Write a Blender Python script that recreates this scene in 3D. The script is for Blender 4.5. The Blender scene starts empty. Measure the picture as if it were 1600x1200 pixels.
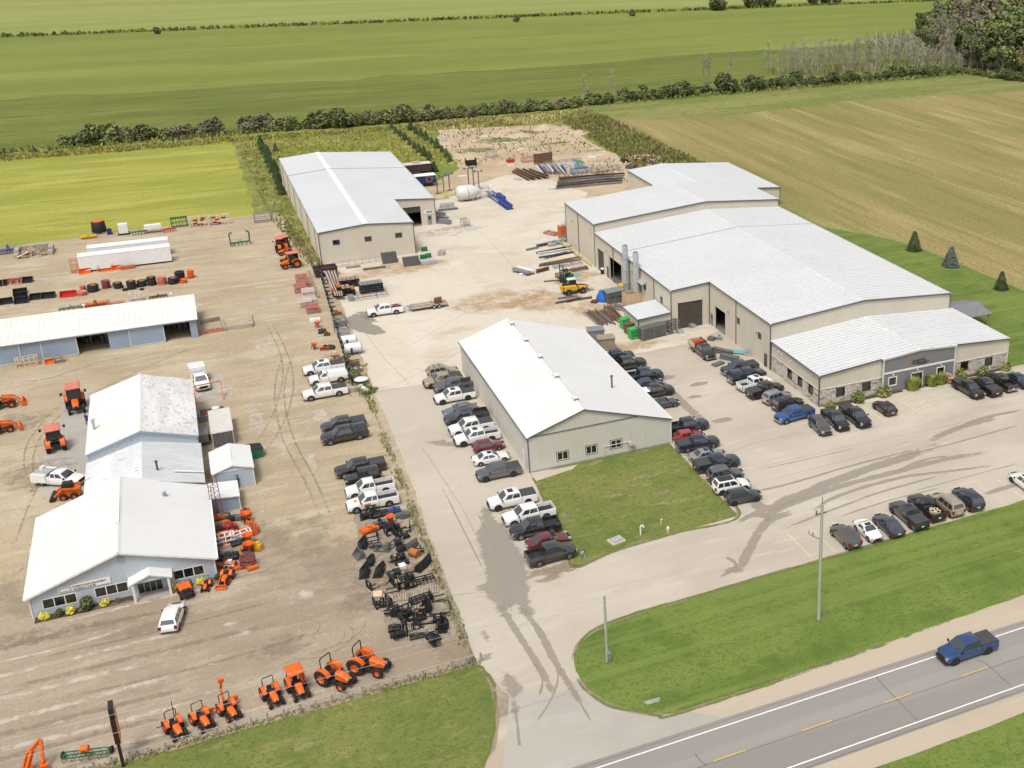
import bpy, bmesh, math, random
from mathutils import Vector, Matrix
from mathutils.geometry import tessellate_polygon
from mathutils import noise as mnoise
S = bpy.context.scene
COL = S.collection
R = math.radians
rnd = random.Random(7)
CF, CP, CR, CY, CX, CYY, CH = 1790.976, 0.36678, 0.0046125, 0.4575, 1155.857, 511.096, 69.0
cam = bpy.data.cameras.new('camera')
camo = bpy.data.objects.new('camera', cam); COL.objects.link(camo)
_F = Vector((math.sin(CY)*math.cos(CP), math.cos(CY)*math.cos(CP), -math.sin(CP)))
_R = Vector((math.cos(CY), -math.sin(CY), 0)); _U = _R.cross(_F)
_R, _U = _R*math.cos(CR)+_U*math.sin(CR), -_R*math.sin(CR)+_U*math.cos(CR)
camo.matrix_world = Matrix(((_R.x,_U.x,-_F.x,0),(_R.y,_U.y,-_F.y,0),(_R.z,_U.z,-_F.z,CH),(0,0,0,1)))
cam.sensor_fit = 'HORIZONTAL'; cam.sensor_width = 36; cam.lens = CF/1600*36
cam.shift_x = -(CX-800)/1600; cam.shift_y = (CYY-600)/1600
cam.clip_start = 0.5; cam.clip_end = 6000
S.camera = camo
S.render.resolution_x, S.render.resolution_y = 1024, 768
def g(u, v, z=0.0):
 d = _F*CF + _R*(u-CX) + _U*(CYY-v)
 t = (z-CH)/d.z
 return Vector((d.x*t, d.y*t, z))
SUN_EL, SUN_AZ = 64, 218
w = bpy.data.worlds.new('World'); S.world = w; w.use_nodes = True
nt = w.node_tree; nt.nodes.clear()
o = nt.nodes.new('ShaderNodeOutputWorld'); b = nt.nodes.new('ShaderNodeBackground')
sk = nt.nodes.new('ShaderNodeTexSky'); sk.sky_type = 'NISHITA'; sk.sun_disc = False
sk.sun_elevation = R(SUN_EL); sk.sun_rotation = R(SUN_AZ)
sk.air_density = 1.0; sk.dust_density = 6.0; sk.ozone_density = 1.0; sk.altitude = 300
hs = nt.nodes.new('ShaderNodeHueSaturation'); hs.inputs['Saturation'].default_value = 0.22   # thin overcast: white cloud veil
nt.links.new(sk.outputs[0], hs.inputs['Color']); nt.links.new(hs.outputs[0], b.inputs[0])
b.inputs[1].default_value = 0.138
nt.links.new(b.outputs[0], o.inputs[0])
sl = bpy.data.lights.new('sun', 'SUN'); sl.energy = 1.8; sl.angle = R(15); sl.color = (1.0, 0.93, 0.84)
so = bpy.data.objects.new('sun', sl); COL.objects.link(so)
so.rotation_euler = Vector((math.sin(R(SUN_AZ))*math.cos(R(SUN_EL)), math.cos(R(SUN_AZ))*math.cos(R(SUN_EL)), math.sin(R(SUN_EL)))).to_track_quat('Z','Y').to_euler()
S.view_settings.view_transform = 'Standard'; S.view_settings.look = 'None'
S.view_settings.exposure = 0.15; S.view_settings.gamma = 1; S.view_settings.use_curve_mapping = False
MAT = {}
def _nodes(name):
 m = bpy.data.materials.new(name); m.use_nodes = True
 t = m.node_tree; bs = t.nodes['Principled BSDF']
 MAT[name] = m
 return m, t, bs
def rgb(c): return (c[0], c[1], c[2], 1)
def _noise(t, coord, scale, detail=3, rough=.55, dist=0., vec=None, rot=0.):
 mp = t.nodes.new('ShaderNodeMapping'); mp.inputs['Scale'].default_value = vec or (1,1,1)
 mp.inputs['Rotation'].default_value = (0,0,R(rot))
 t.links.new(coord, mp.inputs[0])
 n = t.nodes.new('ShaderNodeTexNoise'); n.inputs['Scale'].default_value = scale
 n.inputs['Detail'].default_value = detail; n.inputs['Roughness'].default_value = rough; n.inputs['Distortion'].default_value = dist
 t.links.new(mp.outputs[0], n.inputs['Vector'])
 return n.outputs['Fac']
def _ramp(t, fac, lo, hi, amt=1.):
 r = t.nodes.new('ShaderNodeMapRange'); r.inputs[1].default_value = lo; r.inputs[2].default_value = hi
 r.inputs[3].default_value = 0; r.inputs[4].default_value = amt; r.interpolation_type = 'SMOOTHSTEP'
 t.links.new(fac, r.inputs[0]); return r.outputs[0]
def _mix(t, fac, a, c):
 m = t.nodes.new('ShaderNodeMix'); m.data_type = 'RGBA'
 if isinstance(fac, float): m.inputs[0].default_value = fac
 else: t.links.new(fac, m.inputs[0])
 for s, v in ((6, a), (7, c)):
  if isinstance(v, tuple): m.inputs[s].default_value = rgb(v)
  else: t.links.new(v, m.inputs[s])
 return m.outputs[2]
def surf(name, base, layers=(), rough=.9, bump=None, metallic=0., coat=0., obj_coord=False, spec=.3):
 m, t, bs = _nodes(name)
 if obj_coord: co = t.nodes.new('ShaderNodeTexCoord').outputs['Object']
 else: co = t.nodes.new('ShaderNodeNewGeometry').outputs['Position']
 c = base
 for L in layers:
  col, sc, lo, hi = L[:4]; amt = L[4] if len(L) > 4 else 1.; vec = L[5] if len(L) > 5 else None
  rot = L[6] if len(L) > 6 else 0.; det = L[7] if len(L) > 7 else 3
  c = _mix(t, _ramp(t, _noise(t, co, sc, det, .6, 0., vec, rot), lo, hi, amt), c, col)
 if isinstance(c, tuple): bs.inputs['Base Color'].default_value = rgb(c)
 else: t.links.new(c, bs.inputs['Base Color'])
 bs.inputs['Roughness'].default_value = rough; bs.inputs['Metallic'].default_value = metallic
 bs.inputs['Coat Weight'].default_value = coat; bs.inputs['Specular IOR Level'].default_value = spec
 if bump:
  sc, st, di = bump
  bn = t.nodes.new('ShaderNodeBump'); bn.inputs['Strength'].default_value = st; bn.inputs['Distance'].default_value = di
  t.links.new(_noise(t, co, sc, 2, .65), bn.inputs['Height']); t.links.new(bn.outputs[0], bs.inputs['Normal'])
 return m
def soft(name, base, rough=.8, scale=1.2, lo=.25, hi=.75, amt=1., spec=.3, ns=1.7, vec=None):
 m, t, bs = _nodes(name)
 co = t.nodes.new('ShaderNodeNewGeometry').outputs['Position']
 at = t.nodes.new('ShaderNodeAttribute'); at.attribute_name = 'fade'
 a = t.nodes.new('ShaderNodeMath'); a.operation = 'ADD'
 n = _noise(t, co, scale, 4, .7, 0., vec)
 ms = t.nodes.new('ShaderNodeMath'); ms.operation = 'SUBTRACT'; ms.inputs[1].default_value = .5; t.links.new(n, ms.inputs[0]); mg = t.nodes.new('ShaderNodeMath'); mg.operation = 'MULTIPLY'; mg.inputs[1].default_value = ns; t.links.new(ms.outputs[0], mg.inputs[0]); ms = mg
 t.links.new(at.outputs['Fac'], a.inputs[0]); t.links.new(ms.outputs[0], a.inputs[1])
 f = _ramp(t, a.outputs[0], lo, hi, amt)
 bs.inputs['Base Color'].default_value = rgb(base); bs.inputs['Roughness'].default_value = rough
 bs.inputs['Specular IOR Level'].default_value = spec
 t.links.new(f, bs.inputs['Alpha'])
 return m
def simple(name, base, rough=.6, metallic=0., coat=0., spec=.4, var=.12, scale=1.5):
 d = tuple(x*(1-var) for x in base)
 return surf(name, base, [(d, scale, .4, .65, 1.)], rough, None, metallic, coat, True, spec)
def glassmat(name, base=(.012,.016,.02), rough=.04, ior=1.5):
 m, t, bs = _nodes(name)
 bs.inputs['Base Color'].default_value = rgb(base); bs.inputs['Roughness'].default_value = rough
 bs.inputs['Specular IOR Level'].default_value = .7; bs.inputs['IOR'].default_value = ior; bs.inputs['Coat Weight'].default_value = .5; bs.inputs['Coat Roughness'].default_value = .02
 return m
def paint(name, base, metallic=.0, rough=.34):
 m, t, bs = _nodes(name)
 co = t.nodes.new('ShaderNodeTexCoord').outputs['Object']
 dust = tuple(b_*.75+.25*d for b_, d in zip(base, (.42,.36,.28)))
 c = _mix(t, _ramp(t, _noise(t, co, 2.2, 5, .6), .45, .8, .5), base, dust)
 t.links.new(c, bs.inputs['Base Color'])
 bs.inputs['Metallic'].default_value = metallic; bs.inputs['Roughness'].default_value = rough
 bs.inputs['Coat Weight'].default_value = 1.; bs.inputs['Coat Roughness'].default_value = .05; bs.inputs['Coat IOR'].default_value = 1.75
 return m
class MB:
 def __init__(s): s.v = []; s.f = []; s.m = []; s.fade = None
 def add(s, vs, fs, mi=0):
  n = len(s.v); s.v += [tuple(x) for x in vs]
  s.f += [tuple(i+n for i in f) for f in fs]; s.m += [mi]*len(fs)
 def quad(s, a, b, c, d, mi=0): s.add((a,b,c,d), ((0,1,2,3),), mi)
 def box(s, x0, x1, y0, y1, z0, z1, mi=0, bottom=True):
  s.add(((x0,y0,z0),(x1,y0,z0),(x1,y1,z0),(x0,y1,z0),(x0,y0,z1),(x1,y0,z1),(x1,y1,z1),(x0,y1,z1)),
              ((4,5,6,7),(0,1,5,4),(1,2,6,5),(2,3,7,6),(3,0,4,7))+(((3,2,1,0),) if bottom else ()), mi)
 def obox(s, c, sx, sy, sz, rz=0., mi=0, rx=0., ry=0.):
  M = Matrix.Translation(c) @ Matrix.Rotation(rz,4,'Z') @ Matrix.Rotation(ry,4,'Y') @ Matrix.Rotation(rx,4,'X')
  p = [M @ Vector((x*sx/2,y*sy/2,z*sz/2)) for z in (-1,1) for x,y in ((-1,-1),(1,-1),(1,1),(-1,1))]
  s.add(p, ((3,2,1,0),(4,5,6,7),(0,1,5,4),(1,2,6,5),(2,3,7,6),(3,0,4,7)), mi)
 def bar(s, a, b, wd, h=None, mi=0):
  a, b = Vector(a), Vector(b); d = b-a; L = d.length
  if L < 1e-6: return
  h = h or wd; d.normalize()
  up = Vector((0,0,1)) if abs(d.z) < .95 else Vector((1,0,0))
  sd = d.cross(up).normalized(); up = sd.cross(d)
  p = [q + sd*i*wd/2 + up*j*h/2 for q in (a,b) for i,j in ((-1,-1),(1,-1),(1,1),(-1,1))]
  s.add(p, ((3,2,1,0),(4,5,6,7),(0,1,5,4),(1,2,6,5),(2,3,7,6),(3,0,4,7)), mi)
 def cyl(s, a, b, r, r2=None, n=10, mi=0, caps=True):
  a, b = Vector(a), Vector(b); d = (b-a).normalized(); r2 = r if r2 is None else r2
  up = Vector((0,0,1)) if abs(d.z) < .95 else Vector((1,0,0))
  e = d.cross(up).normalized(); f = d.cross(e)
  p = [q + (e*math.cos(t)+f*math.sin(t))*rr for q, rr in ((a,r),(b,r2)) for t in [2*math.pi*i/n for i in range(n)]]
  fs = [(i,(i+1)%n,n+(i+1)%n,n+i) for i in range(n)]
  if caps: fs += [tuple(range(n-1,-1,-1)), tuple(range(n,2*n))]
  s.add(p, fs, mi)
 def tube(s, pts, r, n=6, mi=0):
  for a, b in zip(pts, pts[1:]): s.cyl(a, b, r, r, n, mi)
 def prism(s, poly, axis, t0, t1, mi=0, caps=True):
  k = {'x': lambda p,t:(t,p[0],p[1]), 'y': lambda p,t:(p[0],t,p[1]), 'z': lambda p,t:(p[0],p[1],t)}[axis]
  n = len(poly); vs = [k(p,t0) for p in poly]+[k(p,t1) for p in poly]
  fs = [(i,(i+1)%n,n+(i+1)%n,n+i) for i in range(n)]
  if caps: fs += [tuple(range(n-1,-1,-1)), tuple(range(n,2*n))]
  s.add(vs, fs, mi)
 def lathe(s, prof, c, axis='z', n=16, mi=0):
  c = Vector(c); vs = []
  for r, h in prof:
   for i in range(n):
    t = 2*math.pi*i/n; a_, b_ = r*math.cos(t), r*math.sin(t)
    vs.append(c + (Vector((a_,b_,h)) if axis=='z' else Vector((a_,h,b_)) if axis=='y' else Vector((h,a_,b_))))
  fs = []
  for k in range(len(prof)-1):
   for i in range(n): fs.append((k*n+i, k*n+(i+1)%n, (k+1)*n+(i+1)%n, (k+1)*n+i))
  s.add(vs, fs, mi)
 def loft(s, rings, mi=0, caps=True):
  n = len(rings[0]); vs = [p for r_ in rings for p in r_]; fs = []
  for k in range(len(rings)-1):
   for i in range(n): fs.append((k*n+i, k*n+(i+1)%n, (k+1)*n+(i+1)%n, (k+1)*n+i))
  if caps: fs += [tuple(range(n-1,-1,-1)), tuple(range((len(rings)-1)*n, len(rings)*n))]
  s.add(vs, fs, mi)
 def mesh(s, name, mats, smooth=0., fix=True):
  me = bpy.data.meshes.new(name); me.from_pydata(s.v, [], s.f)
  for k in (mats if isinstance(mats,(list,tuple)) else [mats]): me.materials.append(MAT[k] if isinstance(k,str) else k)
  if any(s.m): me.polygons.foreach_set('material_index', s.m)
  if fix and len(s.f) < 60000:
   bm = bmesh.new(); bm.from_mesh(me); bmesh.ops.recalc_face_normals(bm, faces=bm.faces[:]); bm.to_mesh(me); bm.free()
  if smooth:
   me.polygons.foreach_set('use_smooth', [True]*len(me.polygons)); me.set_sharp_from_angle(angle=R(smooth))
  if s.fade is not None:
   at = me.attributes.new('fade','FLOAT','POINT'); at.data.foreach_set('value', s.fade)
  me.update(); return me
 def obj(s, name, mats, parent=None, smooth=0., fix=True):
  return place(name, s.mesh(name, mats, smooth, fix), parent)
def place(name, me, parent=None, loc=None, rz=0., mat=None):
 ob = bpy.data.objects.new(name, me); COL.objects.link(ob)
 if parent is not None: ob.parent = parent
 if loc is not None: ob.location = loc
 if rz: ob.rotation_euler = (0,0,rz)
 if mat is not None:
  ob.material_slots[0].link = 'OBJECT'; ob.material_slots[0].material = MAT[mat] if isinstance(mat,str) else mat
 return ob
def tag(ob, label, cat, group=None):
 ob['label'] = label; ob['category'] = cat
 if group: ob['group'] = group
 return ob
def thing(name, label, cat, loc=(0,0,0), rz=0., group=None):
 e = bpy.data.objects.new(name, None); COL.objects.link(e); e.empty_display_size = .3
 e.location = loc; e.rotation_euler = (0,0,rz)
 return tag(e, label, cat, group)
def struct(ob, kind='structure'): ob['kind'] = kind; return ob
def stamp(name, tpl, label, cat, loc, rz=0., group=None, mats=None, skip=()):
 e = thing(name, label, cat, loc, rz, group)
 def rec(parts, par):
  for it in parts:
   nm, me, subs, l = it
   if nm in skip: continue
   p = place(nm, me, par, l, 0., (mats or {}).get(nm))
   rec(subs, p)
 rec(tpl, e)
 return e
def poly_sheet(name, pts, z, mat, jit=0., seg=1.5, seed=0, parent=None, holes=None):
 out = []
 n = len(pts)
 for i in range(n):
  a, b = Vector(pts[i][:2]), Vector(pts[(i+1)%n][:2]); d = b-a; L = d.length
  k = max(1, min(400, int(L/seg))) if jit else 1
  nr = Vector((-d.y, d.x)).normalized() if L > 0 else Vector((0,0))
  for j in range(k):
   q = a + d*(j/k)
   if jit and j:
    q = q + nr*jit*(mnoise.noise(Vector((q.x*.35+seed,q.y*.35,seed*1.7)))+.6*mnoise.noise(Vector((q.x*1.3,q.y*1.3+seed,3.1))))
   out.append((q.x, q.y, z))
 tri = tessellate_polygon([[Vector(p) for p in out]])
 m = MB(); m.v = out; m.f = [tuple(t) for t in tri]; m.m = [0]*len(m.f)
 me = m.mesh(name, mat, 0., False)
 bm = bmesh.new(); bm.from_mesh(me)
 for f in bm.faces:
  if f.normal.z < 0: f.normal_flip()
 bm.to_mesh(me); bm.free()
 return place(name, me, parent)
def gp(*uv): return [g(u,v) for u,v in uv]
_zn = [0]
def nextz(z): _zn[0] += 1; return z+_zn[0]*.00011
def ribbon(name, pts, wd, z, mat, parent=None, smooth_it=True):
 z = nextz(z)
 P = [Vector(p) for p in pts]
 if smooth_it and len(P) > 2:
  Q = []
  for i in range(len(P)-1):
   p0, p1, p2, p3 = P[max(i-1,0)], P[i], P[i+1], P[min(i+2,len(P)-1)]
   for k in range(8):
    t = k/8; Q.append(.5*((2*p1)+(p2-p0)*t+(2*p0-5*p1+4*p2-p3)*t*t+(3*p1-p0-3*p2+p3)*t**3))
  Q.append(P[-1]); P = Q
 m = MB(); fade = []; n = len(P)
 for i, p in enumerate(P):
  d = (P[min(i+1,n-1)]-P[max(i-1,0)]); nr = Vector((-d.y,d.x,0)).normalized()
  end = min(1., 4*min(i,n-1-i)/max(1,n-1)+.15)
  for k, fd in ((-.5,0),(-.2,1),(.2,1),(.5,0)):
   q = p+nr*wd*k; m.v.append((q.x,q.y,z)); fade.append(fd*end)
 for i in range(n-1):
  for k in range(3): a = i*4+k; m.f.append((a,a+1,a+5,a+4)); m.m.append(0)
 m.fade = fade
 return m.obj(name, mat, parent, 0., False)
def blob(name, c, rx, ry, z, mat, parent=None, rot=0.):
 z = nextz(z)
 m = MB(); m.v = [(c[0],c[1],z)]; fade = [1.]; n = 24
 for ring, fd in ((.45,.9),(.75,.5),(1.,0.)):
  for i in range(n):
   t = 2*math.pi*i/n; k = ring*(1+.25*mnoise.noise(Vector((math.cos(t)*1.5+c[0],math.sin(t)*1.5+c[1],0))))
   x, y = rx*k*math.cos(t), ry*k*math.sin(t)
   m.v.append((c[0]+x*math.cos(rot)-y*math.sin(rot), c[1]+x*math.sin(rot)+y*math.cos(rot), z)); fade.append(fd)
 m.f = [(0,1+i,1+(i+1)%n) for i in range(n)]
 for r_ in range(2):
  for i in range(n): a = 1+r_*n; m.f.append((a+i,a+n+i,a+n+(i+1)%n,a+(i+1)%n))
 m.m = [0]*len(m.f); m.fade = fade
 return m.obj(name, mat, parent, 0., False)
# ================================================================ ground
surf('crop_ground', (.165,.227,.043), [((.222,.282,.061),.012,.42,.62,.9,(1,3,1)), ((.122,.172,.026),.02,.5,.68,.8,(.3,1.6,1)), ((.100,.144,.024),.35,.52,.7,.7,(.15,1,1)),
     ((.17,.21,.06),.9,.58,.72,.5,(.2,1,1)), ((.06,.09,.016),1.6,.55,.75,.6)], .95, (1.4,.9,.5))
surf('crop_dark', (.157,.180,.038), [((.116,.140,.025),.03,.42,.62,.85,(.25,1.4,1)), ((.203,.222,.053),.05,.55,.7,.6,(.2,1,1)), ((.093,.117,.020),.45,.48,.66,.75,(.12,1,1)), ((.075,.095,.016),1.3,.52,.72,.75), ((.250,.251,.077),.9,.6,.74,.5)], .95, (1.2,1.,.5))
surf('crop_blue', (.191,.221,.047), [((.153,.187,.036),.02,.42,.6,.8,(.3,1.6,1)), ((.244,.272,.060),.03,.55,.7,.6,(.2,1,1)), ((.122,.153,.025),.5,.5,.7,.65,(.12,1,1)), ((.219,.242,.052),1.6,.55,.75,.55)], .95, (1.2,.9,.5))
surf('crop_far', (.296,.338,.067), [((.219,.283,.050),.01,.4,.6,.9,(.3,2,1)), ((.373,.403,.099),.02,.56,.7,.7,(.2,1.5,1)), ((.209,.245,.045),.4,.5,.72,.5,(.1,1,1))], .95, (.878,.653,.359))
surf('crop_tan', (.254,.269,.081), [((.195,.231,.057),.015,.42,.62,.8,(.2,2,1)), ((.312,.318,.109),.4,.5,.7,.5,(.06,1,1)), ((.186,.205,.057),1.,.5,.72,.5,(.1,1,1))], .95, (.781,.616,.380))
surf('hay', (.333,.330,.061), [((.249,.274,.043),.04,.42,.6,.85,(.5,1.5,1)), ((.406,.380,.101),.09,.52,.68,.7,(.25,1.6,1)), ((.221,.238,.039),.4,.52,.66,.7,(.15,1,1)), ((.389,.343,.126),.8,.56,.7,.6), ((.185,.194,.035),1.6,.52,.7,.7)], .95, (2.2,1.,.3))
surf('stubble', (.296,.240,.100), [((.182,.183,.051),.018,.4,.56,.55,(1.9,.35,1),3), ((.414,.346,.161),.05,.53,.68,.65,(1.7,.12,1),3), ((.433,.359,.173),.11,.58,.7,.65,(1.5,.09,1),1), ((.163,.153,.045),.16,.5,.64,.5,(1.6,.1,1),3), ((.197,.153,.070),.7,.65,.66,.65,(1.8,.25,1),3), ((.148,.135,.045),1.5,.5,.66,.8), ((.376,.309,.147),1.2,.58,.72,.6)], .97, (1.8,1.,.25))
surf('field_margin', (.164,.194,.048), [((.239,.248,.078),.04,.45,.6,.8,(.25,2.,1)), ((.259,.203,.100),.06,.53,.66,.8,(.4,1.5,1)), ((.115,.139,.033),.3,.52,.68,.8), ((.120,.109,.042),1.4,.53,.7,.7)], .95, (1.5,1.,.3))
surf('rough_grass', (.25,.255,.065), [((.165,.195,.042),.07,.42,.6,.9), ((.36,.32,.13),.12,.55,.68,.8), ((.115,.145,.032),.5,.5,.66,.7), ((.4,.34,.08),.4,.62,.72,.7), ((.15,.165,.045),1.5,.5,.7,.7)], .95, (2.,1.,.4))
surf('lawn', (.128,.186,.036), [((.163,.221,.046),.09,.43,.6,.9), ((.095,.146,.026),.16,.5,.66,.8), ((.265,.251,.106),.3,.66,.77,.7,(.6,1,1)), ((.189,.230,.058),.55,.55,.7,.6,(.25,1,1)), ((.084,.125,.022),1.3,.5,.68,.6), ((.075,.113,.020),3.,.5,.68,.7), ((.184,.238,.054),.5,.5,.62,.5,(.02,1,1)), ((.102,.152,.033),.8,.54,.66,.4,(.02,1,1))], .95, (5.,1.,.15))
surf('lawn_dry', (.151,.183,.045), [((.193,.207,.057),.09,.42,.6,.9), ((.104,.148,.030),.2,.5,.66,.75), ((.333,.288,.139),.28,.6,.72,.8,(.5,1.,1)), ((.281,.246,.109),.9,.56,.7,.6,(.35,1,1)), ((.094,.125,.025),1.4,.5,.68,.6), ((.089,.115,.025),3.,.5,.68,.7)], .95, (5.,1.,.15))
surf('gravel', (.434,.356,.244), [((.370,.300,.202),.05,.42,.6,.85), ((.490,.419,.309),.085,.54,.68,.8,(.7,1,1)), ((.347,.278,.185),.22,.5,.64,.7,(.25,1,1),18), ((.511,.441,.332),.5,.53,.66,.65,(.15,1,1),-12), ((.319,.253,.169),.9,.54,.68,.6,(.12,1,1),6), ((.539,.469,.362),1.3,.58,.7,.6), ((.288,.230,.154),2.2,.54,.7,.65), ((.251,.202,.138),5.,.55,.7,.7)], .95, (7.,1.,.06))
surf('gravel_front', (.369,.300,.223), [((.307,.245,.177),.06,.42,.6,.9), ((.440,.366,.281),.1,.54,.68,.85,(.5,1,1),-5), ((.282,.224,.165),.25,.5,.64,.45,(.3,1,1),-9), ((.460,.387,.301),.5,.53,.66,.4,(.2,1,1),-8), ((.255,.206,.150),1.1,.54,.68,.4,(.2,1,1),-8), ((.513,.435,.347),1.5,.6,.72,.6), ((.246,.195,.140),2.4,.54,.7,.65), ((.225,.180,.131),5.,.55,.7,.7)], .95, (7.,1.,.06))
surf('asphalt', (.467,.417,.346), [((.418,.365,.299),.05,.42,.62,.9), ((.508,.463,.392),.09,.52,.68,.7,(.5,1,1)), ((.390,.341,.273),.2,.55,.7,.65,(.25,1,1)), ((.525,.483,.415),.8,.56,.7,.5,(.15,1,1)), ((.382,.335,.273),1.3,.58,.72,.5,(.5,1,1)), ((.361,.315,.260),4.,.56,.72,.5)], .93, (9.,.6,.025))
surf('concrete', (.563,.510,.426), [((.501,.438,.346),.04,.42,.62,.9), ((.614,.568,.491),.08,.52,.68,.7), ((.470,.394,.293),.18,.53,.68,.75,(.5,1,1),25), ((.625,.584,.515),.7,.56,.7,.5), ((.429,.371,.293),1.2,.58,.72,.5,(.4,1,1),30), ((.429,.371,.298),4.,.58,.72,.5)], .92, (9.,.5,.025))
surf('dirt', (.47,.375,.26), [((.4,.305,.2),.06,.42,.62,.9), ((.53,.44,.325),.1,.52,.68,.8), ((.36,.29,.18),.3,.56,.7,.7), ((.56,.49,.4),.9,.62,.74,.7), ((.33,.265,.17),2.,.58,.72,.6)], .96, (4.,1.,.1))
surf('apron', (.4,.37,.33), [((.36,.332,.295),.08,.42,.62,.9), ((.44,.41,.37),.3,.55,.7,.6,(.5,1,1),30), ((.33,.305,.27),2.5,.58,.75,.5), ((.3,.28,.25),9.,.6,.75,.5)], .93, (14.,.5,.02))
surf('road_asphalt', (.265,.249,.228), [((.234,.222,.202),.06,.42,.62,.9,(.2,2,1)), ((.299,.285,.261),.22,.52,.66,.8,(.03,1,1)), ((.214,.203,.185),.45,.55,.68,.6,(.02,1,1)), ((.309,.294,.270),4.,.62,.76,.4), ((.180,.170,.154),12.,.6,.75,.5)], .9, (16.,.5,.015))
surf('shoulder', (.46,.388,.298), [((.41,.34,.255),.1,.42,.62,.9,(.3,1,1)), ((.52,.45,.36),.3,.54,.68,.8,(.05,1,1)), ((.37,.31,.24),4.,.58,.72,.5), ((.34,.285,.22),10.,.6,.75,.6)], .95, (11.,.9,.04))
simple('white_line', (.78,.77,.74), .8, var=.18, scale=4.); simple('yellow_line', (.62,.39,.09), .8, var=.2, scale=4.); simple('faded_yellow', (.7,.57,.34), .85, var=.22, scale=3.)
simple('crack_seal', (.1,.095,.088), .7); simple('joint', (.27,.23,.18), .9)
soft('wet', (.34,.3,.25), .6, .7, .3, .9, .68, .3, 2., (.5,1.2,1)); soft('wet_dark', (.3,.265,.22), .55, .8, .3, .75, .75, .35, 1.4)
soft('dust', (.6,.53,.44), .95, .8, .45, 1.2, .7, .3, 2.6); soft('track', (.3,.25,.19), .95, .9, .45, 1.4, .55, .3, 2.8); soft('rubber', (.12,.11,.1), .9, 2.5, .3, .95, .7)
soft('rust_stain', (.5,.33,.17), .9, .3, .3, 1.4, .6, .3, 2.6); soft('bare', (.36,.32,.17), .95, 1.3, .5, 1.3, .6, .3, 3.); soft('grass_soft', (.16,.195,.05), .95, .5, .45, 1.1, .8, .3, 3.)
soft('mud', (.33,.265,.185), .9, .6, .4, 1.1, .7, .3, 2.); soft('whitish', (.62,.585,.53), .9, .4, .45, 1.2, .8, .3, 3.)
m = MB(); m.quad((-4000,-600,0),(4000,-600,0),(4000,5000,0),(-4000,5000,0)); struct(m.obj('ground','crop_ground',None,0,False))
def field(name, x0,x1,y0,y1,z,mat,jit=.6,seg=6.,seed=1): return struct(poly_sheet(name, [(x0,y0),(x1,y0),(x1,y1),(x0,y1)], z, mat, jit, seg, seed))
field('crop_field', -700, 900, 369, 470, .004, 'crop_dark', 2.5, 10., 3)
struct(poly_sheet('crop_field', [(-700,470),(160,462),(420,505),(900,520),(900,660),(-700,660)], .005, 'crop_blue', 7., 14., 4))
field('crop_field', -900, 1400, 667, 905, .004, 'crop_tan', 2., 15., 5)
field('crop_field', -1500, 2500, 905, 1900, .005, 'crop_far', 6., 20., 6)
field('hay_field', -400, 14.5, 267, 356.5, .008, 'hay', .5, 3., 7)
field('rough_ground', -400, 123, 352, 371, .006, 'rough_grass', 1., 4., 8)
struct(poly_sheet('rough_ground', [(12,226),(21.5,226),(21.5,300),(66,300),(66,356),(13,358)], .0095, 'rough_grass', .8, 2., 9))
struct(poly_sheet('rough_ground', [(100,246),(125,228),(124,372),(64,372),(64,345),(106,343)], .0065, 'rough_grass', 1., 3., 10))
pf = gp((1287.5,355),(1375,370),(1437.5,387.5),(1512.5,417.5),(1600,455))
struct(poly_sheet('stubble_field', [(123,357),(123,217)]+[(p.x,p.y) for p in pf]+[(160,130),(700,60),(700,354)], .0075, 'stubble', .8, 4., 11))
struct(poly_sheet('field_margin', [(121,359),(122,340),(160,334),(210,339),(262,334),(300,325),(345,290),(700,200),(700,380),(300,372),(200,369),(122,366)], .0115, 'field_margin', 5., 3., 12))
struct(poly_sheet('lawn', [(107,127),(200,60),(700,40),(700,63),(160,131)]+[(p.x,p.y) for p in pf[::-1]]+[(122,218),(107,214)], .01, 'lawn', .35, 1.5, 13))
gy = struct(poly_sheet('gravel_yard', [(-400,91),(19,91.2),(20,100),(20.5,135),(21.6,160),(22.3,200),(21.3,226),(17.8,262),(17.5,271),(-20,268),(-36,266.5),(-400,266)], .012, 'gravel', .45, 1.2, 14))
def patch(pts, mat, parent, z=.0225, jit=.16, soft_=.55, name='wet_stain'):
 P = [(p.x,p.y) for p in pts]; x0,x1 = min(p[0] for p in P)-.6,max(p[0] for p in P)+.6; y0,y1 = min(p[1] for p in P)-.6,max(p[1] for p in P)+.6; h = max(.18,min(.45,(x1-x0)/40)); nx,ny = int((x1-x0)/h)+2,int((y1-y0)/h)+2; m = MB(); fade = []
 for j in range(ny):
  for i in range(nx):
   x,y = x0+i*h,y0+j*h; ins = False; dm = 9.
   for (ax,ay),(bx_,by_) in zip(P,P[1:]+P[:1]):
    if (ay>y) != (by_>y) and x < (bx_-ax)*(y-ay)/(by_-ay)+ax: ins = not ins
    t = max(0,min(1,((x-ax)*(bx_-ax)+(y-ay)*(by_-ay))/((bx_-ax)**2+(by_-ay)**2+1e-9))); dm = min(dm,math.hypot(x-ax-t*(bx_-ax),y-ay-t*(by_-ay)))
   m.v.append((x,y,0)); fade.append(max(0.,min(1.,.5+(dm if ins else -dm)/soft_*.5)))
 zz = nextz(z); m.v = [(a,b_,zz) for a,b_,c in m.v]
 for j in range(ny-1):
  for i in range(nx-1):
   a = j*nx+i; q = (a,a+1,a+nx+1,a+nx)
   if max(fade[k] for k in q) > 0: m.f.append(q); m.m.append(0)
 m.fade = fade; return m.obj(name, mat, parent, 0., False)
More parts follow.
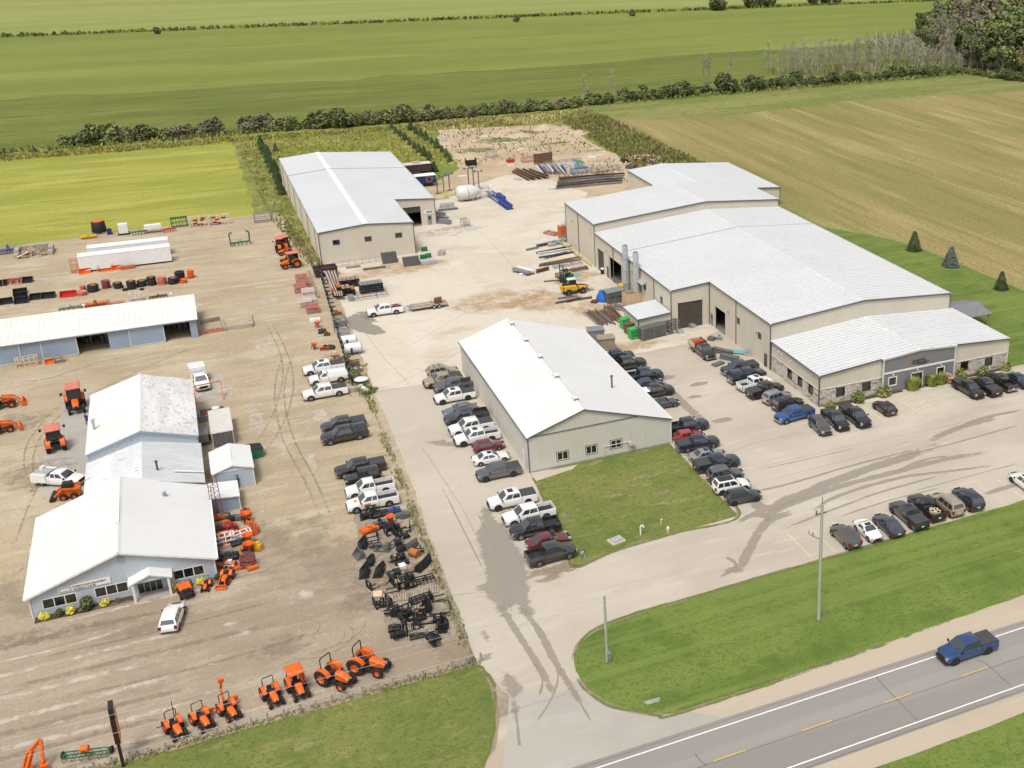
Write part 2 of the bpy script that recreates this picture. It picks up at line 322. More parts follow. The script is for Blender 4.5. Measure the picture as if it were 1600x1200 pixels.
_t = MAT['gravel_front'].node_tree; _a = _t.nodes.new('ShaderNodeAttribute'); _a.attribute_name = 'fade'; _n = _t.nodes.new('ShaderNodeMath'); _n.operation = 'MULTIPLY_ADD'; _n.inputs[1].default_value = 1.; _n.inputs[2].default_value = -.5
_t.links.new(_noise(_t,_t.nodes.new('ShaderNodeNewGeometry').outputs['Position'],.35,4,.65),_n.inputs[0]); _s = _t.nodes.new('ShaderNodeMath'); _s.operation = 'ADD'; _t.links.new(_a.outputs['Fac'],_s.inputs[0]); _t.links.new(_n.outputs[0],_s.inputs[1]); _t.links.new(_ramp(_t,_s.outputs[0],.2,.85),_t.nodes['Principled BSDF'].inputs['Alpha'])
gf = struct(patch([Vector(p+(0,)) for p in ((-48,84),(19,84),(19,98),(12,110),(4,124),(-22,124),(-30,127),(-48,128))], 'gravel_front', None, .0125, 0, 9., 'gravel_forecourt'))
lot = struct(poly_sheet('asphalt_lot', [(17.6,91.5),(19,86),(21,83.6),(23.2,83.1),(28.1,88.2),(28.6,91.),(30.5,92.6),(33.5,93.),(60,93.6),(140,95),(600,98),(600,128),(109,127.6),(75.6,127.8),(75.5,158),(75.4,164.6),(68.4,164.6),(68.4,158.4),(52.5,157.6),(36,159.2),(19.7,160.8),(19.4,140),(18.4,115)], .014, 'asphalt', .18, .9, 16))
yard = struct(poly_sheet('concrete_yard', [(19.7,160.6),(36,159.1),(52.5,157.4),(70,158.3),(75.5,161),(75.5,164.9),(68.5,164.9),(68.5,210),(70,220),(86,258),(80,281),(73,284),(62,276),(47.2,268),(47.2,246.5),(38.8,246.5),(38.8,226.4),(21,226.3),(20.8,190)], .018, 'concrete', .3, 1.2, 17))
dirt = struct(poly_sheet('dirt_yard', [(46.9,262),(62,262),(72,258),(69,219),(95,229),(96,258),(106,268),(113,282),(106,300),(107,340),(86,347),(71,350),(66,330),(64,296),(55,284),(47.2,279)], .011, 'dirt', .9, 1.6, 18))
struct(poly_sheet('road_shoulder', [(-700,62.6),(900,62.6),(900,79.2),(60,78.4),(41,77.8),(34.5,78.8),(30,80.2),(26,88),(21,94),(17,93),(14,88),(9,78),(-700,78)], .012, 'shoulder', .3, 1.2, 19))
road = struct(poly_sheet('road', [(-700,65.9),(900,65.9),(900,74.7),(-700,74.7)], .017, 'road_asphalt', .0, 3., 20))
struct(poly_sheet('driveway_apron', [(19.1,86.1),(17.4,81),(15.2,74.71),(35.5,74.71),(33,76.8),(29.6,80.6),(28,84.9),(27.2,86.9),(23.6,84.2)], .0172, 'apron', .06, .8, 21))
struct(poly_sheet('front_lawn', [(-400,78.5),(9.5,78.5)]+[(p.x,p.y) for p in gp((757,1200),(769,1172),(775,1140),(775,1108),(768,1072),(756,1042),(748,1038))]+[(-400,90.4)], .02, 'lawn_dry', .2, .8, 22))
struct(poly_sheet('front_lawn', gp((897,1035),(896,1022),(910,1000),(941,980),(1000,958.5),(1100,928),(1260,881.5),(1379,847),(1600,784))+[Vector((300,97,0)),Vector((900,101,0)),Vector((900,79.6,0))]+gp((1600,929),(1300,1035),(1064,1113.5),(1030,1117),(1000,1114.5),(960,1104),(925,1085),(908,1065)), .021, 'lawn', .12, .7, 23))
struct(poly_sheet('front_lawn', [(-700,20),(900,20),(900,63.6),(-700,63.6)], .021, 'lawn', .25, .9, 24))
ml = struct(poly_sheet('front_lawn', gp((830,744),(885,725),(1046,693),(1100,750),(1154,806),(1060,832),(960,862),(899,887),(890,868),(865,826),(845,775)), .022, 'lawn_dry', .1, .6, 25))
def mk(name, pts, z, mat, parent): return poly_sheet(name, pts, z, mat, .0, 1., 0, parent)
for y in (66.75, 73.75): mk('edge_line', [(-700,y-.075),(900,y-.075),(900,y+.075),(-700,y+.075)], .021, 'white_line', road)
d0 = g(1402,1088).x
for k in range(-9,12):
 x = d0+k*8.55; mk('centre_dash', [(x-1.5,70.17),(x+1.5,70.17),(x+1.5,70.31),(x-1.5,70.31)], .0212, 'yellow_line', road)
def crack(name, pts, wd, z, mat, parent, seed=0):
 P = []
 for a, b in zip(pts, pts[1:]):
  a, b = Vector(a), Vector(b); n = max(2,int((b-a).length/1.2))
  for i in range(n): P.append(a.lerp(b,i/n))
 P.append(Vector(pts[-1])); m = MB()
 for i, p in enumerate(P):
  d = P[min(i+1,len(P)-1)]-P[max(i-1,0)]; nr = Vector((-d.y,d.x,0)).normalized()
  q = p + nr*(.12*mnoise.noise(Vector((p.x*.8,p.y*.8,seed)))); wv = wd*(.6+.5*abs(mnoise.noise(Vector((p.x*2,p.y*2,seed+5)))))
  m.v += [tuple(q-nr*wv), tuple(q+nr*wv)]
  for k in (-1,-2): m.v[k] = (m.v[k][0],m.v[k][1],z)
 m.f = [(2*i,2*i+1,2*i+3,2*i+2) for i in range(len(P)-1)]; m.m = [0]*len(m.f)
 return m.obj(name, mat, parent, 0, False)
crack('crack', [(-60,70.05,0),(140,70.05,0)], .045, .0208, 'crack_seal', road, 1)
crack('crack', [(-60,66.1,0),(140,66.1,0)], .04, .0208, 'crack_seal', road, 2); crack('crack', [(-60,74.35,0),(140,74.35,0)], .03, .0208, 'crack_seal', road, 3)
for u0,v0,u1,v1 in ((1365,1054,1399,1090),(1399,1090,1436,1128),(1526,1031,1541,1037),(1541,1037,1580,1072),(1085,1178,1104,1197)):
 crack('crack', [g(u0,v0),g(u1,v1)], .05, .0209, 'crack_seal', road, u0)
for uv in (((700,931),(745,926),(790,926)),((720,790),(752,850),(790,930),(800,955)),((786,1117),(812,1107),(905,1079)),((1110,720),(1170,695),(1250,675)),((1180,732),(1290,705),(1450,672),(1600,640)),
           ((1220,745),(1340,715),(1420,690)),((660,700),(690,745),(720,790)),((585,612),(700,596)),((978,558),(1075,540))):
 crack('crack', [g(*p) for p in uv], .05, .0185, 'joint', lot, uv[0][0])
for uv in (((560,505),(600,560),(640,600)),((640,540),(760,470),(880,440)),((700,330),(760,370),(850,470),(880,490)),((620,600),(700,560),(720,548)),((860,490),(900,455),(930,440)),((1000,505),(930,520))):
 crack('crack', [g(*p) for p in uv], .045, .0225, 'joint', yard, uv[0][0])
for k in range(-1,12):
 x = 58.25+k*2.97; mk('bay_line', [(x-.05,93.9),(x+.05,93.9),(x+.05,99.8),(x-.05,99.8)], .0182, 'faded_yellow', lot)
for x in (72.3,75.6,78.9,81.4,84.6,87.2,92.9,95.9,98.9,101.9,104.9): mk('bay_line', [(x-.05,119.9),(x+.05,119.9),(x+.05,125.6),(x-.05,125.6)], .0182, 'faded_yellow', lot)
h = [g(1438.7,615.3),g(1459.4,612.5),g(1493,635),g(1473.4,639.7)]
hx0, hx1, hy0, hy1 = 87.2, 90.1, 119.9, 125.6
for a, b in (((hx0,hy0),(hx1,hy0)),((hx0,hy1),(hx1,hy1)),((hx1,hy0),(hx1,hy1))): 
 m = MB(); m.bar((a[0],a[1],.016),(b[0],b[1],.016),.1,.005); m.obj('bay_line','faded_yellow',lot)
for k in range(6):
 m = MB(); m.bar((hx0,hy0+.2+k*.95,.016),(hx1,hy0+.8+k*.95,.016),.1,.005); m.obj('bay_line','faded_yellow',lot)
for u0,v0,u1,v1 in ((1165,815,1212,779),(1120,742,1180,728)):
 m = MB(); a,b_ = g(u0,v0,.016),g(u1,v1,.016); m.bar(a,b_,.1,.005); m.obj('bay_line','faded_yellow',lot)
struct(poly_sheet('footpath', [(75.7,125.9),(108,126.3),(108,127.2),(75.7,127.0)], .03, 'concrete', 0, 1., 0))
surf('mulch', (.07,.052,.038), [((.11,.075,.05),3.,.5,.65,.9)], .97, (9.,1.,.08))
struct(poly_sheet('mulch_bed', [(76.2,127.0),(89.4,127.1),(89.4,128.0),(76.2,128.0)], .034, 'mulch', .08, .5, 3)); struct(poly_sheet('mulch_bed', [(91.6,127.1),(107.6,127.2),(107.6,128.0),(91.6,128.0)], .034, 'mulch', .08, .5, 4))
struct(poly_sheet('mulch_bed', [(-20.6,117.2),(-9.8,117.3),(-9.8,118.5),(-20.6,118.4)], .03, 'mulch', .12, .5, 5)); struct(poly_sheet('mulch_bed', [(-5.6,117.5),(-3.4,117.5),(-3.4,118.5),(-5.6,118.5)], .03, 'mulch', .1, .5, 6))
struct(poly_sheet('concrete_pad', gp((133,770),(61,778),(70,713),(78,667),(92,665),(98,620),(150,608),(150,640)), .024, 'apron', .05, 1., 1)); struct(poly_sheet('concrete_pad', gp((300,625),(300,590),(348,583),(356,622),(330,634)), .024, 'apron', .05, 1., 2))
struct(poly_sheet('concrete_pad', gp((829,741),(868,733),(903,726),(895,733),(868,742),(838,752)), .026, 'asphalt', .05, .5, 3)); struct(poly_sheet('concrete_pad', gp((808,738),(826,735),(833,746),(816,752)), .026, 'asphalt', .1, .5, 4))
ms_=(struct(poly_sheet('mud_patch', gp((556,800),(640,795),(690,900),(716,985),(690,1006),(620,1000),(560,905)), .0222, 'gravel', .6, .6, 61)))
surf('worn', (.28,.235,.18), [((.36,.3,.235),.4,.45,.6,.9), ((.2,.165,.125),1.4,.5,.68,.8)], .97, (6.,1.,.08)); ms_.data.materials[0] = MAT['worn']
patch(gp((756,792),(764,796),(777,815),(790,822),(806,850),(818,872),(826,905),(825,925),(832,955),(838,968),(815,960),(806,944),(794,952),(784,962),(770,945),(757,928),(745,920),(746,916),(757,912),(760,905),(755,880),(748,850),(745,830),(752,826)), 'wet', lot)
patch(gp((784,1051),(793,1050),(808,1062),(815,1073),(811,1083),(806,1100),(807,1112),(800,1112),(799,1095),(790,1076)), 'wet', lot)
patch(gp((752,990),(758,986),(765,993),(763,1001),(756,999)), 'wet', lot); patch(gp((755,1023),(765,1022),(766,1028),(757,1030)), 'wet', lot)
patch(gp((663,691.5),(686,689),(693,686.5),(698,690),(718,692),(716,697),(696,698)), 'wet', lot)
patch(gp((540,497),(556,490),(575,494),(580,505),(594,512),(604,520),(584,524),(560,518),(546,512)), 'wet_dark', yard, .024); patch(gp((556,488),(572,487),(590,503),(580,504)), 'wet_dark', yard, .024)
for uv, wd in ((((776,935),(815,1000),(838,1035),(870,1092)),1.0),(((812,945),(845,990),(868,1035),(915,1112)),1.0),(((835,1035),(848,1060),(842,1090)),.35),(((868,1035),(872,1060),(860,1095),(830,1140)),.3),(((872,1040),(893,1075),(925,1130)),.35),
 (((805,1110),(808,1130),(812,1170)),.4),(((768,1000),(780,1020)),.15),(((745,800),(770,850),(775,862)),.25)):
 ribbon('wet_track', [g(*p) for p in uv], wd, .0228, 'wet', lot)
for uv, wd in ((((1150,735),(1166,765),(1195,795),(1240,778),(1330,742),(1420,712),(1480,690)),3.2),(((1140,800),(1195,805),(1230,790),(1320,758),(1410,735),(1475,718),(1560,704)),2.0),(((1150,905),(1170,860),(1200,815),(1240,800)),2.2),(((1260,805),(1310,775),(1400,748),(1470,738),(1550,728)),1.2),
 (((1450,690),(1500,668),(1560,652)),2.2),(((1390,742),(1440,720),(1490,712)),.9),(((1500,668),(1530,655),(1600,640)),1.2),(((1000,570),(1040,605),(1065,628),(1105,665)),2.6),(((1060,700),(1110,735),(1160,780)),2.4),(((1120,905),(1150,885),(1135,870)),1.),(((1530,775),(1580,760),(1600,757)),1.5)):
 ribbon('wet_streak', [g(*p) for p in uv], wd*.75, .0226, 'wet', lot)
for uv, wd in ((((1170,770),(1230,757),(1330,728),(1440,700)),.8),(((1215,830),(1300,797),(1380,768),(1500,735)),.7),(((1300,812),(1390,782),(1480,760)),.5),(((1180,735),(1260,718),(1350,697)),.35),(((1400,715),(1500,690),(1600,662)),.6),(((1420,770),(1500,748),(1600,722)),.4),(((690,760),(730,840),(760,900)),.3),(((1150,820),(1185,800),(1200,815)),1.6)):
 ribbon('wet_streak', [g(*p) for p in uv], wd*.75, .0226, 'wet', lot)
for u,v,rx,ry in ((1092,600,2.,.8),(1128,657,2.2,1.),(1085,620,1.6,.6),(1145,890,1.4,.7),(1040,590,2.,1.2),(840,830,2.2,1.),(800,800,2.,1.2),(870,890,3.,1.4),(855,905,2.,.8)):
 blob('damp_patch', g(u,v), rx, ry, .0224, 'mud' if u<900 else 'wet', lot)
for u,v,rx,ry in ((850,470,9,7),(935,480,8,8),(700,360,7,4),(620,420,14,5),(780,470,12,8),(905,430,5,5),(990,540,7,3)): blob('rust_bloom', g(u,v), rx, ry, .0232, 'rust_stain', yard)
for u,v,rx,ry in ((700,362,9,5),(650,368,5,2.5),(560,300,1,1),(745,355,3,1.5)): blob('white_dust', g(u,v), rx, ry, .0236, 'whitish', yard)
for u,v,rx,ry in ((900,290,7,3),(870,262,7,2.5),(940,255,6,2),(800,215,9,3),(740,220,6,2),(860,205,5,2),(700,213,4,1.5),(760,213,5,1.2),(930,235,5,2)): blob('white_dust', g(u,v), rx, ry, .0156, 'whitish' if u%3 else 'mud', dirt)
for u,v,rx,ry in ((790,218,12,6),(865,224,7,2.),(745,235,8,5),(820,208,9,4)): blob('grass_patch', g(u,v), rx, ry, .0158, 'grass_soft', dirt)
for u,v,rx,ry in ((415,540,3,6),(400,655,1.6,9),(440,690,1.4,7),(485,720,1.,6),(475,930,2.,1.3),(450,610,2.5,3),(330,620,3,2),(70,590,12,1.),(300,480,5,2.),(430,400,4,2),(55,437,5,1.2),(120,425,4,1.4),(290,375,5,1.5),(240,440,9,1.),(350,610,3,4),(500,650,2,5),(380,990,2.,.6),(20,480,6,1.4),(150,530,8,1.2),(420,470,3,4)): blob('dust_patch', g(u,v), rx, ry, .0205, 'dust', gy)
for u,v,rx,ry in ((60,740,6,6),(30,660,5,5),(440,1010,4,3),(120,985,9,1.8),(340,905,4,2),(230,980,6,1.5),(560,940,3,3),(600,900,4,6),(30,1000,5,2)): blob('damp_patch', g(u,v), rx, ry, .0203, 'track', gy)
for uv in (((60,790),(38,730),(45,690),(75,650),(100,625)),((75,790),(52,735),(60,690),(88,655),(120,630)),((25,700),(70,690),(100,678),(118,665)),((10,705),(55,698),(95,690)),((20,860),(45,790),(70,740)),((380,720),(430,640),(440,560),(400,480)),((395,730),(448,650),(455,570),(412,480)),
           ((520,860),(480,760),(440,680),(430,600),(455,520)),((535,850),(495,755),(455,675),(445,600),(470,525)),((330,610),(380,600),(430,590)),((130,900),(60,880),(20,900)),((60,640),(140,615),(260,560),(340,530)),((0,600),(80,590),(180,560),(320,545))):
 ribbon('tyre_track', [g(*p) for p in uv], .42, .0208, 'track' if rnd.random()<.6 else 'dust', gy)
for c,rx,ry,a0,a1 in ((g(495,1000),3.4,2.9,-2.9,1.0),(g(495,1000),2.6,2.1,-2.6,.9),(g(505,985),4.0,3.2,-2.2,.4),(g(470,985),1.8,1.6,-3.,2.)):
 ribbon('tyre_track', [c+Vector((rx*math.cos(a0+(a1-a0)*i/12), ry*math.sin(a0+(a1-a0)*i/12),0)) for i in range(13)], .24, .0212, 'track', gf)
for i in range(16):
 y = 93+i*1.75+rnd.uniform(-.4,.4); x0 = rnd.uniform(-34,-18)
 ribbon('tyre_track', [Vector((x0,y,0)),Vector((x0+12,y+rnd.uniform(-.8,.8),0)),Vector((x0+rnd.uniform(20,30),y+rnd.uniform(-.9,.9),0))], rnd.uniform(.6,1.4), .0209, 'dust' if i%2 else 'track', gf)
for u,v,rx,ry in ((100,850,.9,.5),(30,855,.6,.5),(255,1062,.9,.2),(238,1063,.5,.2),(330,1038,.4,.2),(310,1049,.3,.15),(90,1130,.8,.3),(470,930,1.6,.9),(360,975,1.2,.6),(545,915,.7,.4)): blob('pale_patch', g(u,v), rx, ry, .0215, 'dust', gf)
for uv,z in ((((897,1035),(896,1022),(910,1000),(941,980),(1000,958.5),(1100,928),(1260,881.5),(1379,847),(1600,784)),.0245),(((1600,929),(1300,1035),(1064,1113.5),(1030,1117),(1000,1114.5),(960,1104),(925,1085),(908,1065),(897,1035)),.0245),(((757,1200),(769,1172),(775,1140),(775,1108),(768,1072),(756,1042)),.0245),(((1046,693),(1100,750),(1154,806),(1060,832),(960,862),(899,887),(890,868),(865,826),(845,775)),.0255)):
 ribbon('worn_edge', [g(*p) for p in uv], .7, z, 'mud', lot); ribbon('worn_edge', [g(*p)+Vector((rnd.uniform(-.3,.3),rnd.uniform(-.1,.2),0)) for p in uv], .5, z, 'grass_soft', lot)
for u,v,rx,ry in ((852,775,.9,.6),(883,805,1.1,.9),(880,815,.7,.5),(1040,770,3,1.2),(1010,745,4,1.),(960,775,3,.7),(1060,735,1.6,1.2),(985,760,3.5,.5)): blob('bare_patch', g(u,v), rx, ry, .026, 'bare', ml)
patch(gp((823,905),(826,893),(850,886),(868,882),(895,872),(902,890),(860,900)), 'mud', lot, .0232, .1)
# ================================================================ buildings
def ony(u, v, y):
 d = _F*CF + _R*(u-CX) + _U*(CYY-v); t = y/d.y; return d.x*t, CH+d.z*t
def onx(u, v, x):
 d = _F*CF + _R*(u-CX) + _U*(CYY-v); t = x/d.x; return d.y*t, CH+d.z*t
def metal(name, c, k=.9, rough=.5, rust=None):
 L = [(tuple(x*k for x in c), .25, .4, .62, .8, (1,1,.25)), (tuple(x*.93 for x in c), 2.5, .5, .7, .5, (1,1,.12))]
 if rust: L.append((rust, .9, .64, .74, .7, (1,1,.3)))
 surf(name, c, L, rough, None, 0., 0., False, .4)
metal('cream_metal', (.62,.57,.475), .95); metal('stone_grey_metal', (.6,.575,.515), .96); metal('pale_blue_metal', (.47,.525,.58), .95); metal('blue_door_metal', (.3,.375,.48), .92, .5, (.4,.42,.43))
simple('seam_shade',(.55,.56,.57),.45,var=.1); surf('white_roof', (.62,.63,.635), [((.585,.596,.603),.1,.4,.62,.9)], .4)  # rib tone darkened to paint in the shadow lines along standing seams
surf('bright_roof', (.68,.682,.68), [((.65,.652,.65),.12,.4,.62,.9)], .4)
surf('grey_roof', (.56,.585,.6), [((.52,.545,.56),.1,.42,.62,.9), ((.6,.62,.63),.8,.55,.72,.5,(.1,1,1))], .42)
surf('old_white_roof', (.72,.715,.69), [((.66,.65,.615),.3,.45,.62,.8,(1,.4,1)), ((.5,.47,.41),1.3,.66,.73,.7,(1,.5,1)), ((.4,.37,.32),2.6,.7,.75,.6)], .6)
surf('weathered_roof', (.6,.6,.585), [((.7,.7,.69),.5,.42,.6,.9,(1,.25,1)), ((.4,.4,.385),1.7,.55,.66,.85,(1.4,.5,1)), ((.34,.33,.31),2.8,.6,.7,.8,(1.6,.45,1))], .65)
surf('patched_roof', (.58,.6,.615), [((.67,.68,.69),.4,.42,.62,.9,(1,.3,1)), ((.27,.13,.1),1.2,.64,.69,.9,(.5,1.4,1)), ((.2,.1,.085),2.2,.68,.72,.8,(.5,1.5,1)), ((.5,.51,.53),2.,.55,.7,.5)], .6)
simple('trim_dark', (.13,.13,.14), .5); simple('trim_grey', (.3,.31,.33), .5); simple('trim_white', (.78,.77,.74), .55); simple('trim_cream', (.66,.62,.54), .55)
simple('siding_grey', (.2,.203,.21), .6, var=.08); simple('frame_dark', (.06,.058,.055), .5); simple('door_brown', (.085,.072,.06), .5, var=.2); simple('door_grey', (.25,.26,.28), .5); simple('galv', (.5,.52,.53), .4, .35, var=.15)
surf('interior_slab', (.22,.2,.17), [((.16,.145,.12),.6,.45,.6,.8)], .9)
glassmat('glass'); glassmat('tinted_glass', (.01,.01,.012), .08); glassmat('car_glass', (.02,.026,.03), .03, 2.1); simple('dark_void', (.02,.02,.02), .9)
_, t_, bs_ = _nodes('stone'); 
oi = t_.nodes.new('ShaderNodeAttribute'); oi.attribute_name = 'shade'
cr = t_.nodes.new('ShaderNodeValToRGB'); e_ = cr.color_ramp.elements
e_[0].color = (.3,.25,.21,1); e_[0].position = 0; e_[1].color = (.66,.61,.54,1); e_[1].position = 1
for p_, c_ in ((.08,(.4,.34,.29,1)),(.22,(.53,.475,.41,1)),(.6,(.6,.55,.48,1))): el = e_.new(p_); el.color = c_
t_.links.new(oi.outputs['Fac'], cr.inputs[0]); t_.links.new(cr.outputs[0], bs_.inputs['Base Color']); bs_.inputs['Roughness'].default_value = .9
def wall(mb, p0, p1, top, opens=(), rib=.32, dep=.03, z0=0., rw=.05, reveal=.18, mi=0):
 p0, p1 = Vector((p0[0],p0[1],0)), Vector((p1[0],p1[1],0)); d = p1-p0; L = d.length; d.normalize(); n = Vector((d.y,-d.x,0))
 if not isinstance(top,(list,tuple)): top = [(0,top),(L,top)]
 def zt(s):
  for (a,za),(b_,zb) in zip(top,top[1:]):
   if s <= b_+1e-6: return za+(zb-za)*(s-a)/max(1e-6,b_-a)
  return top[-1][1]
 P = lambda s,z,k=0.: p0+d*s+n*k+Vector((0,0,z))
 br = sorted({0.,L,*[round(s,4) for s,_ in top if 0<s<L],*[round(min(max(x,0),L),4) for o_ in opens for x in o_[:2]]})
 for a, b_ in zip(br,br[1:]):
  if b_-a < 1e-4: continue
  mid = (a+b_)/2; z = z0
  for o_ in sorted([o_ for o_ in opens if o_[0] < mid < o_[1]], key=lambda q:q[2]):
   if o_[2] > z+1e-4: mb.quad(P(a,z),P(b_,z),P(b_,o_[2]),P(a,o_[2]),mi)
   z = o_[3]
  mb.quad(P(a,z),P(b_,z),P(b_,zt(b_)),P(a,zt(a)),mi)
 for o_ in opens:
  a,b_,c,e = o_[:4]
  mb.quad(P(a,c),P(a,e),P(a,e,-reveal),P(a,c,-reveal),mi); mb.quad(P(b_,c),P(b_,e),P(b_,e,-reveal),P(b_,c,-reveal),mi)
  mb.quad(P(a,e),P(b_,e),P(b_,e,-reveal),P(a,e,-reveal),mi)
  if c > z0+.05: mb.quad(P(a,c),P(b_,c),P(b_,c,-reveal),P(a,c,-reveal),mi)
 if rib:
  k = rib*.5
  while k < L:
   iv = [[z0, zt(k)]]
   for o_ in opens:
    if o_[0]-.06 < k < o_[1]+.06:
     new = []
     for a,b_ in iv:
      if o_[2] > a+.05: new.append([a,min(b_,o_[2]-.04)])
      if o_[3] < b_-.05: new.append([max(a,o_[3]+.04),b_])
     iv = new
   for a,b_ in iv:
    q = [P(k-rw,a),P(k-rw*.5,a,dep),P(k+rw*.5,a,dep),P(k+rw,a)]; r_ = [x+Vector((0,0,b_-a)) for x in q]
    for i in range(3): mb.quad(q[i],q[i+1],r_[i+1],r_[i],mi)
   k += rib
 return P
def roof_plane(mb, e0, e1, r1, r0, rib=.6, rh=.045, th=.12, rw=.035, mi=0, si=1):
 e0,e1,r1,r0 = map(Vector,(e0,e1,r1,r0)); n = (e1-e0).cross(r0-e0).normalized()
 if n.z < 0: n = -n
 mb.loft([[e0,e1,r1,r0],[p-n*th for p in (e0,e1,r1,r0)]], mi)
 if rib:
  L = (e1-e0).length; k = rib*.5
  while k < L:
   t = k/L; a = e0.lerp(e1,t); b_ = r0.lerp(r1,t); sd = (e1-e0).normalized()*rw
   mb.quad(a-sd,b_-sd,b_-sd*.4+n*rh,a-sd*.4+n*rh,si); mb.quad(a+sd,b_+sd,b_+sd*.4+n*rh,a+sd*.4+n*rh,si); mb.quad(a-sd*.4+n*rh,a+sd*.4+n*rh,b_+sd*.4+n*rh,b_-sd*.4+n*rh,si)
   k += rib
def bpart(name, mb, mats, bld, smooth=0.):
 if 'roof' in name and isinstance(mats,str): mats = [mats,'seam_shade' if mats in ('white_roof','grey_roof') else mats]
 ob = mb.obj(name, mats, bld, smooth)
 if 'label' in bld.keys(): ob.matrix_parent_inverse = Matrix.Translation(-Vector(bld.location))
 return ob
def pane_set(bld, P, s0, s1, z0, z1, n=1, fr='frame_dark', gl='tinted_glass', fw=.06, name='window', k=.03):
 m = MB()
 def fbar(a,b_,c,e):
  q = [P(a,c,-.05),P(b_,c,-.05),P(b_,e,-.05),P(a,e,-.05)]; r_ = [P(a,c,k),P(b_,c,k),P(b_,e,k),P(a,e,k)]; m.loft([q,r_])
 fbar(s0-fw,s1+fw,z0-fw,z0); fbar(s0-fw,s1+fw,z1,z1+fw); fbar(s0-fw,s0,z0,z1); fbar(s1,s1+fw,z0,z1)
 w_ = (s1-s0)/n
 for i in range(1,n): fbar(s0+w_*i-fw/2,s0+w_*i+fw/2,z0,z1)
 f = bpart(name, m, fr, bld)
 for i in range(n):
  m = MB(); a,b_ = s0+w_*i, s0+w_*(i+1)
  m.loft([[P(a,z0,-.03),P(b_,z0,-.03),P(b_,z1,-.03),P(a,z1,-.03)],[P(a,z0,-.06),P(b_,z0,-.06),P(b_,z1,-.06),P(a,z1,-.06)]]); m.obj('pane', gl, f)
 return f
def roll_door(bld, P, s0, s1, z1, n=9, mat='door_brown'):
 m = MB(); h = z1/n
 for i in range(n):
  a,b_ = i*h, (i+1)*h-.03
  m.loft([[P(s0,a,-.16),P(s1,a,-.16),P(s1,b_,-.16),P(s0,b_,-.16)],[P(s0,a,-.1),P(s1,a,-.1),P(s1,b_,-.1),P(s0,b_,-.1)]])
 bpart('roller_door', m, mat, bld)
 f = MB()
 for a,b_,c,e in ((s0-.12,s0,0,z1+.12),(s1,s1+.12,0,z1+.12),(s0-.12,s1+.12,z1,z1+.12)):
  f.loft([[P(a,c,.0),P(b_,c,.0),P(b_,e,.0),P(a,e,.0)],[P(a,c,.05),P(b_,c,.05),P(b_,e,.05),P(a,e,.05)]])
 bpart('door_frame', f, 'trim_cream', bld)
def man_door(bld, P, s0, s1, z1, mat='door_grey', glass=True):
 m = MB(); m.loft([[P(s0,.02,.0),P(s1,.02,.0),P(s1,z1,.0),P(s0,z1,.0)],[P(s0,.02,.05),P(s1,.02,.05),P(s1,z1,.05),P(s0,z1,.05)]]); d = bpart('door', m, mat, bld)
 if glass:
  m = MB(); a,b_ = s0+.22*(s1-s0), s1-.22*(s1-s0); m.loft([[P(a,1.2,.05),P(b_,1.2,.05),P(b_,z1-.2,.05),P(a,z1-.2,.05)],[P(a,1.2,.06),P(b_,1.2,.06),P(b_,z1-.2,.06),P(a,z1-.2,.06)]]); m.obj('pane','glass',d)
 m = MB(); q = P(s1-.12,1.0,.09); m.obox(q,.06,.06,.05); m.obj('handle','galv',d)
def edge_bar(bld, name, a, b_, wd, h, mat):
 m = MB(); m.bar(a,b_,wd,h); return bpart(name, m, mat, bld)
def floor_in(bld, x0,x1,y0,y1): m = MB(); m.quad((x0,y0,.035),(x1,y0,.035),(x1,y1,.035),(x0,y1,.035)); bpart('floor_slab', m, 'interior_slab', bld)
def text_on(bld, txt, P, s, z, size, mat, out=.03, parent_is_part=None, spacing=1.):
 c = bpy.data.curves.new('lettering','FONT'); c.body = txt; c.size = size; c.extrude = .012; c.space_character = spacing; c.resolution_u = 2
 c.align_x = 'LEFT'; c.align_y = 'BOTTOM_BASELINE'
 o_ = bpy.data.objects.new('lettering', c); COL.objects.link(o_); bpy.context.view_layer.update()
 dg = bpy.context.evaluated_depsgraph_get(); me = bpy.data.meshes.new_from_object(o_.evaluated_get(dg)); bpy.data.objects.remove(o_)
 e1 = (P(1,0)-P(0,0)); n = (P(0,0,1)-P(0,0)); q = P(s,z,out)
 me.transform(Matrix(((e1.x,0,n.x,q.x),(e1.y,0,n.y,q.y),(0,1,0,q.z),(0,0,0,1)))); me.materials.clear(); me.materials.append(MAT[mat])
 ob = place('lettering', me, parent_is_part or bld)
 if parent_is_part is None: ob.matrix_parent_inverse = Matrix.Translation(-Vector(bld.location))
 return ob
x0,x1,y0,y1,xe,ye = 20.85,38.81,226.3,298.,47.2,246.; hw,rw_,xm = 6.4,7.14,29.83; he = 5.72
B = thing('warehouse','long cream metal warehouse with pale grey roof and a side extension','warehouse',(x0,y0,0))
m = MB(); wins = [(519.6,375,529.6,382),(569.4,369,579.2,376.4),(617.4,364,627.2,370.6)]; ow = []
for a,b_,c,e in wins: xa,za = ony(a,b_,y0); xb,zb = ony(c,e,y0); ow.append((xa-x0,xb-x0,min(za,zb)+.0,max(za,zb)))
ow = [(a,a+1.25,c,c+.95) for a,b_,c,e in ow]
Pf = wall(m,(x0,y0),(x1,y0),[(0,hw),(xm-x0,rw_),(x1-x0,hw)],ow,.42,.035)
bpart('wall',m,'cream_metal',B)
for o_ in ow: pane_set(B,Pf,*o_,fr='trim_grey')
m = MB(); Pw = wall(m,(x0,y1),(x0,y0),hw,(),.42,.035); bpart('wall',m,'cream_metal',B)
for k in range(9):
 y = y0+4+k*7.6; pane_set(B,Pw,y1-y-.5,y1-y+.5,4.1 if k%2 else 2.3,5.0 if k%2 else 3.2,1,'trim_grey','glass')
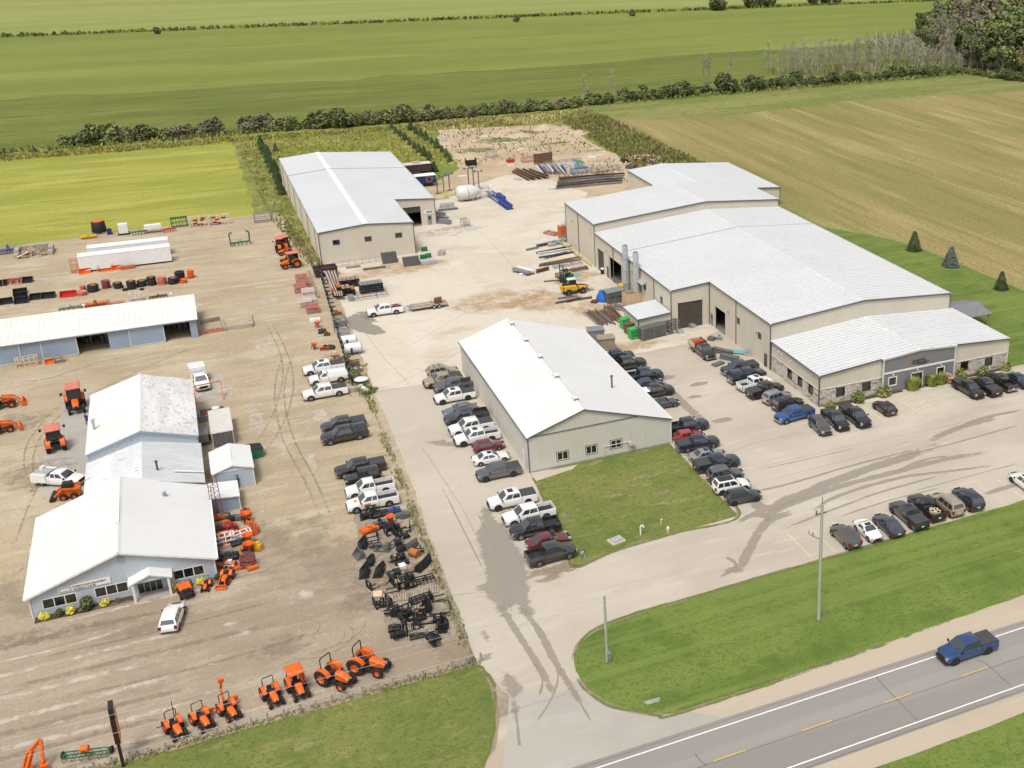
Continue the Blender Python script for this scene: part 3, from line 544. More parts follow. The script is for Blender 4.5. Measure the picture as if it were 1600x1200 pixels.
m = MB(); wall(m,(x1,y0),(x1,ye),hw,(),.42,.035); bpart('wall',m,'cream_metal',B)
m = MB(); xo,zo = ony(656,318,ye); xo2 = 45.0-.55
op = [(39.4-x1,44.1-x1,0,4.35)]
Pe = wall(m,(x1,ye),(xe,ye),[(0,hw),(xe-x1,he)],op,.42,.035); bpart('wall',m,'cream_metal',B)
m = MB(); wall(m,(xe,ye),(xe,y1),he,(),.42,.035); bpart('wall',m,'cream_metal',B)
m = MB(); wall(m,(xe,y1),(x0,y1),[(0,he),(xe-xm,rw_),(xe-x0,hw)],(),.42,.035); bpart('wall',m,'cream_metal',B)
floor_in(B,x0,x1,y0,y1); floor_in(B,x1,xe,ye,y1)
m = MB()
for i in range(5): m.loft([[Pe(.6,3.05+i*.26,-.2),Pe(5.3,3.05+i*.26,-.2),Pe(5.3,3.28+i*.26,-.2),Pe(.6,3.28+i*.26,-.2)],[Pe(.6,3.05+i*.26,-.14),Pe(5.3,3.05+i*.26,-.14),Pe(5.3,3.28+i*.26,-.14),Pe(.6,3.28+i*.26,-.14)]])
bpart('roller_door',m,'door_brown',B)
man_door(B,Pe,6.6,7.5,2.15)
m = MB(); m.loft([[Pe(5.85,2.55,.03),Pe(8.,2.55,.03),Pe(8.,3.3,.03),Pe(5.85,3.3,.03)],[Pe(5.85,2.55,.08),Pe(8.,2.55,.08),Pe(8.,3.3,.08),Pe(5.85,3.3,.08)]]); sg = bpart('sign',m,'trim_white',B)
m = MB()
for i,(a,wd) in enumerate(((6.5,.28),(6.85,.2),(7.12,.26),(7.45,.24))): m.loft([[Pe(a,2.75,.08),Pe(a+wd,2.75,.08),Pe(a+wd+.06,3.12,.08),Pe(a+.06,3.12,.08)],[Pe(a,2.75,.095),Pe(a+wd,2.75,.095),Pe(a+wd+.06,3.12,.095),Pe(a+.06,3.12,.095)]])
m.obj('lettering','trim_dark',sg)
m = MB(); ov = .12
roof_plane(m,(x0-ov,y0-ov,hw),(x0-ov,y1,hw),(xm,y1,rw_+.02),(xm,y0-ov,rw_+.02),.61,.04)
roof_plane(m,(x1+ov,y0-ov,hw-.0),(x1+ov,ye,hw-.0),(xm,ye,rw_+.02),(xm,y0-ov,rw_+.02),.61,.04)
roof_plane(m,(xe+ov,ye-ov,he),(xe+ov,y1,he),(xm,y1,rw_+.02),(xm,ye-ov+.13,rw_+.02),.61,.04)
rf = bpart('roof',m,'grey_roof',B)
m = MB(); m.prism([(xm-.55,rw_+.0),(xm,rw_+.1),(xm+.55,rw_+.0),(xm,rw_+.02)],'y',y0-.15,y1+.05); m.obj('ridge_cap','trim_white',rf)
m = MB(); m.bar((x0,278,hw+.07),(xm,278,rw_+.09),.18,.05); m.obj('roof_seam','trim_grey',rf); m = MB(); m.bar((xm,278,rw_+.09),(xe,278,he+.09),.18,.05); m.obj('roof_seam','trim_grey',rf)
for a,b_ in (((x0,y0-.14,hw-.02),(xm,y0-.14,rw_)),((xm,y0-.14,rw_),(x1,y0-.14,hw-.02)),((x1,ye-.14,hw-.04),(xe,ye-.14,he-.02))): edge_bar(B,'fascia',a,b_,.08,.26,'trim_dark')
for a,b_ in (((x0-.13,y0,hw-.05),(x0-.13,y1,hw-.05)),((x1+.13,y0,hw-.05),(x1+.13,ye,hw-.05)),((xe+.13,ye,he-.05),(xe+.13,y1,he-.05))): edge_bar(B,'gutter',a,b_,.14,.14,'trim_grey')
for x,y,h in ((x0-.03,y0-.03,hw),(x1+.03,y0-.03,hw),(xe+.03,ye-.03,he)): edge_bar(B,'corner_trim',(x,y,0),(x,y,h-.1),.14,.14,'trim_dark')
for k in range(6): edge_bar(B,'downpipe',(x0-.07,y0+6+k*12,.1),(x0-.07,y0+6+k*12,hw-.1),.1,.1,'trim_dark')
x0,x1,y0,y1 = 32.95,52.2,126.53,162.17; hl,hr_,rr,xm = 4.96,3.63,7.40,40.38
B = thing('metal_building','white roofed grey-beige metal building beside the fenced lawn','building',(x0,y0,0))
ow = []
for a,b_,c,e in ((871,704.5,885.5,715.5),(916,695,929.5,706),(955,687.5,967,697.5)):
 xa,za = ony(a,b_,y0); xb,zb = ony(c,e,y0); ow.append((xa-x0,xa-x0+1.3,zb-.05,zb+.95))
m = MB(); Pf = wall(m,(x0,y0),(x1,y0),[(0,hl),(xm-x0,rr),(x1-x0,hr_)],ow,.3,.03); bpart('wall',m,'stone_grey_metal',B)
for o_ in ow:
 pane_set(B,Pf,*o_,n=2,fr='trim_white',gl='glass',fw=.07)
 f = MB(); a,b_,c,e = o_
 for q in ((a-.17,b_+.17,c-.17,c-.07),(a-.17,b_+.17,e+.07,e+.17),(a-.17,a-.07,c-.07,e+.07),(b_+.07,b_+.17,c-.07,e+.07)): f.loft([[Pf(q[0],q[2],.0),Pf(q[1],q[2],.0),Pf(q[1],q[3],.0),Pf(q[0],q[3],.0)],[Pf(q[0],q[2],.035),Pf(q[1],q[2],.035),Pf(q[1],q[3],.035),Pf(q[0],q[3],.035)]])
 bpart('window_surround',f,'trim_dark',B)
m = MB(); Pw = wall(m,(x0,y1),(x0,y0),hl,(),.3,.03); bpart('wall',m,'stone_grey_metal',B)
m = MB(); wall(m,(x1,y0),(x1,y1),hr_,(),.3,.03); bpart('wall',m,'stone_grey_metal',B)
m = MB(); wall(m,(x1,y1),(x0,y1),[(0,hr_),(x1-xm,rr),(x1-x0,hl)],(),.3,.03); bpart('wall',m,'stone_grey_metal',B)
man_door(B,Pw,y1-y0-2.9,y1-y0-1.9,2.15,'trim_white',False); 
m = MB(); ov = .22
roof_plane(m,(x0-ov,y0-ov,hl-.05),(x0-ov,y1+ov,hl-.05),(xm,y1+ov,rr+.03),(xm,y0-ov,rr+.03),1.8,.01)
roof_plane(m,(x1+ov,y0-ov,hr_-.05),(x1+ov,y1+ov,hr_-.05),(xm,y1+ov,rr+.03),(xm,y0-ov,rr+.03),1.8,.01)
rf = bpart('roof',m,'bright_roof',B)
m = MB(); m.prism([(xm-.3,rr-.04),(xm,rr+.11),(xm+.3,rr-.04),(xm,rr+.02)],'y',y0-.25,y1+.25); m.obj('ridge_cap','bright_roof',rf)
for v in ((798,504.5),(844,556),(869,586),(900,621),(821,530)):
 q = g(v[0],v[1],rr+.2); m = MB(); m.box(xm-.3,xm+.3,q.y-.55,q.y+.55,rr-.02,rr+.3); m.obj('roof_vent','bright_roof',rf)
 m = MB(); m.box(xm+.3,xm+.32,q.y-.5,q.y+.5,rr+.04,rr+.26); m.box(xm-.28,xm+.28,q.y-.575,q.y-.55,rr+.04,rr+.26); m.obj('vent_louvre','trim_dark',rf)
q = g(956,601,5.6); m = MB(); m.cyl((q.x,q.y,5.),(q.x,q.y,6.9),.13,None,10); m.lathe([(.24,-.1),(.24,.02),(.05,.18)],(q.x,q.y,6.9),'z',10); m.obj('flue_pipe','trim_dark',rf,40)
edge_bar(B,'fascia',(x0-.2,y0-.2,hl-.12),(xm,y0-.2,rr-.06),.05,.16,'trim_dark'); edge_bar(B,'fascia',(xm,y0-.2,rr-.06),(x1+.2,y0-.2,hr_-.12),.05,.16,'trim_dark')
xs = xm+(rr-hl)*(x1-xm)/(rr-hr_); edge_bar(B,'belt_trim',(x0,y0-.05,hl-.05),(xs-.2,y0-.05,hl-.05),.06,.1,'trim_dark')
edge_bar(B,'corner_trim',(x0-.02,y0-.02,0),(x0-.02,y0-.02,hl-.1),.12,.12,'trim_dark'); edge_bar(B,'corner_trim',(x1+.02,y0-.02,0),(x1+.02,y0-.02,hr_-.1),.12,.12,'trim_white')
edge_bar(B,'gutter',(x0-.24,y0-.2,hl-.1),(x0-.24,y1+.2,hl-.1),.1,.12,'trim_dark'); edge_bar(B,'gutter',(x1+.24,y0-.2,hr_-.1),(x1+.24,y1+.2,hr_-.1),.1,.12,'trim_white')
edge_bar(B,'base_trim',(x0+.05,y0-.045,.1),(x1-.05,y0-.045,.1),.05,.2,'trim_grey')
m = MB(); m.tube([(42.9,y0-.09,0),(42.9,y0-.09,1.55),(46.1,y0-.09,1.55),(46.1,y0-.09,.1)],.045,6); m.box(46.2,46.55,y0-.32,y0-.04,1.0,1.55); m.tube([(46.4,y0-.1,1.5),(46.4,y0-.1,2.9)],.05); bpart('service_pipe',m,'trim_cream',B)
m = MB(); m.box(46.7,47.1,y0-.3,y0-.04,.1,.9); bpart('meter_box',m,'door_grey',B)
bx0,px0,bx1 = 75.47,68.43,108.4; by0,bk,by1 = 142.75,164.7,202.4; xm,rr,sl_ = 91.9,8.81,.0785
he = rr-(xm-bx0)*sl_; hp = rr-(xm-px0)*sl_; hE = rr-(bx1-xm)*sl_
B = thing('workshop','large white roofed cream metal workshop with roller doors and tall flues','workshop',(bx0,by0,0))
m = MB(); wall(m,(bx0,by0),(bx1,by0),[(0,he),(xm-bx0,rr),(bx1-bx0,hE)],(),.42,.035,4.4); bpart('wall',m,'cream_metal',B)
def side(u,v,x): return onx(u,v,x)
ds = [onx(1117,472,bx0),onx(1133.6,519,bx0)]
yo0,yo1 = ds[1][0],ds[0][0]
op = [(bk-yo1,bk-yo0,0,3.9)]; wn = []
for u,v in ((900+1354/5.333,400+541/5.333),(900+1531/5.333,400+665/5.333)):
 y,z = onx(u,v,bx0); wn.append((bk-y-.45,bk-y+.45,z-.45,z+.45))
m = MB(); Pw = wall(m,(bx0,bk),(bx0,by0),he,op+wn,.42,.035); bpart('wall',m,'cream_metal',B)
for o_ in wn: pane_set(B,Pw,*o_)
man_door(B,Pw,bk-142.75-1.9,bk-142.75-1.0,2.15,'frame_dark'); man_door(B,Pw,max(.3,bk-yo1-1.6),max(1.2,bk-yo1-.75),2.15,'door_grey')
f = MB()
for a,b_,c,e in ((op[0][0]-.14,op[0][0],0,4.0),(op[0][1],op[0][1]+.14,0,4.0)): f.loft([[Pw(a,c,.0),Pw(b_,c,.0),Pw(b_,e,.0),Pw(a,e,.0)],[Pw(a,c,.05),Pw(b_,c,.05),Pw(b_,e,.05),Pw(a,e,.05)]])
bpart('door_jamb',f,'trim_cream',B)
m = MB(); dx0 = ony(1059.4,512.5,bk)[0]-px0; dx1 = ony(1097.8,506.5,bk)[0]-px0; dz = ony(1059.2,473.6,bk)[1]
Ps = wall(m,(px0,bk),(bx0,bk),[(0,hp),(bx0-px0,he)],[(dx0,dx1,0,dz)],.42,.035); bpart('wall',m,'cream_metal',B); roll_door(B,Ps,dx0,dx1,dz)
a1 = [onx(933.6,388,px0),onx(944.5,424,px0),onx(952,402.6,px0),onx(971.6,441,px0)]
L = by1-bk
opl = [(by1-a1[0][0],by1-a1[1][0],0,4.4),(by1-a1[2][0],by1-a1[3][0],0,4.5)]; wn = []
for u,v in ((780+1302/5.714,340+618/5.714),(780+1450/5.714,340+732/5.714)):
 y,z = onx(u,v,px0); wn.append((by1-y-.45,by1-y+.45,z-.5,z+.45))
m = MB(); Pn = wall(m,(px0,by1),(px0,bk),hp,opl+wn,.42,.035); bpart('wall',m,'cream_metal',B); roll_door(B,Pn,opl[0][0],opl[0][1],4.4)
for o_ in wn: pane_set(B,Pn,*o_)
f = MB()
for a,b_,c,e in ((opl[1][0]-.14,opl[1][0],0,4.6),(opl[1][1],opl[1][1]+.14,0,4.6)): f.loft([[Pn(a,c,.0),Pn(b_,c,.0),Pn(b_,e,.0),Pn(a,e,.0)],[Pn(a,c,.05),Pn(b_,c,.05),Pn(b_,e,.05),Pn(a,e,.05)]])
bpart('door_jamb',f,'door_grey',B); man_door(B,Pn,opl[1][0]-1.5,opl[1][0]-.6,2.15,'frame_dark')
m = MB(); wall(m,(bx1,by0),(bx1,by1),hE,(),.42,.035); bpart('wall',m,'cream_metal',B)
floor_in(B,bx0,bx1,by0,by1); floor_in(B,px0,bx0,bk,by1)
m = MB(); wall(m,(86,bk+12),(86,bk-14),5,(),0); bpart('partition',m,'trim_grey',B)
m = MB()
for k in range(5): m.box(78,81,150+k*2.6,151.6+k*2.6,.1,1.+.5*(k%3)); m.box(72+k*.4,74,178+k*3,179.5+k*3,.1,1.6)
bpart('stored_goods',m,'trim_grey',B)
m = MB()
roof_plane(m,(bx0-.15,by0-.15,he-.01),(bx0-.15,bk-.15,he-.01),(xm,bk-.15,rr+.02),(xm,by0-.15,rr+.02),.76,.1,.12,.06)
roof_plane(m,(px0-.15,bk-.15,hp-.01),(px0-.15,by1,hp-.01),(xm,by1,rr+.02),(xm,bk-.15,rr+.02),.76,.1,.12,.06)
roof_plane(m,(bx1+.15,by0-.15,hE-.01),(bx1+.15,by1,hE-.01),(xm,by1,rr+.02),(xm,by0-.15,rr+.02),.76,.1,.12,.06)
rf = bpart('roof',m,'white_roof',B)
m = MB(); m.prism([(xm-.3,rr-.0),(xm,rr+.12),(xm+.3,rr-.0),(xm,rr+.02)],'y',by0-.17,by1); m.obj('ridge_cap','white_roof',rf)
m = MB(); m.bar((px0,188,hp+.06),(xm,188,rr+.09),.07,.06); m.obj('roof_seam','trim_grey',rf); m = MB(); m.bar((xm,188,rr+.09),(bx1,188,hE+.08),.07,.06); m.obj('roof_seam','trim_grey',rf)
for a,b_ in (((bx0,by0-.17,he-.05),(xm,by0-.17,rr-.03)),((xm,by0-.17,rr-.03),(bx1,by0-.17,hE-.05)),((px0,bk-.17,hp-.05),(bx0,bk-.17,he-.05))): edge_bar(B,'fascia',a,b_,.07,.24,'trim_dark')
for a,b_ in (((bx0-.16,by0,he-.05),(bx0-.16,bk-.3,he-.05)),((px0-.16,bk,hp-.05),(px0-.16,by1,hp-.05)),((bx1+.16,by0,hE-.05),(bx1+.16,by1,hE-.05))): edge_bar(B,'gutter',a,b_,.14,.14,'trim_dark')
for x,y,h in ((bx0-.03,by0-.03,he),(px0-.03,bk-.03,hp),(bx0-.1,bk-.1,he),(bx1+.03,by0-.03,hE)): edge_bar(B,'corner_trim',(x,y,4.4 if x>100 else 0),(x,y,h-.1),.14,.14,'trim_dark')
for y in (154.5,): edge_bar(B,'downpipe',(bx0-.09,y,.1),(bx0-.09,y,he-.1),.12,.12,'trim_dark')
for y in (172,180.5,192): edge_bar(B,'downpipe',(px0-.09,y,.1),(px0-.09,y,hp-.1),.12,.12,'trim_dark')
for x,y,P_,s,z in ((0,0,Pw,bk-yo0+1.2,4.6),(0,0,Pw,17.5,4.6),(0,0,Pn,opl[0][1]+1.5,5.),(0,0,Pn,20.,5.)):
 m = MB(); m.obox(P_(s,z,.12),.25,.25,.2); bpart('wall_light',m,'trim_grey',B)
m = MB(); q0 = onx(1000,422,px0); q1 = onx(1010,436,px0); m.prism([(px0-.9,4.7),(px0-.02,5.2),(px0-.02,4.7)],'y',q1[0],q0[0]); bpart('vent_hood',m,'galv',B)
hy0,hy1 = by1,220.; r2,e2w,e2e = 10.42,8.57,9.07
m = MB(); Pr = wall(m,(px0,hy1),(px0,hy0),e2w,(),.42,.035); bpart('wall',m,'cream_metal',B)
for u,v in ((905,351),(921.5,362)):
 y,z = onx(u,v,px0); pane_set(B,Pr,hy1-y-.4,hy1-y+.4,z-.45,z+.45,1,'trim_dark','glass')
m = MB(); wall(m,(px0,hy0),(bx1,hy0),[(0,e2w),(xm-px0,r2),(bx1-px0,e2e)],(),.42,.035,hp-.4); bpart('wall',m,'cream_metal',B)
m = MB(); wall(m,(bx1,hy0),(bx1,hy1),e2e,(),.42,.035); wall(m,(bx1,hy1),(px0,hy1),[(0,e2e),(bx1-xm,r2),(bx1-px0,e2w)],(),.42,.035); bpart('wall',m,'cream_metal',B)
m = MB(); roof_plane(m,(px0-.15,hy0-.15,e2w),(px0-.15,hy1+.1,e2w),(xm,hy1+.1,r2+.02),(xm,hy0-.15,r2+.02),.76,.1,.12,.06); roof_plane(m,(bx1+.15,hy0-.15,e2e),(bx1+.15,hy1+.1,e2e),(xm,hy1+.1,r2+.02),(xm,hy0-.15,r2+.02),.76,.1,.12,.06)
rf2 = bpart('roof',m,'white_roof',B); m = MB(); m.prism([(xm-.3,r2),(xm,r2+.12),(xm+.3,r2),(xm,r2+.02)],'y',hy0-.17,hy1+.1); m.obj('ridge_cap','white_roof',rf2)
for a,b_ in (((px0,hy0-.17,e2w-.05),(xm,hy0-.17,r2-.03)),((xm,hy0-.17,r2-.03),(bx1,hy0-.17,e2e-.05))): edge_bar(B,'fascia',a,b_,.07,.24,'trim_dark')
edge_bar(B,'gutter',(px0-.16,hy0,e2w-.05),(px0-.16,hy1,e2w-.05),.14,.14,'trim_dark')
for x,y,h,z in ((px0-.03,hy0-.03,e2w,0),(px0-.03,hy1+.03,e2w,0),(bx1+.03,hy0-.03,e2e,hE)): edge_bar(B,'corner_trim',(x,y,z),(x,y,h-.1),.14,.14,'trim_dark')
edge_bar(B,'downpipe',(px0-.09,212.,.1),(px0-.09,212.,e2w-.1),.12,.12,'trim_dark')
for u,v,x,dx in ((870+115/4.324,240+458/4.324,px0,0),): 
 y,z = onx(u,v,px0); m = MB(); m.bar((px0-.02,y,z+.2),(px0-.75,y,z),.12,.12); bpart('wall_light',m,'trim_grey',B)
for nm,u,v,tv in (('flue',988,462,388),('flue',1016,474,411)):
 b0 = g(u,v); xx = px0-.75; yy = b0.y if u<1000 else b0.y; zt_ = onx(u-5 if u<1000 else u,tv,xx)[1]
 m = MB(); m.lathe([(.62,.5),(.62,zt_-2.6),(.5,zt_-2.2),(.5,zt_-.3),(.4,zt_)],(xx,yy,0),'z',16); m.lathe([(.66,2.6),(.7,2.65),(.7,2.75),(.66,2.8)],(xx,yy,0),'z',16); m.box(xx-.6,xx+.6,yy-.6,yy+.6,.02,.5)
 for z in (zt_-2.4,zt_-4.6): m.lathe([(.64,z),(.68,z+.03),(.68,z+.1),(.64,z+.13)],(xx,yy,0),'z',16)
 bpart('flue',m,'galv',B,40)
x0,x1,y0,y1,xr,r3,ew,ee = 95.84,122.6,228.4,256.5,104.7,5.62,4.9,4.2
B = thing('rear_store','low cream store with pale grey roof behind the workshop','building',(x0,y0,0))
for a,b_,tp in (((x0,y1),(x0,y0),ew),((x0,y0),(x1,y0),[(0,ew),(xr-x0,r3),(x1-x0,ee)]),((x1,y0),(x1,y1),ee),((x1,y1),(x0,y1),[(0,ee),(x1-xr,r3),(x1-x0,ew)])):
 m = MB(); wall(m,a,b_,tp,(),.42,.035); bpart('wall',m,'cream_metal',B)
m = MB(); roof_plane(m,(x0-.15,y0-.15,ew),(x0-.15,y1+.15,ew),(xr,y1+.15,r3+.02),(xr,y0-.15,r3+.02),.76,.04); roof_plane(m,(x1+.15,y0-.15,ee),(x1+.15,y1+.15,ee),(xr,y1+.15,r3+.02),(xr,y0-.15,r3+.02),.76,.04); rf = bpart('roof',m,'grey_roof',B)
m = MB(); m.prism([(xr-.45,r3),(xr,r3+.12),(xr+.45,r3),(xr,r3+.02)],'y',y0-.17,y1+.17); m.obj('ridge_cap','white_roof',rf)
edge_bar(B,'fascia',(xr,y0-.18,r3-.05),(x1+.15,y0-.18,ee-.05),.07,.24,'trim_dark'); edge_bar(B,'gutter',(x0-.17,y0,ew-.05),(x0-.17,y1,ew-.05),.14,.14,'trim_dark'); edge_bar(B,'corner_trim',(x1+.03,y0-.03,0),(x1+.03,y0-.03,ee-.1),.14,.14,'trim_dark')
x0,x1,y0,y1 = 75.62,108.83,128.02,142.6; h4,r4,xm4 = 4.79,6.02,92.3
B = thing('office_building','low office wing with stone base, grey gabled entrance and white roof','building',(x0,y0,0))
def topf(x): return h4+(r4-h4)*(1-abs(x-xm4)/(xm4-x0 if x<xm4 else x1-xm4))
xa = ony(1300+408/5.333,500+560/5.333,y0)[0]; xb = ony(1300+995/5.333,500+485/5.333,y0)[0]
zst = ony(1300+0/5.333,500+550/5.333,y0)[1]; zst = 2.55
wl = []
for u,v in ((69,597),(285,552),(1101,382),(1303,343)):
 x,z = ony(1300+u/5.333,500+v/5.333,y0); wl.append((x-x0-.62,x-x0+.62,z-.6,z+.58))
m = MB(); Pf = wall(m,(x0,y0),(xa,y0),[(0,h4),(xa-x0,topf(xa))],[o_ for o_ in wl if o_[1]<xa-x0],.32,.035,zst); bpart('wall',m,'cream_metal',B)
m = MB(); Pq = wall(m,(xb,y0),(x1,y0),[(0,topf(xb)),(x1-xb,h4)],[],.32,.035,zst); bpart('wall',m,'cream_metal',B)
def stone_wall(P, L, zt, opens, seed):
 rr_ = random.Random(seed); mb = MB(); sh = []; z = .02
 mb.quad(P(0,0,-.1),P(L,0,-.1),P(L,zt,-.1),P(0,zt,-.1)); sh += [.18]*4
 while z < zt-.05:
  h = min(rr_.choice((.2,.25,.3,.38)),zt-z); s = 0.
  while s < L-.02:
   wd = min(rr_.uniform(.35,.95),L-s); a,b_,c,e = s+.015,s+wd-.015,z+.015,z+h-.015
   for o_ in opens:
    if b_ > o_[0]-.05 and a < o_[1]+.05 and e > o_[2]-.05 and c < o_[3]+.05:
     if a < o_[0]-.2: b_ = min(b_,o_[0]-.07)
     elif b_ > o_[1]+.2: a = max(a,o_[1]+.07)
     else: a = b_
   if b_-a > .08:
    k = rr_.uniform(.02,.06); v = rr_.random(); q = [P(a,c,-.1),P(b_,c,-.1),P(b_,e,-.1),P(a,e,-.1)]; t4 = [P(a+.02,c+.02,k),P(b_-.02,c+.02,k),P(b_-.02,e-.02,k),P(a+.02,e-.02,k)]
    mb.loft([q,t4]); sh += [v]*8
   s += wd
  z += h
 me = mb.mesh('stone_cladding','stone'); at = me.attributes.new('shade','FLOAT','POINT'); at.data.foreach_set('value',sh)
 ob = place('stone_cladding',me,B); ob.matrix_parent_inverse = Matrix.Translation(-Vector(B.location)); ob['kind'] = 'stuff'; return ob
Pa = lambda s,z,k=0.: Vector((x0+s,y0-k,z))
stone_wall(Pa, xa-x0, zst, wl, 1); Pb = lambda s,z,k=0.: Vector((xb+s,y0-k,z)); stone_wall(Pb, x1-xb, zst, [(o_[0]+x0-xb,o_[1]+x0-xb,o_[2],o_[3]) for o_ in wl], 2)
for o_ in wl: pane_set(B,Pa,*o_,fw=.09,k=.07)
for P_,L_ in ((Pa,xa-x0),(Pb,x1-xb)):
 m = MB(); m.loft([[P_(0,zst-.04,.0),P_(L_,zst-.04,.0),P_(L_,zst+.06,.0),P_(0,zst+.06,.0)],[P_(0,zst-.04,.1),P_(L_,zst-.04,.1),P_(L_,zst+.06,.09),P_(0,zst+.06,.09)]]); bpart('ledge',m,'trim_cream',B)
ws = []
for u,v in ((671,316),(752,378),(836,440)):
 y,z = onx(1100+u/5,520+v/5,x0); ws.append((y1-y-.55,y1-y+.55,z-.65,z+.6))
m = MB(); Pw = wall(m,(x0,y1),(x0,y0),h4,(),.32,.035,zst); bpart('wall',m,'cream_metal',B); stone_wall(Pw,y1-y0,zst,ws,3)
for o_ in ws: pane_set(B,Pw,*o_,fw=.09,k=.07)
m = MB(); m.loft([[Pw(0,zst-.04,.0),Pw(y1-y0,zst-.04,.0),Pw(y1-y0,zst+.06,.0),Pw(0,zst+.06,.0)],[Pw(0,zst-.04,.1),Pw(y1-y0,zst-.04,.1),Pw(y1-y0,zst+.06,.09),Pw(0,zst+.06,.09)]]); bpart('ledge',m,'trim_cream',B)
for u,v in ((1100+587/5,520+152/5),(1100+613/5,520+168/5),(1100+683/5,520+220/5)):
 y,z = onx(u,v,x0); m = MB(); m.obox(Pw(y1-y,z,.08),.18,.28,.3); bpart('vent_cowl',m,'trim_white',B)
m = MB(); wall(m,(x1,y0),(x1,y1),h4,(),.32,.035); bpart('wall',m,'cream_metal',B)
ye_ = y0-.35; Pg = lambda s,z,k=0.: Vector((xa+s,ye_-k,z)); Lg = xb-xa; zb = ony(1300+700/5.333,500+395/5.333,ye_)[1]
wg = []
for u,v in ((503,508),(903,424)):
 x,z = ony(1300+u/5.333,500+v/5.333,ye_); wg.append((x-xa-.6,x-xa+.6,z-.62,z+.55))
xd = ony(1300+702/5.333,500+535/5.333,ye_)[0]-xa
m = MB(); tp = [(0,topf(xa)),(xm4-xa,r4),(Lg,topf(xb))]
wall(m,(xa,ye_),(xb,ye_),tp,wg+[(xd-.95,xd+.95,0,2.35)],0); m.quad((xa,y0,0),(xa,ye_,0),(xa,ye_,topf(xa)),(xa,y0,topf(xa))); m.quad((xb,y0,0),(xb,ye_,0),(xb,ye_,topf(xb)),(xb,y0,topf(xb))); bpart('entrance_wall',m,'siding_grey',B)
def hits(z): return z
k = .25
while k < 5.9:
 segs = [(0.,Lg)]
 for o_ in wg+[(xd-.95,xd+.95,0,2.35)]:
  if o_[2]-.14 < k < o_[3]+.14: segs = [q for a,b_ in segs for q in ((a,min(b_,o_[0]-.16)),(max(a,o_[1]+.16),b_)) if q[1]-q[0] > .05]
 if k > topf(xa)-.1:
  half = (r4-.1-k)/(r4-h4)*(xm4-x0); segs = [(max(0,xm4-xa-half),min(Lg,xm4-xa+half))]
  if half < .4: break
 m = MB()
 for a,b_ in segs: m.loft([[Pg(a,k,.0),Pg(b_,k,.0),Pg(b_,k+.23,.0),Pg(a,k+.23,.0)],[Pg(a,k,.03),Pg(b_,k,.03),Pg(b_,k+.22,.006),Pg(a,k+.22,.006)]])
 bpart('siding_board',m,'siding_grey',B); k += .25
for a,b_,wd,h in ((Pg(.0,0.,.04),Pg(.0,topf(xa)-.1,.04),.3,.12),(Pg(Lg,0.,.04),Pg(Lg,topf(xb)-.1,.04),.3,.12),(Pg(.1,zb,.05),Pg(Lg-.1,zb,.05),.07,.28),(Pg(-.2,topf(xa)-.1,.1),Pg(xm4-xa,r4-.1,.1),.12,.3),(Pg(xm4-xa,r4-.1,.1),Pg(Lg+.2,topf(xb)-.1,.1),.12,.3)):
 edge_bar(B,'white_trim',a,b_,wd,h,'trim_white')
for o_ in wg: pane_set(B,Pg,*o_,fr='trim_white',fw=.16,k=.06)
pane_set(B,Pg,xd-.9,xd+.9,.05,2.25,2,'frame_dark','glass',.08,'entrance_door',.02)
for a,b_,c,e in ((xd-1.08,xd-.95,0,2.48),(xd+.95,xd+1.08,0,2.48),(xd-1.08,xd+1.08,2.35,2.5)):
 m = MB(); m.loft([[Pg(a,c,.0),Pg(b_,c,.0),Pg(b_,e,.0),Pg(a,e,.0)],[Pg(a,c,.07),Pg(b_,c,.07),Pg(b_,e,.07),Pg(a,e,.07)]]); bpart('white_trim',m,'trim_white',B)
for s in (wg[0][0]+.6,xd,wg[1][0]+.6): m = MB(); m.obox(Pg(s,2.85,.12),.18,.18,.22); bpart('wall_light',m,'trim_white',B)
simple('logo_orange',(.55,.2,.04),.5); simple('logo_black',(.02,.02,.02),.5)
ls = ony(1300+632/5.333,500+352/5.333,ye_); lx = ls[0]-xa; lz = 4.1
text_on(B,'D',Pg,lx,lz,1.05,'logo_orange',.06); text_on(B,'ynamic',Pg,lx+.72,lz,.86,'logo_black',.06)
m = MB(); m.loft([[Pg(lx+.75,lz-.2,.03),Pg(lx+3.7,lz-.2,.03),Pg(lx+3.7,lz-.12,.03),Pg(lx+.75,lz-.12,.03)],[Pg(lx+.75,lz-.2,.07),Pg(lx+3.7,lz-.2,.07),Pg(lx+3.7,lz-.12,.07),Pg(lx+.75,lz-.12,.07)]]); m.loft([[Pg(lx+1.6,lz-.42,.03),Pg(lx+3.4,lz-.42,.03),Pg(lx+3.4,lz-.32,.03),Pg(lx+1.6,lz-.32,.03)],[Pg(lx+1.6,lz-.42,.07),Pg(lx+3.4,lz-.42,.07),Pg(lx+3.4,lz-.32,.07),Pg(lx+1.6,lz-.32,.07)]]); bpart('logo_bar',m,'logo_black',B)
m = MB(); roof_plane(m,(x0-.2,y0-.2,h4-.01),(x0-.2,y1+.1,h4-.01),(xm4,y1+.1,r4+.03),(xm4,y0-.2,r4+.03),.9,.12,.12,.07); roof_plane(m,(x1+.2,y0-.2,h4-.01),(x1+.2,y1+.1,h4-.01),(xm4,y1+.1,r4+.03),(xm4,y0-.2,r4+.03),.9,.12,.12,.07)
rf = bpart('roof',m,'white_roof',B); m = MB(); m.prism([(xm4-.2,r4+.02),(xm4,r4+.13),(xm4+.2,r4+.02),(xm4,r4+.03)],'y',y0-.5,y1); m.obj('ridge_cap','white_roof',rf)
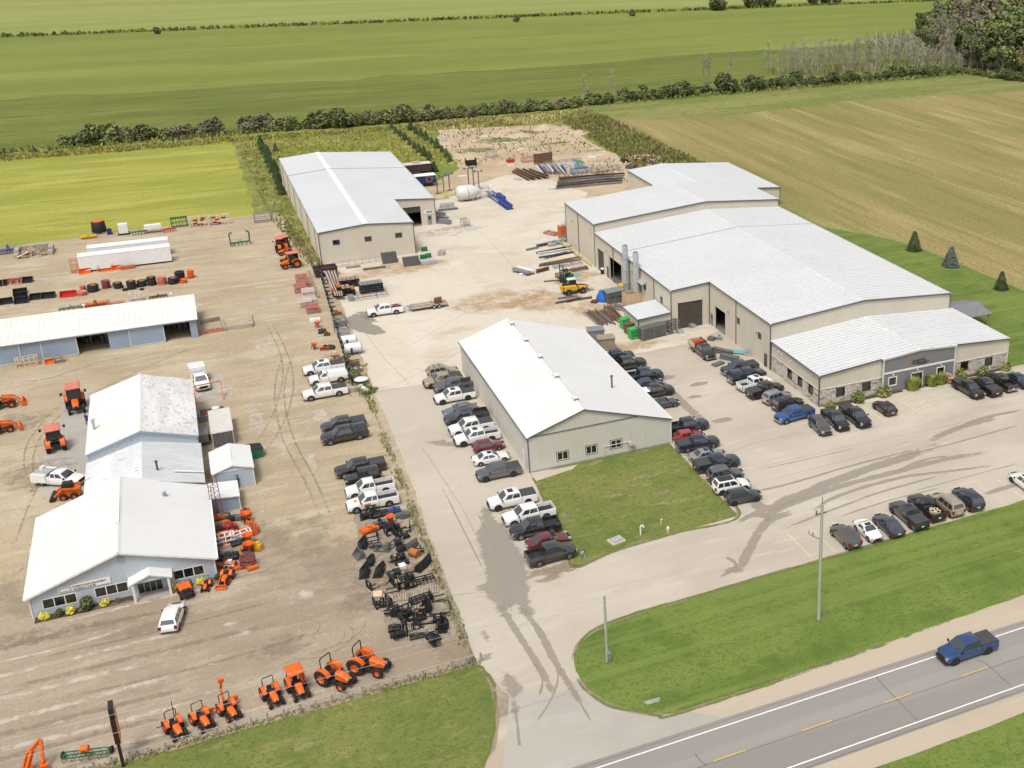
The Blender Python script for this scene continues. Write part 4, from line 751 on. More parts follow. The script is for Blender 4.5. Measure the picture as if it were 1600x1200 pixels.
m = MB(); roof_plane(m,(xa-.3,ye_-.25,topf(xa)+.06),(xa-.3,y0-.2,topf(xa)+.06),(xm4,y0-.2,r4+.06),(xm4,ye_-.25,r4+.06),0); roof_plane(m,(xb+.3,ye_-.25,topf(xb)+.06),(xb+.3,y0-.2,topf(xb)+.06),(xm4,y0-.2,r4+.06),(xm4,ye_-.25,r4+.06),0); m.obj('entrance_roof','white_roof',rf)
for a,b_ in (((x0,y0-.22,h4-.06),(xa-.3,y0-.22,topf(xa)-.06)),((xb+.3,y0-.22,topf(xb)-.06),(x1+.15,y0-.22,h4-.06))): edge_bar(B,'fascia',a,b_,.07,.22,'trim_dark')
edge_bar(B,'gutter',(x0-.2,y0-.1,h4-.06),(x0-.2,y1,h4-.06),.13,.13,'trim_dark'); edge_bar(B,'gutter',(x1+.2,y0-.1,h4-.06),(x1+.2,y1,h4-.06),.13,.13,'trim_white')
edge_bar(B,'corner_trim',(x0-.05,y0-.05,0),(x0-.05,y0-.05,h4-.1),.16,.16,'trim_dark'); edge_bar(B,'corner_trim',(x1+.03,y0-.03,0),(x1+.03,y0-.03,h4-.1),.13,.13,'trim_cream')
x0,x1,y0,y1 = 62.5,68.2,164.4,170.9
B = thing('lean_to_shed','small flat roofed cream shed against the workshop corner','shed',(x0,y0,0)); hs0 = 3.0
for a,b_,tp in (((x0,y1),(x0,y0),hs0),((x0,y0),(x1,y0),[(0,hs0),(x1-x0,hs0+.35)]),((x1,y1),(x0,y1),[(0,hs0+.35),(x1-x0,hs0)])): m = MB(); Pz = wall(m,a,b_,tp,(),.42,.035); bpart('wall',m,'cream_metal',B)
m = MB(); roof_plane(m,(x0-.2,y0-.2,hs0),(x0-.2,y1+.2,hs0),(x1,y1+.2,hs0+.4),(x1,y0-.2,hs0+.4),.6,.04); bpart('roof',m,'grey_roof',B)
edge_bar(B,'fascia',(x0-.2,y0-.23,hs0-.06),(x1,y0-.23,hs0+.32),.06,.24,'trim_dark'); edge_bar(B,'gutter',(x0-.22,y0-.2,hs0-.06),(x0-.22,y1+.2,hs0-.06),.12,.14,'trim_dark'); edge_bar(B,'corner_trim',(x0-.03,y0-.03,0),(x0-.03,y0-.03,hs0-.1),.14,.14,'trim_dark')
m = MB(); m.box(x0+2.9,x0+4.6,y0-.06,y0-.035,.1,2.1); bpart('door',m,'galv',B)
B = thing('picnic_shelter','small grey roofed open shelter on the side lawn','shelter',(112,144,0))
simple('shingle_dark',(.2,.2,.215),.85); simple('timber',(.36,.26,.16),.8); simple('new_timber',(.62,.5,.33),.8); simple('old_timber',(.3,.25,.19),.9)
m = MB(); roof_plane(m,(111.4,143.1,2.35),(117.6,143.1,2.35),(117.6,147.,3.35),(111.4,147.,3.35),.4,.02); roof_plane(m,(111.4,150.9,2.35),(117.6,150.9,2.35),(117.6,147.,3.35),(111.4,147.,3.35),.4,.02); bpart('roof',m,'shingle_dark',B)
for x in (111.8,117.2):
 for y in (143.5,150.5): edge_bar(B,'post',(x,y,0),(x,y,2.4),.16,.16,'timber')
m = MB(); m.box(111.6,117.4,143.4,150.6,.02,.06); bpart('floor_slab',m,'concrete',B)
x0,x1,y0,y1 = -20.78,-3.77,118.45,135.6; hh,rr,xm = 2.54,5.46,-12.27
B = thing('showroom','pale blue equipment showroom with bright white gable roof and porch','showroom',(x0,y0,0))
def tri(u0,v0,u1,v1):
 xa_,_ = ony(u0,v0,y0); xb_,_ = ony(u1,v1,y0); return xa_-x0, xb_-x0
ow = []
for u0,u1,v in ((262/4,480/4,820+468/4),(590/4,800/4,820+395/4),(1078/4,1275/4,820+287/4)):
 a,b_ = tri(u0,v+ (u1-u0)*.1,u1,v-(u1-u0)*.1); ow.append((a+.08,b_-.08,.75,1.75))
sd_ = tri(865/4,820+415/4,1020/4,820+380/4); dr = (sd_[0],sd_[1],0,2.15)
m = MB(); Pf = wall(m,(x0,y0),(x1,y0),[(0,hh),(xm-x0,rr),(x1-x0,hh)],ow+[dr],.25,.02); bpart('wall',m,'pale_blue_metal',B)
for o_ in ow: pane_set(B,Pf,*o_,n=3,fr='trim_white',gl='glass',fw=.09)
pane_set(B,Pf,dr[0]+.05,dr[1]-.05,.05,2.1,4,'galv','glass',.06,'entrance_door')
for a,b_,tp in (((x0,y1),(x0,y0),hh),((x1,y0),(x1,y1),hh),((x1,y1),(x0,y1),[(0,hh),(x1-xm,rr),(x1-x0,hh)])): m = MB(); wall(m,a,b_,tp,(),.25,.02); bpart('wall',m,'pale_blue_metal',B)
m = MB(); ov=.35; dz = ov*(rr-hh)/(xm-x0)
roof_plane(m,(x0-ov,y0-.35,hh-dz),(x0-ov,y1+.3,hh-dz),(xm,y1+.3,rr+.03),(xm,y0-.35,rr+.03),1.7,.01); roof_plane(m,(x1+ov,y0-.35,hh-dz),(x1+ov,y1+.3,hh-dz),(xm,y1+.3,rr+.03),(xm,y0-.35,rr+.03),1.7,.01)
rf = bpart('roof',m,'bright_roof',B); m = MB(); m.prism([(xm-.22,rr-.03),(xm,rr+.1),(xm+.22,rr-.03),(xm,rr+.02)],'y',y0-.36,y1+.3); m.obj('ridge_cap','bright_roof',rf)
m = MB(); m.box(xm-.3,xm+.05,124.5,130.2,rr+.08,rr+.2); m.obj('ridge_vent','trim_white',rf); m = MB(); q = g(257,772,4.2); m.box(q.x-.2,q.x+.2,q.y-.2,q.y+.2,3.9,4.45); m.obj('roof_vent','trim_grey',rf)
edge_bar(B,'fascia',(x0-ov,y0-.37,hh-dz-.1),(xm,y0-.37,rr-.1),.05,.2,'trim_white'); edge_bar(B,'fascia',(xm,y0-.37,rr-.1),(x1+ov,y0-.37,hh-dz-.1),.05,.2,'trim_white')
edge_bar(B,'gutter',(x0-ov-.06,y0-.35,hh-dz-.05),(x0-ov-.06,y1+.3,hh-dz-.05),.12,.12,'trim_white'); edge_bar(B,'gutter',(x1+ov+.06,y0-.35,hh-dz-.05),(x1+ov+.06,y1+.3,hh-dz-.05),.12,.12,'trim_white')
for x in (x0-.02,x1+.02): edge_bar(B,'corner_trim',(x,y0-.02,0),(x,y0-.02,hh-.05),.14,.14,'trim_white')
m = MB(); m.obox((xm+.1,y0-.1,4.55),.5,.2,.3); bpart('wall_light',m,'trim_grey',B)
s0_,_ = tri(355/4,820+380/4,0,900); s1_ = ony(685/4,820+310/4,y0)[0]-x0
m = MB(); m.loft([[Pf(s0_,2.12,.03),Pf(s1_,2.12,.03),Pf(s1_,2.78,.03),Pf(s0_,2.78,.03)],[Pf(s0_,2.12,.1),Pf(s1_,2.12,.1),Pf(s1_,2.78,.1),Pf(s0_,2.78,.1)]]); sg = bpart('sign',m,'trim_white',B)
m = MB()
for a,b_,c,e in ((s0_+.1,s0_+1.15,2.62,2.67),(s0_+.1,s0_+1.15,2.2,2.25),(s0_+.1,s0_+.15,2.2,2.67),(s0_+1.1,s0_+1.15,2.2,2.67)): m.loft([[Pf(a,c,.1),Pf(b_,c,.1),Pf(b_,e,.1),Pf(a,e,.1)],[Pf(a,c,.115),Pf(b_,c,.115),Pf(b_,e,.115),Pf(a,e,.115)]])
m.obj('sign_box','trim_dark',sg)
text_on(B,'ROBERTS FARM EQUIPMENT',Pf,s0_+1.3,2.48,.25,'logo_black',.11,sg,.95); text_on(B,'(CHESLEY) LIMITED',Pf,s0_+1.35,2.19,.25,'logo_black',.11,sg,.95)
pl = g(211.5,942.5); pr = g(268.7,928); pm = (pl.x+pr.x)/2; py0 = pl.y+.1; Pp = thing
m = MB(); roof_plane(m,(pl.x-.35,py0-.2,2.15),(pl.x-.35,y0,2.15),(pm,y0,2.95),(pm,py0-.2,2.95),.5,.025); roof_plane(m,(pr.x+.35,py0-.2,2.15),(pr.x+.35,y0,2.15),(pm,y0,2.95),(pm,py0-.2,2.95),.5,.025); bpart('porch_roof',m,'bright_roof',B)
m = MB(); m.prism([(pl.x,2.12),(pr.x,2.12),(pr.x,2.2),(pm,2.85),(pl.x,2.2)],'y',py0-.05,py0+.05); bpart('porch_gable',m,'pale_blue_metal',B)
for x in (pl.x+.05,pr.x-.05): edge_bar(B,'porch_post',(x,py0,0),(x,py0,2.15),.22,.22,'trim_white')
m = MB(); m.box(pl.x,pr.x,py0-.1,y0,.02,.07); bpart('porch_floor',m,'apron',B)
x0,x1,y0,y1 = -16.2,-3.98,135.6,146.9; hh,rr,xm = 3.0,4.62,-10.15
for a,b_ in (((x0,y1),(x0,y0)),((x1,y0),(x1,y1))): m = MB(); wall(m,a,b_,hh,(),.25,.02); bpart('wall',m,'pale_blue_metal',B)
m = MB(); roof_plane(m,(x0-.3,y0,hh-.05),(x0-.3,y1,hh-.05),(xm,y1,rr),(xm,y0,rr),.6,.03); rf = bpart('roof',m,'patched_roof',B)
surf('dull_roof', (.5,.52,.54), [((.56,.575,.59),.5,.42,.6,.9,(.3,1,1)), ((.44,.455,.47),1.5,.55,.7,.6,(.2,1,1))], .6)
m = MB(); roof_plane(m,(x1+.3,y0,hh-.05),(x1+.3,y1,hh-.05),(xm,y1,rr),(xm,y0,rr),.6,.03); rf = bpart('roof',m,'dull_roof',B)
m = MB(); q = g(247,738,3.9); m.cyl((q.x,q.y,3.6),(q.x,q.y,5.3),.12,None,10); m.lathe([(.2,0),(.2,.08),(.03,.2)],(q.x,q.y,5.3),'z',10); simple('rusty',(.2,.09,.06),.8,.2,var=.35,scale=3.); m.obj('flue_pipe','rusty',rf,40)
m = MB(); m.bar((-6.8,y0+2.5,3.95),(x1+.3,y0+2.5,hh+.1),.35,.06); m.obj('flashing','trim_white',rf)
x0,x1,y0,y1 = -16.17,-4.01,146.84,166.0; hh,rr,xm = 4.2,6.1,-10.1
B = thing('service_shop','weathered white roofed service shop behind the showroom','building',(x0,y0,0))
for a,b_,tp in (((x0,y1),(x0,y0),hh),((x0,y0),(x1,y0),[(0,hh),(xm-x0,rr),(x1-x0,hh)]),((x1,y0),(x1,y1),hh),((x1,y1),(x0,y1),[(0,hh),(x1-xm,rr),(x1-x0,hh)])): m = MB(); wall(m,a,b_,tp,(),.25,.02); bpart('wall',m,'pale_blue_metal',B)
m = MB(); roof_plane(m,(x0-.25,y0-.25,hh-.05),(x0-.25,y1+.2,hh-.05),(xm,y1+.2,rr+.02),(xm,y0-.25,rr+.02),.75,.035); bpart('roof',m,'old_white_roof',B)
m = MB(); roof_plane(m,(x1+.25,y0-.25,hh-.05),(x1+.25,y1+.2,hh-.05),(xm,y1+.2,rr+.02),(xm,y0-.25,rr+.02),.75,.035); rf = bpart('roof',m,'weathered_roof',B)
m = MB(); m.prism([(xm-.25,rr-.03),(xm,rr+.1),(xm+.25,rr-.03),(xm,rr+.02)],'y',y0-.26,y1+.2); m.obj('ridge_cap','old_white_roof',rf)
edge_bar(B,'fascia',(x0-.2,y0-.28,hh-.12),(xm,y0-.28,rr-.08),.05,.22,'blue_door_metal'); edge_bar(B,'fascia',(xm,y0-.28,rr-.08),(x1+.2,y0-.28,hh-.12),.05,.22,'blue_door_metal')
q = g(147,668,4.7); m = MB(); m.cyl((q.x,q.y,4.2),(q.x,q.y,5.7),.16,None,10); m.lathe([(.3,0),(.3,.1),(.05,.25)],(q.x,q.y,5.7),'z',10); m.obj('flue_pipe','galv',rf,40)
m = MB(); wall(m,(x0-.03,163),(x0-.03,158.5),3.4,(),0); bpart('bay_door',m,'blue_door_metal',B); m = MB(); wall(m,(x0-.03,156),(x0-.03,151.5),3.4,(),0); bpart('bay_door',m,'blue_door_metal',B)
x0,x1,y0,y1,hh,rr = -2.8,1.65,138.2,144.4,2.55,3.25; xm=(x0+x1)/2
B = thing('garden_shed','little white gable roofed shed with pale blue walls beside the service shop','shed',(x0,y0,0))
for a,b_,tp in (((x0,y1),(x0,y0),hh),((x0,y0),(x1,y0),[(0,hh),(xm-x0,rr),(x1-x0,hh)]),((x1,y0),(x1,y1),hh),((x1,y1),(x0,y1),[(0,hh),(x1-xm,rr),(x1-x0,hh)])): m = MB(); wall(m,a,b_,tp,(),.25,.02); bpart('wall',m,'pale_blue_metal',B)
m = MB(); roof_plane(m,(x0-.2,y0-.2,hh-.05),(x0-.2,y1+.2,hh-.05),(xm,y1+.2,rr+.03),(xm,y0-.2,rr+.03),.6,.025); roof_plane(m,(x1+.2,y0-.2,hh-.05),(x1+.2,y1+.2,hh-.05),(xm,y1+.2,rr+.03),(xm,y0-.2,rr+.03),.6,.025); rf=bpart('roof',m,'bright_roof',B)
m = MB(); m.box(xm-.15,xm+.1,140,143,rr+.0,rr+.14); m.obj('ridge_vent','trim_white',rf)
for x in (x0-.02,x1+.02): edge_bar(B,'corner_trim',(x,y0-.02,0),(x,y0-.02,hh-.05),.12,.12,'trim_white')
edge_bar(B,'eave_board',(x0,y0-.04,hh),(x1,y0-.04,hh),.05,.12,'trim_white')
x0,x1,y0,y1,hh = -2.35,.15,151.1,158.6,2.15
simple('pale_grey_roof',(.6,.58,.54),.7); surf('weathered_boards',(.16,.15,.145),[((.1,.095,.09),2.5,.45,.62,.9,(3,3,.3))],.9)
B = thing('storage_container','narrow flat roofed store with weathered dark board front','shed',(x0,y0,0))
for a,b_ in (((x0,y1),(x0,y0)),((x1,y0),(x1,y1)),((x1,y1),(x0,y1))): m = MB(); wall(m,a,b_,hh,(),.25,.03); bpart('wall',m,'trim_cream',B)
for i in range(8): m = MB(); wd=(x1-x0-.2)/8; m.box(x0+.1+i*wd+.012,x0+.1+(i+1)*wd-.012,y0-.04,y0+.02,.02,hh-.12); bpart('board',m,'weathered_boards',B)
m = MB(); roof_plane(m,(x0-.12,y0-.1,hh),(x0-.12,y1+.1,hh),(x1+.12,y1+.1,hh+.06),(x1+.12,y0-.1,hh+.06),0); bpart('roof',m,'pale_grey_roof',B)
for x in (x0,x1): edge_bar(B,'corner_trim',(x,y0-.05,0),(x,y0-.05,hh),.1,.08,'trim_white')
edge_bar(B,'eave_board',(x0,y0-.08,hh-.06),(x1,y0-.08,hh-.04),.05,.14,'trim_white')
x0,x1,y0,y1,hh = -3.75,-.4,132.8,136.8,1.75
B = thing('lean_to','low white roofed lean-to with blue grey wall beside the showroom','shed',(x0,y0,0))
for a,b_,tp in (((x0,y0),(x1,y0),[(0,hh+.3),(x1-x0,hh)]),((x1,y0),(x1,y1),hh),((x1,y1),(x0,y1),[(0,hh),(x1-x0,hh+.3)])): m = MB(); wall(m,a,b_,tp,(),.25,.02); bpart('wall',m,'blue_door_metal',B)
m = MB(); roof_plane(m,(x1+.15,y0-.15,hh),(x1+.15,y1+.1,hh),(x0,y1+.1,hh+.35),(x0,y0-.15,hh+.35),.6,.025); bpart('roof',m,'bright_roof',B)
edge_bar(B,'corner_trim',(x1+.02,y0-.02,0),(x1+.02,y0-.02,hh-.05),.12,.12,'trim_white')
x0,x1,y0,y1,hf,hb = -66.,-2.4,195.,206.6,3.3,3.75
B = thing('machinery_shed','long open fronted machinery shed with old white roof and blue sliding doors','shed',(x1,y0,0))
def lx(u): return ony(u,515-(u-150)*.155,y0)[0]
o1,o2,o3,o4 = lx(115.5),lx(166),lx(251),lx(293.5)
m = MB(); Pf = wall(m,(x0,y0),(x1,y0),hf-.25,[(o1-x0,o2-x0,0,2.95),(o3-x0,o4-x0,0,2.95)],.25,.02,0.,.04,.3); bpart('wall',m,'blue_door_metal',B)
m = MB(); wall(m,(x1,y0),(x1,y1),[(0,hf-.1),(y1-y0,hb-.1)],(),.25,.02); wall(m,(x1,y1),(x0,y1),hb-.1,(),.5,.02); bpart('wall',m,'blue_door_metal',B)
for a,b_,out in ((lx(26),lx(28),.0),(lx(60),lx(117),.1),(lx(-40),lx(28),.1),(lx(198),lx(253),.12)):
 if b_-a < 1: continue
 m = MB(); Pd = wall(m,(a,y0-out),(b_,y0-out),2.95,(),.25,.02,.08); d = bpart('sliding_door',m,'blue_door_metal',B)
 f = MB()
 for q in ((0,.1,.08,2.95),(b_-a-.1,b_-a,.08,2.95),(0,b_-a,.08,.16),(0,b_-a,2.88,2.98)): f.loft([[Pd(q[0],q[2],.0),Pd(q[1],q[2],.0),Pd(q[1],q[3],.0),Pd(q[0],q[3],.0)],[Pd(q[0],q[2],.045),Pd(q[1],q[2],.045),Pd(q[1],q[3],.045),Pd(q[0],q[3],.045)]])
 f.obj('door_frame','trim_white',d)
m = MB(); roof_plane(m,(x0,y0-.45,hf),(x1+.3,y0-.45,hf),(x1+.3,y1,hb),(x0,y1,hb),.8,.035); rf = bpart('roof',m,'old_white_roof',B)
edge_bar(B,'door_rail',(x0,y0-.22,3.02),(x1,y0-.22,3.02),.14,.12,'blue_door_metal')
for u,v in ((132,478),(268,462)): q = g(u,v,3.75); m = MB(); m.cyl((q.x,y1-.15,3.2),(q.x,y1-.15,4.3),.1); m.lathe([(.25,0),(.25,.12),(.05,.3)],(q.x,y1-.15,4.3),'z',10); m.obj('roof_vent','old_white_roof',rf,40)
m = MB()
for k in range(9): m.box(o1+.4+k*.55,o1+.8+k*.55,y0+3+rnd.random()*3,y0+5+rnd.random()*3,.1,1.+rnd.random()*1.2)
for k in range(5): m.box(o3+.5+k*.8,o3+1.1+k*.8,y0+4+rnd.random()*2,y0+7,.1,.8+rnd.random())
bpart('stored_goods',m,'trim_dark',B)
simple('trailer_white',(.78,.79,.8),.4,var=.06); simple('tyre_black',(.028,.027,.026),.9); simple('steel_dark',(.05,.05,.052),.6); 
for nm,xa_,xb_,ya_,yb_,hh,lab in (('box_trailer',-21.1,-5.25,240.6,243.2,3.15,'white box trailer nearest the tyre row, orange attachments along its side'),('box_trailer',-19.7,-5.5,246.1,248.7,3.1,'white box trailer behind the other, red panel at its end')):
 B = thing(nm,lab,'trailer',(xa_,ya_,0),0,'white box trailers')
 m = MB(); wall(m,(xa_,ya_),(xb_,ya_),hh,(),.6,.02,.35); wall(m,(xb_,ya_),(xb_,yb_),hh,(),0,.02,.35); wall(m,(xb_,yb_),(xa_,yb_),hh,(),.6,.02,.35); wall(m,(xa_,yb_),(xa_,ya_),hh,(),.5,.02,.35); bpart('side_panel',m,'trailer_white',B)
 m = MB(); m.box(xa_-.03,xb_+.03,ya_-.03,yb_+.03,hh,hh+.05); bpart('roof',m,'trailer_white',B)
 m = MB(); m.box(xa_,xb_,ya_+.05,yb_-.05,.25,.36); bpart('chassis',m,'steel_dark',B)
 for x in (xa_+2,xa_+3.2):
  for y in (ya_+.3,yb_-.3): m = MB(); m.cyl((x,y-.13,.42),(x,y+.13,.42),.42,None,14); bpart('wheel',m,'tyre_black',B)
 m = MB(); m.box(xb_-1.2,xb_-1.0,ya_+.3,ya_+.5,0,.4); m.box(xb_-1.2,xb_-1.0,yb_-.5,yb_-.3,0,.4); bpart('landing_leg',m,'steel_dark',B)
simple('red_panel',(.45,.06,.03),.5)
# ================================================================ vehicles
for nm,c,mt in (('white',(.78,.78,.77),0),('black',(.012,.012,.014),.2),('charcoal',(.045,.048,.052),.5),('grey',(.13,.135,.14),.5),('silver',(.42,.43,.44),.6),('dark_blue',(.012,.022,.055),.4),('navy',(.016,.03,.055),.3),('slate_blue',(.05,.068,.1),.5),
    ('blue',(.02,.1,.33),.4),('road_blue',(.015,.06,.2),.4),('red',(.42,.03,.025),.2),('maroon',(.16,.012,.02),.3),('beige',(.45,.38,.29),.4),('tan',(.4,.33,.23),.3),('silver_blue',(.2,.24,.28),.6),('bronze',(.11,.1,.09),.5)): paint('paint_'+nm,c,mt)
simple('plastic_black',(.025,.025,.027),.6); simple('bed_liner',(.03,.03,.032),.85); simple('tonneau',(.06,.062,.066),.75); simple('rim_silver',(.5,.5,.51),.3,.7); simple('rim_dark',(.06,.06,.062),.35,.5)
simple('lamp_clear',(.4,.42,.44),.12); simple('lamp_red',(.2,.012,.012),.25); simple('lamp_amber',(.75,.25,.03),.3); simple('plate_white',(.75,.75,.72),.5); simple('chrome',(.6,.6,.61),.15,.9)
def ring(x, w_, z0, z1, r=.12, tuck=.06):
 return [(x,-w_+tuck,z0),(x,w_-tuck,z0),(x,w_,z0+.18),(x,w_,z1-r),(x,w_-r*.45,z1-r*.25),(x,w_-r*1.6,z1),(x,-w_+r*1.6,z1),(x,-w_+r*.45,z1-r*.25),(x,-w_,z1-r),(x,-w_,z0+.18)]
def cabin(m, xb0,xb1,xt0,xt1,wb,wt,zb,zt):
 lo = [(xb0,-wb,zb),(xb1,-wb,zb),(xb1,wb,zb),(xb0,wb,zb)]; k = .06
 mid = [(xt0,-wt,zt-k),(xt1,-wt,zt-k),(xt1,wt,zt-k),(xt0,wt,zt-k)]; tp = [(xt0+.1,-wt+.1,zt),(xt1-.12,-wt+.1,zt),(xt1-.12,wt-.1,zt),(xt0+.1,wt-.1,zt)]
 m.loft([lo,mid,tp])
 return [Vector(p) for p in lo], [Vector(p) for p in mid]
def pane_on(q, a0,a1,b0,b1, off=.012, th=.02):
 def at(s,t): return q[0].lerp(q[1],s).lerp(q[3].lerp(q[2],s),t)
 n = (q[1]-q[0]).cross(q[3]-q[0]).normalized()
 c = [at(a0,b0),at(a1,b0),at(a1,b1),at(a0,b1)]
 m = MB(); m.loft([[p-n*th for p in c],[p+n*off for p in c]]); return m
def car_wheels(xs, r, wd, half, rim='rim_silver'):
 m = MB(); m.lathe([(r*.62,-wd/2),(r*.93,-wd/2),(r,-wd/2+.05),(r,wd/2-.05),(r*.93,wd/2),(r*.62,wd/2)],(0,0,0),'y',18); ty = m.mesh('wheel','tyre_black',40)
 m = MB(); m.lathe([(.0,-wd/2+.02),(r*.2,-wd/2+.015),(r*.64,-wd/2+.03),(r*.66,-wd/2-.01)],(0,0,0),'y',14); m.lathe([(.0,wd/2-.02),(r*.2,wd/2-.015),(r*.64,wd/2-.03),(r*.66,wd/2+.01)],(0,0,0),'y',14)
 for i in range(5):
  t = i*2*math.pi/5
  for s in (-1,1): m.obox((math.cos(t)*r*.38,s*(wd/2-.005),math.sin(t)*r*.38),r*.55,.02,r*.16,0,0,0,-t)
 ri = m.mesh('rim',rim,40)
 return [('wheel',ty,[('rim',ri,[],None)],(x,s*half,r)) for x in xs for s in (-1,1)]
def arches(m, xs, r, half):
 for x in xs:
  for s in (-1,1):
   pts = [(x+math.cos(t)*r*1.22, max(.18,r+math.sin(t)*r*1.2)) for t in [math.pi*i/10 for i in range(11)]]
   m.prism(pts+[(x-r*1.22,.2),(x+r*1.22,.2)],'y',s*(half-.06),s*(half+.012))
def finish(parts, mb, name, mat): parts.append((name, mb.mesh(name,mat), [], None))
_cache = {}
def pickup(L=5.85, bed='cover', cab='crew', rims='rim_silver', sunroof=False, cap=False, cover='tonneau'):
 key = ('p',L,bed,cab,rims,sunroof,cap,cover)
 if key in _cache: return _cache[key]
 f = L/2; W_ = 1.0; k = L/5.85
 cf = f-1.55*k; cr_ = {'crew':cf-2.35*k,'reg':cf-1.35*k,'ext':cf-2.0*k}[cab]; z0 = .36; wx = (f-.98*k, f-.98*k-3.68*k); r = .41
 P_ = []; m = MB()
 m.loft([ring(cr_,W_,z0,1.22,.08),ring(cf-.1,W_,z0,1.2,.1),ring(cf+.25,W_*.99,z0,1.17,.12),ring(f-.45,W_*.97,z0,1.1,.14),ring(f-.12,W_*.92,z0+.05,1.02,.14),ring(f-.02,W_*.85,z0+.12,.92,.12)])
 if cap or bed == 'flat':
  m.loft([ring(-f+.03,W_*.97,z0+.08,1.24,.06),ring(cr_-.05,W_*.99,z0,1.26,.06)])
 else:
  for s in (-1,1): m.prism([(s*(W_*.99),z0),(s*W_,z0+.2),(s*W_,1.2),(s*(W_-.03),1.26),(s*(W_-.11),1.26),(s*(W_-.11),z0)],'x',-f+.03,cr_-.05)
  m.box(-f+.02,-f+.1,-W_+.08,W_-.08,z0+.1,1.25); m.box(-f+.05,cr_-.02,-W_+.1,W_-.1,z0,.78)
 zr = 1.88
 lo, mi_ = cabin(m, cr_+.02, cf+.18, cr_+.14, cf-.62*k, W_-.04, W_-.24, 1.18, zr)
 P_.append(('body', m.mesh('body','paint_white',35), [], None))
 m = MB(); arches(m,wx,r,W_-.01); finish(P_,m,'wheel_arch','plastic_black')
 fr_ = [lo[1],lo[2],mi_[2],mi_[1]]; P_.append(('windshield', pane_on(fr_,.07,.93,.08,.94).mesh('windshield','car_glass'), [], None))
 rq = [lo[3],lo[0],mi_[0],mi_[3]]; P_.append(('rear_window', pane_on(rq,.12,.88,.25,.9).mesh('rear_window','car_glass'), [], None))
 spans = {'crew':((.06,.45),(.5,.84)),'reg':((.12,.78),),'ext':((.06,.34),(.4,.82))}[cab]
 for q in ([lo[0],lo[1],mi_[1],mi_[0]],[lo[2],lo[3],mi_[3],mi_[2]]):
  for a,b_ in spans:
   if q[0] is lo[2]: a,b_ = 1-b_,1-a
   P_.append(('side_window', pane_on(q,a,b_,.16,.88).mesh('side_window','car_glass'), [], None))
 if sunroof: m = MB(); m.box((cr_+cf)/2-.35,(cr_+cf)/2+.3,-.45,.45,zr-.01,zr+.012); finish(P_,m,'sunroof','glass')
 bx = -f+.06
 if cap:
  m = MB(); cabin(m,-f+.05,cr_+.05,-f+.22,cr_+.03,W_-.03,W_-.2,1.22,1.84); P_.append(('bed_cap', m.mesh('bed_cap','paint_white',35), [], None))
 elif bed == 'cover': m = MB(); m.box(bx,cr_-.03,-W_+.07,W_-.07,1.25,1.3); [m.box(bx+(cr_-bx)*t-.015,bx+(cr_-bx)*t+.015,-W_+.08,W_-.08,1.3,1.315) for t in (.33,.66)]; finish(P_,m,'bed_cover',cover)
 elif bed == 'flat': pass
 else: m = MB(); m.box(bx+.06,cr_-.08,-W_+.14,W_-.14,.78,.8); finish(P_,m,'bed_liner','bed_liner')
 m = MB(); m.box(f-.06,f+.02,-.55,.55,.62,.95); finish(P_,m,'grille','plastic_black')
 m = MB(); m.loft([[(f-.25,-W_*.93,.38),(f-.25,W_*.93,.38),(f-.25,W_*.93,.62),(f-.25,-W_*.93,.62)],[(f+.06,-W_*.78,.4),(f+.06,W_*.78,.4),(f+.06,W_*.78,.6),(f+.06,-W_*.78,.6)]]); finish(P_,m,'bumper','plastic_black' if rims=='rim_dark' else 'chrome')
 m = MB(); m.box(-f-.08,-f+.06,-W_*.92,W_*.92,.45,.64); finish(P_,m,'bumper','plastic_black' if rims=='rim_dark' else 'chrome')
 for s in (-1,1):
  m = MB(); m.box(f-.14,f+.005,s*.76-.15,s*.76+.13,.72,.94); finish(P_,m,'headlight','lamp_clear')
  m = MB(); m.box(-f-.005,-f+.12,s*(W_-.1)-.07,s*(W_-.1)+.085,.75,1.16); finish(P_,m,'taillight','lamp_red')
  m = MB(); m.box(cf-.05,cf+.08,s*(W_+.02),s*(W_+.22),1.22,1.42) if s>0 else m.box(cf-.05,cf+.08,-(W_+.22),-(W_+.02),1.22,1.42); finish(P_,m,'mirror','plastic_black')
 m = MB(); m.box(-f-.09,-f-.07,-.17,.17,.66,.8); finish(P_,m,'number_plate','plate_white')
 P_ += car_wheels(wx, r, .28, W_-.13, rims)
 _cache[key] = P_; return P_
